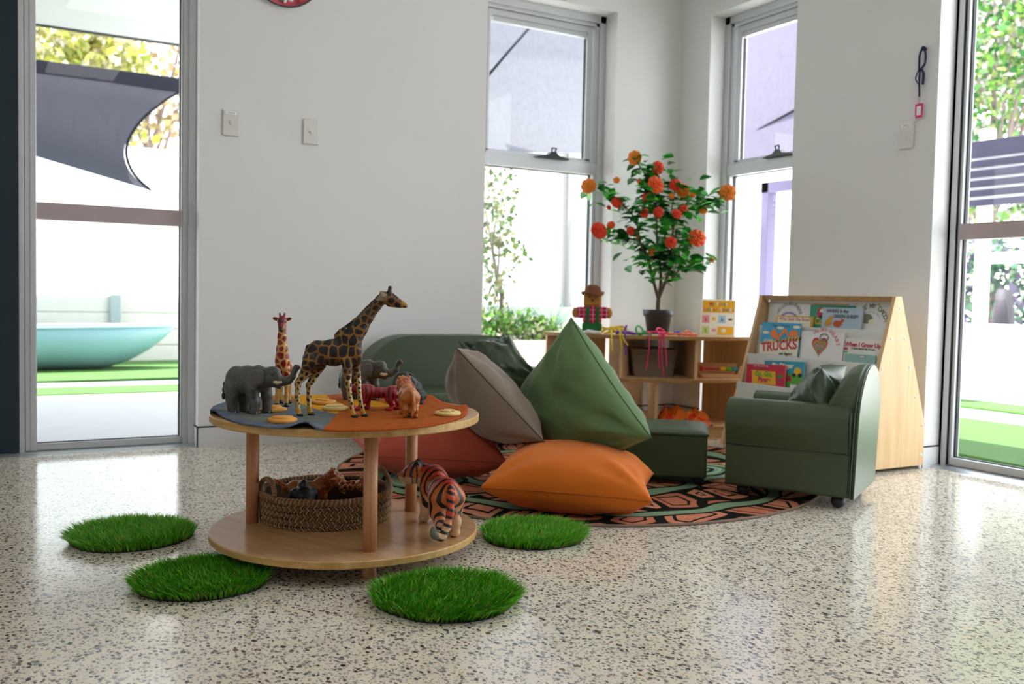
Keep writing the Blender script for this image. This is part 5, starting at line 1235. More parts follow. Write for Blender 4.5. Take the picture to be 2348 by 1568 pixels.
# a snake-like lizard tail: red-orange dinosaur lying under the handle
dz = [('e', (0, 0, 14), (26, 15, 13))] + chain((-14, 0, 15, 12), (-40, 2, 22, 9), (-66, 3, 32, 6), (-88, 4, 42, 3.4), (-98, 4, 47, 1.8)) + chain((18, 0, 18, 11), (36, 0, 24, 9), (50, 0, 22, 6))
for s in (-1, 1): dz += chain((12, s*10, 10, 6), (18, s*16, 5, 5)) + chain((-14, s*10, 10, 7), (-10, s*17, 5, 5))
def dz_col(P, N):
    c = mixc(full('#c2382a', P), full('#d9773c', P), np.clip(0.6-N[:, 2], 0, 1)); return mixc(c, full('#7a1418', P), stripes(P, 20, 0.5, 31)*(N[:, 2] > 0.1))
dz_mesh = animal_mesh('tiger_tail_body', dz, dz_col, A_gloss, 0.001, vox=1.4, k=6)
t = thing('toy_animal', 'red and orange toy with raised pointed tail at the left of the seagrass basket', 'toy animal', BK+R2*-0.065+F2*-0.0+Vector((0, 0, 0.042)), 0); t.rotation_euler = (0, 0.10, hR-0.25)
b = bpy.data.objects.new('body', dz_mesh); C.objects.link(b); b.parent = t
for s in (-1, 1): add(ballmesh('eye', [((48, s*5, 26), (2, 2, 2))], M_eye), t)
# ================================================================== SMALL THINGS
# ---- track-print discs on the felt mat
M_disc = mat('amber_resin_disc', '#dd9b3e', rough=0.5, var=0.06, vscale=40, bump=0.1, bscale=200)
M_disc2 = mat('pale_amber_disc', '#dcc07c', rough=0.5, var=0.06, vscale=40, bump=0.1, bscale=200)
def print_disc(label, x, y, mat_, style, rot=0.0, s=1.0):
    p = onZ(x, y, 0.3852); rr = random.Random(x)
    t = thing('track_disc', label, 'toy disc', (p.x, p.y, 0.3848), rot, 'animal track discs on the felt mat'); t.scale = (s,)*3
    n = 40; f = lambda a: 0.035*(1+0.05*math.sin(3*a+x)+0.03*math.sin(5*a+y))
    prof = [(0.93, 0), (1.0, 0.003), (0.985, 0.0075), (0.92, 0.0092), (0.0, 0.0096)]
    m = MB(); vs = [Vector((f(2*PI*k/n)*r*math.cos(2*PI*k/n), f(2*PI*k/n)*r*math.sin(2*PI*k/n), z)) for r, z in prof for k in range(n)]
    m._add(vs, [(i*n+k, i*n+(k+1) % n, (i+1)*n+(k+1) % n, (i+1)*n+k) for i in range(len(prof)-1) for k in range(n)], True)
    m.build('disc', mat_, t)
    if style == 'oval':
        m = MB(); n = 36; vs = [Vector((0.026*r*math.cos(2*PI*k/n)*(1+0.06*math.sin(4*PI*k/n)), 0.021*r*math.sin(2*PI*k/n)+0.002, z)) for r, z in ((1.0, 0.009), (1.0, 0.0128), (0.92, 0.0142), (0.0, 0.0145)) for k in range(n)]
        m._add(vs, [(i*n+k, i*n+(k+1) % n, (i+1)*n+(k+1) % n, (i+1)*n+k) for i in range(3) for k in range(n)], True); m.build('raised_print', mat_, t)
    else:
        for cx, cy, r in (((0, -0.006, 0.012), (-0.014, 0.010, 0.006), (-0.005, 0.016, 0.006), (0.006, 0.016, 0.006), (0.015, 0.009, 0.006)) if style == 'paw' else ((-0.009, 0.002, 0.011), (0.009, 0.002, 0.011))):
            MB().lathe([(r, 0.009), (r, 0.0125), (r*0.85, 0.0140), (0, 0.0142)], 20, M=T(cx, cy, 0), sy=1.1 if style == 'paw' else 1.6).build('raised_print', mat_, t)
print_disc('amber track disc between the dark grey elephant and the red giraffe', 626, 942, M_disc, 'oval', 0.3)
print_disc('amber track disc nearest the front edge of the felt mat', 647, 967, M_disc, 'oval', -0.4)
print_disc('amber track disc farther back on the yellow felt, behind the tall giraffe', 743, 925, M_disc, 'paw', 0.2)
print_disc('pale amber track disc on the yellow and orange felt seam', 768, 939, M_disc2, 'oval', 0.1)
print_disc('pale cream track disc alone at the right end of the orange felt', 1027, 951, M_disc2, 'hoof', 0.5)

# ---- seagrass basket
M_sg = mat('twisted_seagrass', '#a88761', rough=0.65, var=0.35, vscale=120, bump=0.5, bscale=500, stretch=(1, 1, 1))
M_sgd = mat('dark_basket_shell', '#3b2b1d', rough=0.9, var=0.3, vscale=150)
bk = thing('seagrass_basket', 'round woven seagrass basket of toy animals on the lower shelf', 'basket', BK, hR+0.62)
M_sg2 = mat('dark_twisted_seagrass', '#80603d', rough=0.7, var=0.35, vscale=120, bump=0.5, bscale=500)
def rope(m, R, z, r, turns, ph=0.0, sx=1.0, sy=1.0, wob=0.0, sg=1):
    n = turns*7
    for s in (0, PI):
        pts = []; m.cur = 0 if s == 0 else 1
        for i in range(n):
            a = 2*PI*i/n; q = a*turns*sg+s+ph; rad = R+r*0.95*math.cos(q)+wob*math.sin(a*5+z*300); pts.append((sx*rad*math.cos(a), sy*rad*math.sin(a), z+r*0.95*math.sin(q)+wob*math.cos(a*7+z*200)))
        m.tube(pts, r*0.68, 5, closed=True)
m = MB()
for k in range(8): rope(m, 0.178+0.0005*k, 0.005+k*0.0092, 0.0038, 62+3*(k % 3), ph=k*1.9, wob=0.0009, sg=1 if k % 2 else -1)
m.build('woven_wall', [M_sg, M_sg2], bk)
m = MB(); m.lathe([(0.0, 0.002), (0.170, 0.002), (0.1725, 0.006), (0.1745, 0.074), (0.1715, 0.074), (0.1695, 0.008), (0.0, 0.006)], 72); m.build('dark_shell', M_sgd, bk)  # added dark shell behind the weave, blocks light through its gaps
m = MB(); rope(m, 0.180, 0.077, 0.0062, 95, wob=0.0008); m.build('rim', [M_sg, M_sg2], bk)
for sx in (-1, 1):
    m = MB(); pa = []
    for i in range(41):
        a = PI*i/40; pa.append(Vector((sx*(0.176-0.006*math.sin(a)), -0.055*math.cos(a)+(0.0), 0.076+0.046*math.sin(a)**0.8)))
    for s in (0, PI):
        q = []
        for i in range(201):
            t_ = i/200*40; k = min(39, int(t_)); p = pa[k].lerp(pa[k+1], t_-k); an = i*0.75+s; q.append(p+Vector((0.0035*math.cos(an), 0, 0.0035*math.sin(an))))
        m.cur = 0 if s == 0 else 1; m.tube(q, 0.0042, 6)
    m.build('handle', [M_sg, M_sg2], bk)

# ---- artificial grass mats
M_blade = attrmat('artificial_grass_blade', rough=0.45, spec=0.35)
M_backing = mat('black_mat_backing', '#17191f', rough=0.8)
def blades(R, n, seed, H=0.036):
    r = np.random.default_rng(seed); V, F, Cc = [], [], []
    pal = [S('#52a818'), S('#69c41e'), S('#3f9316'), S('#86cf36'), S('#5ab31c'), S('#b0bd4c')]
    while len(F) < n*2:
        a, q = r.uniform(0, 2*PI), math.sqrt(r.uniform(0, 1)); edge = R*(1+0.02*math.sin(3*a+seed)+0.012*math.sin(7*a)); x, y = edge*q*math.cos(a), edge*q*math.sin(a)
        out = max(0, q-0.80)/0.20; h = H*r.uniform(0.75, 1.12)*(1-0.15*out); w = r.uniform(0.0013, 0.0022); az = r.uniform(0, 2*PI)
        lean = np.array([0.35*math.cos(2.2), 0.35*math.sin(2.2)])*h*0.9+r.normal(0, 0.30, 2)*h+np.array([math.cos(a), math.sin(a)])*out*h*0.75
        d = np.array([math.cos(az), math.sin(az)])*w; o = len(V)
        m1 = np.array([x, y])+lean*0.35; t_ = np.array([x, y])+lean
        V += [(x-d[0], y-d[1], 0.003), (x+d[0], y+d[1], 0.003), (m1[0]+d[0]*.85, m1[1]+d[1]*.85, h*0.62), (m1[0]-d[0]*.85, m1[1]-d[1]*.85, h*0.62), (t_[0], t_[1], h)]
        F += [(o, o+1, o+2, o+3), (o+3, o+2, o+4)]
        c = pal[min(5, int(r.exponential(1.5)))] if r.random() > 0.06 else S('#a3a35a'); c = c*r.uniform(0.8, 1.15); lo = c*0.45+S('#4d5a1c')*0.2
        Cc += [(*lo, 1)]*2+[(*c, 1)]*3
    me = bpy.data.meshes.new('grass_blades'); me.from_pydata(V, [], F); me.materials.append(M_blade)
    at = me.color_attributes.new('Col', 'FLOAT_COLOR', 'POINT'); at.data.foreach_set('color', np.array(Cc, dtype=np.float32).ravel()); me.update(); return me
GRASS = [((-1.060, 2.630), 0.160, 'round artificial grass mat farthest left on the floor', 0.3), ((-0.733, 2.238), 0.152, 'round artificial grass mat tucked under the left side of the table', 1.7),
         ((-0.142, 2.150), 0.165, 'round artificial grass mat in front of the table, nearest the camera', 2.9), ((0.071, 2.730), 0.147, 'round artificial grass mat between the table and the rug', 4.1), ((-0.655, 2.93), 0.15, 'artificial grass mat behind the table, mostly hidden by a leg', 5.2)]
base_mesh = None
for (rx, fy), R, lab, rot in GRASS:
    p = R2*rx+F2*fy; t = thing('grass_mat', lab, 'grass mat', (p.x, p.y, 0), rot, 'artificial grass mats around the table')
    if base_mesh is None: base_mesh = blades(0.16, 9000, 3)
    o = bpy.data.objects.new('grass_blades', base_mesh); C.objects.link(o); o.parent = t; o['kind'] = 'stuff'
    n = 48; m = MB(); m.prism([((0.158*(1+0.02*math.sin(3*a+3)+0.012*math.sin(7*a)))*math.cos(a), (0.158*(1+0.02*math.sin(3*a+3)+0.012*math.sin(7*a)))*math.sin(a)) for a in np.linspace(0, 2*PI, n+1)[:-1]], 'z', 0.0, 0.005); m.build('backing', M_backing, t)
    t.scale = (R/0.16, R/0.16, 1.0)

# ---- flowering artificial tree in a pot
tree = thing('potted_flower_tree', 'artificial tree with orange flowers in a black pot on the corner shelf', 'potted plant', dep(1508, 760, 5.05), 0)
tree.location.z = 0.520
PX = 5.05/FL
def tp(x, y, dd=0.0):
    """a point of the tree, given where it shows; dd is depth from the trunk, toward (-) or away (+)"""
    q = dep(x, y, 5.05+dd); return q-Vector(tree.location)
M_pot = mat('black_plastic_pot', '#2c292d', rough=0.4); M_soil = mat('dark_soil', '#2a2119', rough=0.95, bump=1, bscale=200); M_bark = mat('brown_stem', '#5b4231', rough=0.7, bump=0.4, bscale=200, var=0.2, vscale=50)
M_leaf = attrmat('glossy_leaf', rough=0.35, spec=0.5)
sc_ = PX
MB().lathe([(0.056, 0.0), (0.071, 0.093), (0.079, 0.095), (0.083, 0.128), (0.077, 0.128), (0.073, 0.10), (0.0, 0.097)], 40).build('pot', M_pot, tree)
MB().lathe([(0.075, 0.114), (0.03, 0.122), (0.0, 0.123)], 32).build('soil', M_soil, tree)
m = MB(); st = []
fork = tp(1510, 686)
m.tube(bez([Vector((0.0, 0.0, 0.10)), tp(1509, 702), fork], 6), 0.012, 10)
stems = [[fork, tp(1497, 640, -.02), tp(1487, 600, -.03), tp(1470, 560, -.02), tp(1440, 545, -.03), tp(1412, 530, -.05)],
         [fork, tp(1515, 645, .02), tp(1513, 600, .03), tp(1507, 560, .03), tp(1505, 480, 0), tp(1502, 400, -.02)],
         [fork, tp(1528, 640, 0), tp(1540, 600, -.04), tp(1541, 560, -.06), tp(1552, 500, -.04), tp(1600, 470, -.05), tp(1655, 452, -.07)],
         [tp(1513, 610, .03), tp(1520, 560, .06), tp(1540, 480, .06), tp(1550, 420, .04)],
         [tp(1487, 600, -.03), tp(1470, 560, -.06), tp(1455, 500, -.1), tp(1415, 460, -.11), tp(1370, 430, -.09)],
         [tp(1538, 640, 0), tp(1560, 618, -.04), tp(1590, 605, -.06), tp(1615, 592, -.06)],
         [tp(1537, 605, -.02), tp(1556, 595, .05), tp(1560, 560, .08), tp(1590, 540, .08)],
         [tp(1505, 480, 0), tp(1490, 440, -.03), tp(1478, 400, -.05), tp(1460, 372, -.06)],
         [tp(1455, 500, -.1), tp(1480, 470, -.12), tp(1475, 420, -.1)],
         [tp(1552, 500, -.04), tp(1570, 470, -.02), tp(1600, 440, .03)]]
pts_all = []
for i, s in enumerate(stems):
    q = bez(s, 6); n_ = len(q); r0 = 0.0088 if i < 3 else 0.0045; m.tube(q, [r0*(1-0.75*k/n_)+0.0008 for k in range(n_)], 7); pts_all += [(p, k/n_) for k, p in enumerate(q)]
m.build('stems', M_bark, tree)
lr = random.Random(12); LV, LF, LC = [], [], []
def leaf(p, d, L, w, col):
    d = d.normalized(); side = d.cross(Vector((lr.uniform(-.6, .6), lr.uniform(-.6, .6), 1))).normalized(); nn = side.cross(d); o = len(LV)
    for t_, ww in ((0, 0.08), (0.25, 0.75), (0.5, 1.0), (0.78, 0.62), (1.0, 0.03)):
        c = p+d*(L*t_)-Vector((0, 0, 1))*(L*0.22*t_*t_)
        LV.extend([c-side*(w*ww)+nn*(w*0.25*ww), c, c+side*(w*ww)+nn*(w*0.25*ww)]); LC.extend([(*(v*lr.uniform(.9, 1.1) for v in col), 1)]*3)
    for k in range(4): a = o+3*k; LF.extend([(a, a+1, a+4, a+3), (a+1, a+2, a+5, a+4)])
greens = [srgb(c) for c in ('#1f7d24', '#289426', '#17651b', '#36a92f', '#4cc236', '#1e6a2f')]
for p, t_ in pts_all:
    z = p.z
    if z < 0.26: continue
    for _ in range(3 if z > 0.36 else 1):
        a = lr.uniform(0, 2*PI); d = Vector((math.cos(a), math.sin(a), lr.uniform(-0.35, 0.6))); leaf(p+Vector((lr.gauss(0, .016), lr.gauss(0, .016), lr.gauss(0, .016))), d, lr.uniform(0.055, 0.088), lr.uniform(0.016, 0.024), lr.choice(greens))
for x, y in ((1345, 440), (1365, 425), (1385, 440), (1362, 465), (1392, 420), (1640, 440), (1630, 460), (1615, 450), (1655, 430), (1650, 490), (1600, 495), (1620, 585), (1628, 600), (1600, 610), (1580, 605), (1475, 625), (1480, 605), (1400, 550), (1415, 560), (1420, 545), (1390, 525), (1375, 545), (1540, 400), (1545, 360), (1525, 392), (1476, 395), (1560, 430)):
    q = tp(x, y, lr.uniform(-.1, .08))
    for _ in range(2):
        a = lr.uniform(0, 2*PI); leaf(q, Vector((math.cos(a), math.sin(a), lr.uniform(-.4, .5))), lr.uniform(0.058, 0.09), lr.uniform(0.017, 0.024), lr.choice(greens[1:5]))
for _ in range(110):
    q = tp(lr.gauss(1510, 42), lr.gauss(500, 55), lr.gauss(0, .07)); a = lr.uniform(0, 2*PI); leaf(q, Vector((math.cos(a), math.sin(a), lr.uniform(-.4, .5))), lr.uniform(0.06, 0.092), lr.uniform(0.018, 0.025), lr.choice(greens))
mb = MB(); mb._add(LV, LF, True); lf_o = mb.build('foliage', M_leaf, tree, cols=LC, flipfix=False)
# flowers: layered petals, each flower a part
M_pet = [mat('orange_petal', '#ef5a12', rough=0.5, var=0.12, vscale=90), mat('red_orange_petal', '#e23a12', rough=0.5, var=0.12, vscale=90), mat('amber_petal', '#f08a22', rough=0.5, var=0.12, vscale=90)]
def flower(q, r, face, mt, buds=False):
    m = MB(); f = face.normalized(); a0 = f.orthogonal().normalized(); b0 = f.cross(a0)
    layers = ((8, 1.12, 0.10), (7, 0.80, 0.34), (6, 0.50, 0.50), (4, 0.25, 0.55)) if not buds else ((5, 0.8, 0.55), (5, 0.6, 0.8), (4, 0.35, 0.95))
    for k, (n_, rr_, up_) in enumerate(layers):
        for i in range(n_):
            an = 2*PI*(i+0.5*k)/n_+k; d = a0*math.cos(an)+b0*math.sin(an); c = q+d*(r*rr_*0.52)+f*(r*up_*0.55)
            sd_ = f.cross(d); M_ = Matrix((d*0.86+f*(0.25+0.3*k), sd_, f*0.9-d*0.3)).transposed().to_4x4(); m.ell(c, (r*0.52*(rr_*0.6+0.35), r*0.46*(rr_*0.6+0.35), r*0.13), M=M_, nu=9, nv=6)
    m.build('flower', mt, tree)
FL_ = [(1456, 362, 15, 2, 0, -.06), (1507, 385, 14, 1, 0, -.05), (1502, 425, 19, 0, 0, -.11), (1548, 425, 13, 1, 0, -.07), (1567, 437, 14, 2, 0, -.04), (1588, 446, 9, 2, 1, -.02), (1467, 416, 8, 2, 1, -.07), (1414, 415, 10, 2, 1, -.1), (1350, 427, 16, 2, 0, -.08), (1414, 465, 12, 1, 0, -.12), (1483, 452, 10, 1, 0, -.12), (1509, 487, 11, 1, 0, -.12), (1477, 488, 10, 1, 0, -.11), (1551, 491, 11, 1, 0, -.12), (1567, 480, 10, 1, 0, -.08), (1372, 530, 18, 1, 0, -.1), (1401, 517, 9, 0, 0, -.07), (1446, 530, 10, 1, 0, -.1), (1538, 556, 12, 1, 0, -.12), (1597, 547, 19, 0, 0, -.03), (1668, 442, 17, 2, 0, -.07), (1632, 596, 7, 2, 1, -.06), (1540, 450, 8, 2, 1, -.07), (1494, 578, 8, 2, 0, -.05), (1612, 482, 9, 2, 0, -.02), (1395, 477, 7, 1, 1, -.09), (1463, 545, 7, 2, 1, -.06)]
fr_ = random.Random(8)
for x, y, r, k, bu, dd in FL_:
    flower(tp(x, y, dd), r*PX*1.12, Vector((-0.5+fr_.uniform(-.4, .4), -0.86+fr_.uniform(-.4, .4), 0.15+fr_.uniform(-.3, .35))), M_pet[k], bool(bu))

# ---- shelf-top things
SZ = 0.5205
def face_cam(p): return math.atan2(-p.y, -p.x)+PI/2      # local -y looks at the room
# scarecrow toy
sp_ = dep(1357, 752, 4.95); sp_.z = SZ
sw = thing('scarecrow_doll', 'stuffed scarecrow doll with brown hat and red checked shirt on the corner shelf', 'doll', sp_, hR)
u = 4.95/FL
M_tan = mat('tan_felt', '#b07a35', rough=0.9, bump=0.3, bscale=300); M_hat = mat('brown_felt_hat', '#7a4a2c', rough=0.9, bump=0.3, bscale=300); M_over = mat('green_felt_overalls', '#1f6a34', rough=0.9, bump=0.3, bscale=300)
def checkmat():
    m, nt, b = newmat('red_checked_cloth'); tc = node(nt, 'ShaderNodeTexCoord'); sp = node(nt, 'ShaderNodeSeparateXYZ'); link(nt, tc.outputs['Object'], sp.inputs[0])
    f = None
    for ax in ('X', 'Z'):
        mu = node(nt, 'ShaderNodeMath', operation='MULTIPLY'); link(nt, sp.outputs[ax], mu.inputs[0]); mu.inputs[1].default_value = 42.0
        fr = node(nt, 'ShaderNodeMath', operation='FRACT'); link(nt, mu.outputs[0], fr.inputs[0]); lt = node(nt, 'ShaderNodeMath', operation='LESS_THAN'); link(nt, fr.outputs[0], lt.inputs[0]); lt.inputs[1].default_value = 0.16
        f = lt if f is None else f
    mxm = node(nt, 'ShaderNodeMath', operation='MAXIMUM'); link(nt, f.outputs[0], mxm.inputs[0]); link(nt, lt.outputs[0], mxm.inputs[1])
    mx = node(nt, 'ShaderNodeMixRGB'); link(nt, mxm.outputs[0], mx.inputs[0]); mx.inputs[1].default_value = (*srgb('#b01c48'), 1); mx.inputs[2].default_value = (*srgb('#d98ba0'), 1)
    link(nt, mx.outputs[0], b.inputs['Base Color']); b.inputs['Roughness'].default_value = 0.9; return m
M_check = checkmat()
MB().box((-22*u, -0.03, 0), (22*u, 0.03, 24*u)).build('overalls', M_over, sw, bevel=0.012, seg=3)
MB().box((-21*u, -0.028, 22*u), (21*u, 0.028, 62*u)).build('shirt', M_check, sw, bevel=0.01, seg=3)
for s in (-1, 1):
    MB().box((s*18*u if s > 0 else -36*u, -0.022, 34*u), (36*u if s > 0 else -18*u, 0.022, 60*u)).build('sleeve', M_check, sw, bevel=0.012, seg=3)
    MB().ell((s*38*u, 0, 46*u), (8*u, 0.018, 12*u)).build('hand', M_tan, sw)
    MB().box((s*11*u-4*u, -0.032, 18*u), (s*11*u+4*u, -0.024, 60*u)).build('strap', M_over, sw, bevel=0.002)
MB().box((-20*u, -0.028, 60*u), (20*u, 0.028, 94*u)).build('head', M_tan, sw, bevel=0.014, seg=3)
MB().box((-3*u, -0.036, 72*u), (2*u, -0.028, 78*u)).build('nose', M_hat, sw, bevel=0.002)
for s in (-1, 1): MB().ell((s*8*u, -0.029, 82*u), (0.004, 0.002, 0.004)).build('eye', M_eye, sw)
m = MB(); n = 40
prof = [(26, 88), (27, 91), (19, 96), (17, 104), (10, 110), (0, 111)]
vs = [Vector((r*u*math.cos(2*PI*k/n), r*u*0.95*math.sin(2*PI*k/n), (z+(4*math.sin(2*2*PI*k/n+0.7) if r > 20 else 0))*u)) for r, z in prof for k in range(n)]
m._add(vs, [(i*n+k, i*n+(k+1) % n, (i+1)*n+(k+1) % n, (i+1)*n+k) for i in range(5) for k in range(n)], True); m.build('hat', M_hat, sw)

# letter-sounds box
bp_ = dep(1645, 767, 4.98); bp_.z = SZ; u = 4.98/FL
lb = thing('letter_sounds_box', 'white and yellow letter sounds flash card box standing on the corner shelf', 'box', bp_, hR+0.10)
M_cardw = mat('white_card', '#f1efe8', rough=0.45); M_yel = mat('yellow_print', '#efb40f', rough=0.45); M_pk = mat('pink_square', '#eb9aa6', rough=0.5); M_bl = mat('pale_blue_square', '#a9cde8', rough=0.5); M_gn = mat('pale_green_square', '#c6dc86', rough=0.5)
M_r = mat('red_print', '#d33341', rough=0.5); M_g = mat('green_print', '#3d9a48', rough=0.5); M_b = mat('blue_print', '#3f6fc0', rough=0.5); M_k = mat('black_print', '#222222', rough=0.5); M_o = mat('orange_print', '#ec7d1c', rough=0.5)
MB().box((-42*u, 0, 0), (42*u, 0.055, 82*u)).build('box', M_cardw, lb, bevel=0.002)
FR = lambda x, z, y=-0.0004: T(x*u, y, z*u) @ Rx(PI/2)
def rect(par, name, x0, z0, x1, z1, mt, y=-0.0006):
    return MB().box((x0*u, y, z0*u), (x1*u, 0.0002, z1*u)).build(name, mt, par)
rect(lb, 'title_panel', -36, 52, 38, 79, M_yel)
for i, (wd_, zz, x0) in enumerate((('My First', 71.5, -19), ('Letter Sounds', 59, -34))):
    for k, ch in enumerate(wd_):
        if ch == ' ': continue
        st_ = 5.2 if i == 0 else 5.55
        text('letter', ch, 11*u, FR(x0+k*st_+2, zz, -0.0008), (M_r, M_g, M_b, M_cardw)[k % 4], lb, bold=0.0006)
for x0, z0, mt, ch in ((-37, 28, M_pk, 's'), (1, 28, M_bl, 'a'), (-37, 3, M_gn, 't')):
    rect(lb, 'letter_square', x0, z0, x0+17, z0+18, mt); text('letter', ch, 15*u, FR(x0+8.5, z0+9, -0.0008), M_k, lb)
rect(lb, 'bottom_panel', 0, 2, 37, 20, M_yel)
MB().lathe([(0, 0), (4*u, 0), (4*u, 0.0008)], 16, M=FR(-10, 38, 0.0)).build('sun_picture', M_yel, lb)
MB().ell((29*u, -0.0005, 37*u), (5.5*u, 0.0008, 2.2*u)).build('ant_picture', M_k, lb); MB().ell((-9*u, -0.0005, 12*u), (6*u, 0.0008, 3.5*u)).build('hat_picture', M_pk, lb)
MB().ell((14*u, -0.0008, 11*u), (6*u, 0.0008, 4*u)).build('picture', M_cardw, lb)

# ribbons: wrist-ring streamers in heaps, some hanging over the shelf edge
def ribbon(label, col, pts3, loops, w=0.010, grp='coloured ribbon streamers on the shelf top'):
    """pts3: list of strips (lists of points px,py,depth or world)"""
    mt = mat('ribbon_'+label.split()[0], col, rough=0.45, sheen=0.2)
    P0 = Vector(pts3[0][0]); t = thing('ribbon_streamer', label, 'ribbon', P0, 0, grp); i = 0
    for s in pts3:
        q = bez([Vector(p)-P0 for p in s], 8); m = MB(); L, R_ = [], []
        m2 = MB(); m2.tube(q, w/2, 6, flat=(0.9, 0.55)); m2.build('ribbon', mt, t)
    for c, r, e in loops:
        m = MB(); c = Vector(c)-P0; M_ = Euler(e).to_matrix(); m.tube([c+M_ @ Vector((r*math.cos(a), r*math.sin(a), 0)) for a in np.linspace(0, 2*PI, 25)[:-1]], 0.005, 6, closed=True); m.build('ring', mt, t)
    return t
def sh_(x, dd=0.03, z=0.0):   # on the shelf top, dd behind its front edge as seen at image column x
    q = onZ(x, 767, SZ+0.004); pass
    # walk along the arc for the point seen in that column
    k = min(range(len(arcf)), key=lambda i: abs(math.atan2(arcf[i].y, arcf[i].x)-math.atan2(q.y, q.x))); p = arcf[k]
    d = Vector((q.x, q.y, 0)).normalized(); L = Vector((p.x, p.y, 0)).length; r = d*L+d*dd; r.z = SZ+0.004+z; return r
def hang(x, drop):            # just in front of the edge, hanging
    p = sh_(x, -0.012); p.z = SZ-drop; return p
ribbon('yellow ribbon streamers hanging over the front edge near the doll', '#f0d010', [[sh_(1380, .05, .03), sh_(1400, .03, .02), sh_(1402, .005, .004), hang(1403, .03), hang(1405, .085)], [sh_(1420, .04, .02), sh_(1421, .005, .005), hang(1424, .03), hang(1427, .062)], [sh_(1420, .04, .02), sh_(1424, .005, .005), hang(1433, .03), hang(1440, .05)], [sh_(1376, .06, .006), sh_(1400, .07, .03), sh_(1430, .06, .02)], [sh_(1385, .02, .002), sh_(1410, .04, .012), sh_(1450, .03, .002)]], [(sh_(1412, .06, .022), .026, (0.5, .3, 0))], w=0.014)
ribbon('mustard ribbon ring lying on the yellow and purple ribbons', '#e3a21a', [[sh_(1395, .09, .01), sh_(1415, .08, .035), sh_(1440, .08, .01)]], [(sh_(1425, .09, .02), .028, (0.6, -.3, 0))])
ribbon('purple ribbon streamers beside the yellow ones', '#6a25b0', [[sh_(1412, .02, .003), sh_(1432, .02, .01), sh_(1460, .02, .003)], [sh_(1432, .03, .012), sh_(1434, .0, .004), hang(1434, .04), hang(1437, .10)], [sh_(1430, .07, .01), sh_(1437, .07, .045)]], [(sh_(1425, .03, .010), .022, (0.2, .1, 0))], w=0.014)
ribbon('green ribbon ring standing up left of the plant pot', '#17a043', [[sh_(1450, .03, .003), sh_(1475, .03, .006), sh_(1495, .03, .003)], [sh_(1440, .05, .012), sh_(1455, .05, .004)]], [(sh_(1466, .05, .020), .024, (1.2, 0, 0.2)), (sh_(1482, .05, .010), .02, (0.4, .2, 0))], w=0.014)
ribbon('hot pink ribbon streamers hanging down in front of the basket', '#f01a6c', [[sh_(1485, .04, .015), sh_(1488, .0, .008), hang(1489, .06), hang(1486, .12), hang(1484, .17)], [sh_(1510, .03, .015), sh_(1511, .0, .006), hang(1512, .05), hang(1512, .11), hang(1515, .165)], [sh_(1514, .03, .015), sh_(1516, .0, .006), hang(1517, .05), hang(1519, .12), hang(1525, .20)], [sh_(1520, .03, .01), sh_(1522, .0, .004), hang(1526, .05), hang(1530, .11), hang(1531, .15)], [sh_(1480, .05, .012), sh_(1510, .03, .016), sh_(1545, .05, .004)]], [(sh_(1516, .04, .016), .026, (0.7, .2, 0))], w=0.011)
ribbon('blue ribbon loops behind the pink ribbons', '#2346c8', [[sh_(1500, .08, .006), sh_(1506, .08, .016), sh_(1512, .08, .004)], [sh_(1545, .07, .006), sh_(1555, .07, .014), sh_(1562, .06, .004)]], [(sh_(1554, .07, .010), .016, (0.6, .1, 0))], w=0.014)
ribbon('coral orange ribbons on the shelf top left of the letter box', '#fb7a4a', [[sh_(1530, .03, .004), sh_(1555, .02, .008), sh_(1595, .02, .003)], [sh_(1565, .01, .003), sh_(1580, .01, .006), sh_(1600, .02, .003)]], [(sh_(1580, .03, .012), .020, (0.6, .1, 0))], w=0.014)
ribbon('white patterned ribbon lying in front of the doll', '#e9e6ea', [[sh_(1338, .03, .002), sh_(1355, .03, .008), sh_(1378, .02, .002)]], [(sh_(1358, .04, .006), .026, (0.2, .1, 0))], w=0.016)

# grey-brown woven basket on the middle shelf
M_wick = mat('grey_brown_wicker', '#9c8a78', rough=0.8, var=0.2, vscale=120)
wb_p = dep(1493, 862, 4.97); wb_p.z = 0.3035; u = 4.97/FL
wb = thing('wicker_basket', 'rectangular grey-brown wicker basket in the middle shelf opening', 'basket', wb_p, hR+0.03)
m = MB(); n = 17
def rr_ring(w_, d_, z, k): return [Vector((x, y, z)) for x, y in ((-w_, -d_), (w_, -d_), (w_, d_), (-w_, d_))]
for k in range(n):
    f_ = k/(n-1); w_ = (42+9*f_)*u; d_ = (28+5*f_)*u; z = 2*u+f_*56*u; c = rr_ring(w_, d_, z, k); pts = []
    for i in range(4):
        a, b = c[i], c[(i+1) % 4]
        for j in range(12):
            p = a.lerp(b, j/12); nrm_ = Vector(((b-a).y, -(b-a).x, 0)).normalized(); pts.append(p+nrm_*(0.0022*(1 if (j+k) % 2 else -1)))
    m.tube(pts, 0.0042, 5, closed=True)
m.build('woven_sides', M_wick, wb)
m = MB(); c0_, c1_ = rr_ring(40*u, 26*u, 0.002, 0), rr_ring(49*u, 31*u, 57*u, 0)
m._add(c0_+c1_, [(3, 2, 1, 0)]+[(i, (i+1) % 4, (i+1) % 4+4, i+4) for i in range(4)]); o = m.build('liner', mat('dark_wicker_inside', '#4d4036', rough=0.9), wb); so_ = o.modifiers.new('Solidify', 'SOLIDIFY'); so_.thickness = 0.003
MB().tube([p*1.0 for p in sum([[a.lerp(b, j/6) for j in range(6)] for a, b in zip(rr_ring(51*u, 33*u, 60*u, 0), rr_ring(51*u, 33*u, 60*u, 0)[1:]+rr_ring(51*u, 33*u, 60*u, 0)[:1])], [])], 0.006, 6, closed=True).build('rim', M_wick, wb)
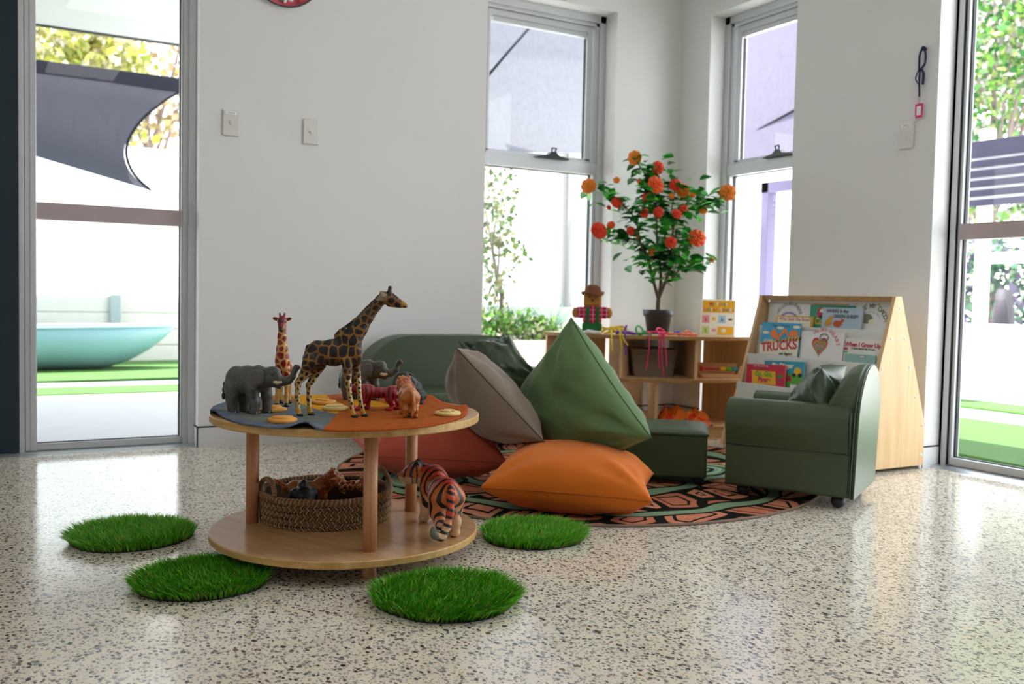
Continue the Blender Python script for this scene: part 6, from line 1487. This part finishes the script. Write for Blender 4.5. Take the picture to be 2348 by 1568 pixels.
tq = thing('toy_hoop', 'teal hoop sticking out of the wicker basket', 'toy', wb_p+Vector((0, 0, 56*u)), hR); MB().tube([(0.01+0.04*math.cos(a), 0, 0.0+0.02*math.sin(a)) for a in np.linspace(0, PI, 20)], 0.005, 8).build('hoop', mat('teal_plastic', '#3fa79a', rough=0.3), tq)
tq = thing('toy_wedge', 'orange pointed piece sticking out of the wicker basket', 'toy', wb_p+R2*(-18*u)+F2*(-0.02)+Vector((0, 0, 44*u)), hR); MB().prism([(-0.03, 0.0), (0.026, 0.006), (0.03, 0.032)], 'y', -0.004, 0.004).build('wedge', mat('orange_plastic', '#e07b1c', rough=0.4), tq)

# wooden tray with coloured pieces
tp_ = dep(1645, 864, 4.95); tp_.z = 0.3035; u = 4.95/FL
ty = thing('wooden_tray', 'small curved wooden tray on the right of the middle shelf', 'tray', tp_, hR+0.03)
M_trw = woodmat('beech_tray', '#dcb08a', '#c4946c', rough=0.4, axis='X')
pr = [(-46, 2), (-38, 0), (38, 0), (46, 10), (50, 28), (46, 29), (41, 12), (36, 4), (-36, 4), (-44, 6)]
for yy in (-0.055, 0.05):
    MB().prism([(a*u, b*u) for a, b in pr[:5]+[(50, 30), (-46, 32), (-48, 20)]], 'y', yy, yy+0.006).build('tray_side', M_trw, ty, bevel=0.002) if yy > 0 else MB().prism([(a*u, b*u) for a, b in [(-48, 14), (-38, 0), (38, 0), (47, 10), (50, 28), (46, 29), (40, 9), (-40, 9)]], 'y', yy, yy+0.006).build('tray_side', M_trw, ty, bevel=0.002)
MB().box((-40*u, -0.05, 0.0), (40*u, 0.051, 3*u)).build('tray_base', M_trw, ty)
for nm, lab, x0, x1, cc_ in (('mallet', 'pink mallet in the wooden tray', -36, 4, '#d8334f'), ('peg', 'yellow peg lying in the wooden tray', 4, 20, '#e8c21e'), ('peg', 'green peg lying in the wooden tray', 18, 33, '#62bb2e'), ('peg', 'blue peg lying in the wooden tray', 33, 47, '#3aa6c9')):
    q = thing('toy_'+nm, lab, 'toy', tp_+R2*((x0+x1)/2*u)+Vector((0, 0, 19*u)), hR, None); hw = (x1-x0)/2*u
    mt = mat('peg_paint_'+cc_[1:], cc_, rough=0.35); MB().tube([(-hw+0.003, 0, 0), (hw-0.003, 0, 0)], 0.011 if nm == 'peg' else 0.006, 14).build('shaft', mt, q, bevel=0.002)
    if nm == 'mallet': MB().tube([(-hw, 0, -0.012), (-hw, 0, 0.012)], 0.011, 14).build('head', mt, q, bevel=0.002)

# folded scarves on the bottom shelf
def scarfmat():
    m, nt, b = newmat('orange_purple_scarf'); tc = node(nt, 'ShaderNodeTexCoord'); n1 = node(nt, 'ShaderNodeTexVoronoi', i_Scale=16.0); link(nt, tc.outputs['Object'], n1.inputs['Vector'])
    se = node(nt, 'ShaderNodeSeparateColor'); link(nt, n1.outputs['Color'], se.inputs[0]); cr = node(nt, 'ShaderNodeValToRGB'); cr.color_ramp.interpolation = 'CONSTANT'; el = cr.color_ramp.elements
    rp = [(0, '#f07a1e'), (0.4, '#e8331f'), (0.62, '#f59a35'), (0.8, '#5a2a86'), (0.92, '#d9541e')]
    while len(el) < len(rp): el.new(.5)
    for e_, (p, c) in zip(el, rp): e_.position = p; e_.color = (*srgb(c), 1)
    link(nt, se.outputs[0], cr.inputs[0]); link(nt, cr.outputs[0], b.inputs['Base Color']); b.inputs['Roughness'].default_value = 0.7; return m
M_scarf = scarfmat()
def cloth(label, px0, px1, hh, dpt, seed):
    a = dep(px0, 968, dpt); b_ = dep(px1, 968, dpt); c = (a+b_)/2; c.z = 0.0645; L = (b_-a).length/2
    t = MB()
    def fn(u_, v_):
        x = (u_-0.5)*2*L; y = (v_-0.5)*0.13; e = min(1, 5*min(u_, 1-u_, v_, 1-v_)); z = e**0.5*hh*(0.6+0.5*noise.noise(Vector((u_*3.5+seed, v_*2.5, seed)))+0.25*noise.noise(Vector((u_*9+seed, v_*7, seed)))); return Vector((x+0.01*noise.noise(Vector((u_*5, v_*5, seed+3))), y, max(0, z)))
    t.grid(fn, 40, 26); t.poly([(-L, -0.065, 0), (-L, 0.065, 0), (L, 0.065, 0), (L, -0.065, 0)])
    o = t.build('folded_scarf', M_scarf, loc=c, rotz=hR); tag(o, label, 'scarf', 'folded scarves on the bottom shelf')
cloth('crumpled orange and red scarf beside the lower shelf divider', 1510, 1575, 0.085, 4.99, 1.1)
cloth('crumpled orange scarf with a peak in the middle of the bottom shelf', 1568, 1622, 0.10, 4.99, 6.3)
cloth('flat folded orange and purple scarf at the right of the bottom shelf', 1580, 1630, 0.036, 4.86, 3.7)
# ================================================================== BOOKS on the display (faces look toward -x and a little up)
M_page = mat('book_pages', '#e6e0d2', rough=0.8)
def book(label, y_left, y_right, z0, z1, xb, col, lean=0.10, thick=0.010, ground=None, tilt=0.0):
    """xb = world x of the cover's bottom edge; local frame: x to the photo's right, y into the shelf, z up along the cover"""
    w = y_left-y_right; h = z1-z0
    t = thing('picture_book', label, 'book', (xb, (y_left+y_right)/2, z0), 0, 'picture books on the display')
    t.rotation_euler = (Rz(-PI/2) @ Rx(-lean) @ Ry(tilt)).to_euler()
    M_c = mat('cover_'+col[1:], col, rough=0.4, spec=0.4) if ('cover_'+col[1:]) not in bpy.data.materials else bpy.data.materials['cover_'+col[1:]]
    MB().box((-w/2, 0, 0), (w/2, 0.002, h)).build('front_cover', M_c, t, bevel=0.0008)
    MB().box((-w/2, thick-0.002, 0), (w/2, thick, h)).build('back_cover', M_c, t, bevel=0.0008)
    MB().box((-w/2+0.003, 0.002, 0.003), (w/2-0.003, thick-0.002, h-0.003)).build('pages', M_page, t)
    MB().box((-w/2-0.0006, 0.0004, 0), (-w/2+0.001, thick-0.0004, h)).build('spine', M_c, t)
    KS[t.name] = (h-LIP)/h; return t, w, h
LIP = 0.066; KS = {}
def bl(t, s, size, x, z, mt, rot=0.0, arc=None, name='title', bold=0.0, shear=0.0, spacing=1.0):
    k = KS[t.name]; size *= 0.92
    if arc: arc = (arc[0]*0.86, arc[1], arc[2]); size *= 0.94
    return text(name, s, size, T(x, -0.0006, LIP+z*k) @ Rx(PI/2) @ Rz(rot), mt, t, arc=arc, bold=bold, shear=shear, spacing=spacing)
def bshape(t, name, pts, mt, y=-0.0007):
    k = KS[t.name]; return MB().prism([(a, LIP+b*k) for a, b in pts], 'y', y, 0.0002).build(name, mt, t)
def el2d(cx, cz, rx, rz, n=20, rot=0.0):
    return [(cx+rx*math.cos(a)*math.cos(rot)-rz*math.sin(a)*math.sin(rot), cz+rx*math.cos(a)*math.sin(rot)+rz*math.sin(a)*math.cos(rot)) for a in np.linspace(0, 2*PI, n+1)[:-1]]
M_gr = mat('grey_print', '#8d8a88', rough=0.6); M_gd = mat('dark_grey_print', '#55565a', rough=0.6); M_pu = mat('lilac_print', '#9a86b8', rough=0.6); M_olive = mat('olive_print', '#7f8a70', rough=0.6); M_ochre = mat('ochre_print', '#c9902a', rough=0.6); M_rust = mat('rust_print', '#c2542a', rough=0.6)
M_crim = mat('crimson_print', '#c22348', rough=0.5); M_rose = mat('rose_print', '#d77a86', rough=0.6); M_sky = mat('sky_print', '#39a9d6', rough=0.5); M_lime = mat('lime_print', '#59a62c', rough=0.5); M_cream = mat('cream_print', '#efe6cf', rough=0.5); M_star = mat('star_print', '#d8a23a', rough=0.5); M_teal = mat('teal_print', '#4a9a94', rough=0.5)
def star(cx, cz, r, n=5): return [(cx+(r if k % 2 == 0 else r*0.42)*math.sin(PI*k/n), cz+(r if k % 2 == 0 else r*0.42)*math.cos(PI*k/n)) for k in range(2*n)]
X1 = 3.336; Z1b = 0.5245
# top row
t, w, h = book('white book with a lilac arc and arched lettering at the top left of the display', 3.372, 3.105, Z1b, 0.712, X1+0.012, '#e8e6e2')
bl(t, 'HELLO IN THERE', 0.026, 0.0, 0.045, M_gr, arc=(0.078, 1.12, -0.172), bold=0.0004)
bshape(t, 'lilac_arc', [(0.060*math.cos(a), 0.045+0.060*math.sin(a)) for a in np.linspace(0, PI, 24)]+[(0.045*math.cos(a), 0.045+0.045*math.sin(a)) for a in np.linspace(PI, 0, 24)], M_pu)
bl(t, 'a big sister story', 0.010, 0.0, h-0.030, M_gr)
t, w, h = book('white book with a mustard yellow border in the top row, behind the trucks book', 3.300, 3.075, Z1b, 0.640, X1-0.006, '#dba72a')
bshape(t, 'white_panel', [(-w/2+0.012, 0), (w/2-0.012, 0), (w/2-0.012, h-0.014), (-w/2+0.012, h-0.014)], M_cream)
bl(t, 'Who Sank the Boat?', 0.025, 0.004, h-0.036, M_crim, bold=0.0003)
t, w, h = book('green book with a red bus in the top row', 3.108, 2.850, Z1b, 0.694, X1+0.008, '#2f9270')
bshape(t, 'bus', [(-0.085, 0.080), (0.0, 0.080), (0.0, 0.140), (-0.010, 0.150), (-0.070, 0.150), (-0.085, 0.128)], M_crim, -0.0007); bshape(t, 'bus_window', [(-0.072, 0.115), (-0.045, 0.115), (-0.045, 0.140), (-0.066, 0.140)], M_cream, -0.001); bshape(t, 'wheel', el2d(-0.062, 0.082, 0.012, 0.012), M_k, -0.0012)
bl(t, 'Come', 0.045, -0.045, 0.045, M_yel, bold=0.001)
t, w, h = book('pale blue book asking where the green sheep is, in the top row', 3.022, 2.800, Z1b, 0.683, X1-0.004, '#aebfd0')
bl(t, 'WHERE is the', 0.023, -0.028, h-0.026, M_gd, bold=0.0004); bl(t, 'GREEN SHEEP?', 0.023, 0.022, h-0.066, M_gd, bold=0.0004)
bshape(t, 'ochre_sheep', el2d(-0.072, 0.046, 0.018, 0.034, rot=-0.3), M_ochre); bshape(t, 'sheep_head', el2d(-0.058, 0.082, 0.012, 0.012), M_ochre); bshape(t, 'rust_sheep', el2d(-0.020, 0.036, 0.026, 0.026, rot=0.5), M_rust); bshape(t, 'sheep_head', el2d(0.006, 0.062, 0.010, 0.015), M_rust)
for lx in (-0.075, -0.055): bshape(t, 'sheep_leg', [(lx, 0.02), (lx+0.004, 0.02), (lx+0.004, 0.045), (lx, 0.045)], M_ochre)
t, w, h = book('white book with gold stars and lettering for daddy at the top right of the display', 2.890, 2.645, Z1b, 0.712, X1+0.010, '#e6e4e4')
bl(t, 'I LOVE MY DADDY', 0.034, 0.0, 0.030, M_olive, arc=(0.080, 1.35, -0.19), bold=0.0006)
for sx_, sz_ in ((-0.085, 0.172), (-0.03, 0.170), (0.035, 0.172), (0.065, 0.125), (0.10, 0.150), (-0.10, 0.12)): bshape(t, 'star', star(sx_, sz_, 0.009), M_star)
bl(t, 'for you and my family', 0.010, 0.0, 0.030, M_gr, arc=(0.064, 1.0, -0.10)); bshape(t, 'bear_ear', el2d(-0.02, 0.075, 0.032, 0.034), M_olive); bshape(t, 'bear_face', el2d(0.01, 0.055, 0.02, 0.018), M_cream, -0.001)
# second row
X2_ = 3.268; Z2b = 0.3875
t, w, h = book('blue and white trucks book standing tallest in the second row', 3.332, 3.092, Z2b, 0.607, X2_-0.008, '#2f9fcf')
bshape(t, 'white_slope', [(-w/2, 0), (w/2, 0), (w/2, 0.108), (-w/2, 0.070)], M_cream)
bshape(t, 'hazard_band', [(-w/2, 0.072), (w/2, 0.110), (w/2, 0.136), (-w/2, 0.078)], M_yel, -0.0009)
for k in range(8):
    x_ = -0.02+k*0.020; b0_ = 0.091+(x_)*0.158; bshape(t, 'black_stripe', [(x_, b0_+0.002), (x_+0.009, b0_+0.003), (x_+0.016, b0_+0.018+0.02*(x_+.1)), (x_+0.007, b0_+0.016+0.02*(x_+.1))], M_k, -0.0011)
bl(t, 'TRUCKS', 0.064, 0.002, 0.062, M_crim, rot=0.12, bold=0.0022, spacing=1.02); bl(t, 'and diggers!', 0.018, 0.05, 0.015, M_k, rot=0.02, bold=0.0006); bl(t, 'All about', 0.016, -0.07, 0.098, M_cream, rot=0.1, bold=0.0004)
bl(t, 'P. Baker   D. Gregory', 0.014, 0.0, h-0.020, M_gd)
bshape(t, 'digger_bucket', [(-0.062, 0.150), (-0.040, 0.178), (-0.018, 0.160), (-0.010, 0.120), (-0.03, 0.110), (-0.055, 0.125)], M_o); bshape(t, 'digger_arm', [(-0.02, 0.112), (0.022, 0.178), (0.040, 0.180), (0.060, 0.130), (0.052, 0.126), (0.032, 0.160), (-0.006, 0.105)], M_o, -0.0009); bshape(t, 'digger_cab', [(0.055, 0.128), (0.112, 0.138), (0.112, 0.165), (0.090, 0.175), (0.068, 0.172)], M_o, -0.0009)
for cx_, cz_ in ((-0.09, 0.150), (0.0, 0.185), (0.10, 0.195)): bshape(t, 'cloud', el2d(cx_, cz_, 0.022, 0.010), M_cream, -0.0005)
t, w, h = book('white book with a rainbow heart in the middle of the second row', 3.086, 2.842, Z2b, 0.574, X2_, '#e9e7e6')
for k, (mt_, s_) in enumerate(((M_crim, 1.0), (M_ochre, 0.84), (M_olive, 0.69), (M_rose, 0.54), (M_teal, 0.40), (M_ochre, 0.27), (M_crim, 0.15))):
    pts = []
    for a in np.linspace(0, 2*PI, 41)[:-1]:
        x_ = 16*math.sin(a)**3; z_ = 13*math.cos(a)-5*math.cos(2*a)-2*math.cos(3*a)-math.cos(4*a); pts.append((-0.010+0.0028*s_*x_, 0.072+0.0047*s_*(z_+4)-0.028*(1-s_)*1.0))
    bshape(t, 'heart_band', pts, mt_, -0.0006-0.00025*k)
bl(t, 'IN MY HEART', 0.030, 0.005, 0.060, M_rose, arc=(0.092, 0.62, -0.185), bold=0.0005)
MB().tube([(0.012+0.024*math.cos(a), -0.001, LIP+(0.150+0.024*math.sin(a))*KS[t.name]) for a in np.linspace(0, 2*PI, 25)[:-1]], 0.003, 6, closed=True).build('wreath', M_gr, t)
t, w, h = book('white book about growing up, with crimson lettering, in the second row', 2.838, 2.642, Z2b, 0.552, X2_+0.004, '#e6e2da')
bl(t, 'When I Grow Up', 0.028, -0.004, h-0.042, M_crim, bold=0.0010); bl(t, 'A story about big dreams', 0.013, 0.0, h-0.068, M_k, bold=0.0003)
bshape(t, 'badge', star(-0.090, h-0.074, 0.017, 9), M_crim, -0.001); bshape(t, 'badge_tail', [(-0.098, h-0.092), (-0.080, h-0.092), (-0.080, h-0.102), (-0.098, h-0.102)], M_lime, -0.0012)
t, w, h = book('small teal board book at the right end of the second row', 2.818, 2.660, Z2b, 0.488, X2_-0.012, '#8fb8b2')
bshape(t, 'drawing', el2d(0.012, h-0.026, 0.020, 0.014), M_gd); bshape(t, 'drawing_light', el2d(0.012, h-0.026, 0.016, 0.010), M_whitelam, -0.001)
# third row
X3_ = 3.205; Z3b = 0.2525
t, w, h = book('red pirate book leaning at the left of the third row', 3.340, 3.095, Z3b, 0.412, X3_-0.014, '#cf2440', tilt=-0.04)
bshape(t, 'yellow_panel', [(-0.078, 0.0), (0.072, 0.0), (0.062, 0.105), (-0.088, 0.110)], M_yel); bl(t, 'Go, Go,', 0.036, -0.010, 0.082, M_lime, bold=0.0018); bl(t, 'Pirate', 0.036, -0.004, 0.036, M_crim, bold=0.0018); pass
bshape(t, 'badge', el2d(-0.022, h-0.036, 0.009, 0.009), M_gd, -0.001); bl(t, 'by K. Moss and A. Hale', 0.011, -0.03, h-0.014, M_cream)
bshape(t, 'palm_top', el2d(0.092, 0.070, 0.018, 0.012), M_g, -0.001); bshape(t, 'palm_trunk', [(0.090, 0.025), (0.096, 0.025), (0.095, 0.066), (0.091, 0.066)], M_gd, -0.0009)
t, w, h = book('blue digger book behind the red pirate book in the third row', 3.240, 2.998, Z3b, 0.434, X3_, '#2d9bb8', tilt=-0.04)
bshape(t, 'green_hill', [(-w/2, 0), (w/2, 0), (w/2, 0.075), (0.02, 0.095), (-w/2, 0.06)], M_lime); bl(t, 'Big Digger', 0.034, -0.008, h-0.034, M_cream, bold=0.0012)
bshape(t, 'digger_body', [(0.06, 0.085), (0.105, 0.080), (0.108, 0.120), (0.090, 0.140), (0.07, 0.135)], M_yel, -0.001)
for cx_ in (0.066, 0.100): bshape(t, 'wheel', el2d(cx_, 0.084, 0.013, 0.014), M_k, -0.0013)
bshape(t, 'pink_door', [(0.02, 0.04), (0.052, 0.04), (0.050, 0.068), (0.036, 0.082), (0.023, 0.068)], M_crim, -0.0012)
t, w, h = book('small white floral book low in the third row behind the chair cushion', 3.068, 2.900, Z3b, 0.333, X3_-0.008, '#e9e4de')
for k in range(14): bshape(t, 'floral_dot', el2d(-0.078+0.012*k, h-0.010-0.012*(k % 3), 0.004, 0.004, 8), (M_crim, M_lime, M_rose)[k % 3])
# bottom row
t, w, h = book('small blue book in the lowest visible row of the display', 3.246, 3.060, 0.110, 0.285, 3.146, '#2a7fc4')
bl(t, 'By the Sea', 0.020, -0.02, h-0.028, M_cream, bold=0.0005); bshape(t, 'tree_picture', [(-0.06, h-0.085), (-0.03, h-0.085), (-0.045, h-0.05)], M_g)
# ================================================================== CAMERA AND LIGHT
cam = bpy.data.cameras.new('camera'); co = bpy.data.objects.new('camera', cam); C.objects.link(co)
cam.sensor_width = 36.0; cam.sensor_fit = 'HORIZONTAL'; cam.lens = 36.0*FL/IMW; cam.clip_start = 0.02; cam.clip_end = 200
co.matrix_world = Matrix(((_r.x, _u.x, -_f.x, CAM.x), (_r.y, _u.y, -_f.y, CAM.y), (_r.z, _u.z, -_f.z, CAM.z), (0, 0, 0, 1)))
cam.dof.use_dof = True; cam.dof.focus_distance = 2.35; cam.dof.aperture_fstop = 4.2
bpy.context.scene.camera = co

wd = bpy.data.worlds.new('sky'); bpy.context.scene.world = wd; wd.use_nodes = True; nt = wd.node_tree
bg = nt.nodes['Background']
tc = node(nt, 'ShaderNodeTexCoord'); sp = node(nt, 'ShaderNodeSeparateXYZ'); link(nt, tc.outputs['Generated'], sp.inputs[0])
cr = node(nt, 'ShaderNodeValToRGB'); e = cr.color_ramp.elements
e[0].position = 0.0; e[0].color = (0.98, 0.99, 1.0, 1); e[1].position = 0.7; e[1].color = (0.80, 0.90, 1.0, 1)
link(nt, sp.outputs['Z'], cr.inputs[0]); link(nt, cr.outputs[0], bg.inputs['Color']); bg.inputs['Strength'].default_value = 5.9
sun = bpy.data.lights.new('sun', 'SUN'); so = bpy.data.objects.new('sun', sun); C.objects.link(so)
sun.energy = 27.0; sun.angle = math.radians(0.6); sun.color = (1.0, 0.96, 0.90)
so.rotation_euler = Vector((0.15, -0.30, -0.942)).to_track_quat('-Z', 'Y').to_euler()

def fill_light(x, y, w, e):  # unseen area lights, added under the ceiling to light the room from above
    l = bpy.data.lights.new('ceiling_fill_light', 'AREA'); o = bpy.data.objects.new('ceiling_fill_light', l); C.objects.link(o)
    l.shape = 'RECTANGLE'; l.size = w; l.size_y = w; l.energy = e; l.color = (1.0, 0.98, 0.97); o.location = (x, y, CEIL-0.02)
for x, y in ((0.9, 1.5), (-1.4, 1.2), (0.9, -0.9), (2.5, 0.6), (-1.4, -1.2)): fill_light(x, y, 0.6, 6)

sc = bpy.context.scene
sc.view_settings.view_transform = 'Standard'; sc.view_settings.look = 'None'; sc.view_settings.gamma = 1.0; sc.view_settings.use_curve_mapping = False
sc.view_settings.exposure = 0.0
sc.cycles.use_denoising = True
sc.cycles.max_bounces = 10; sc.cycles.diffuse_bounces = 5; sc.cycles.transparent_max_bounces = 12
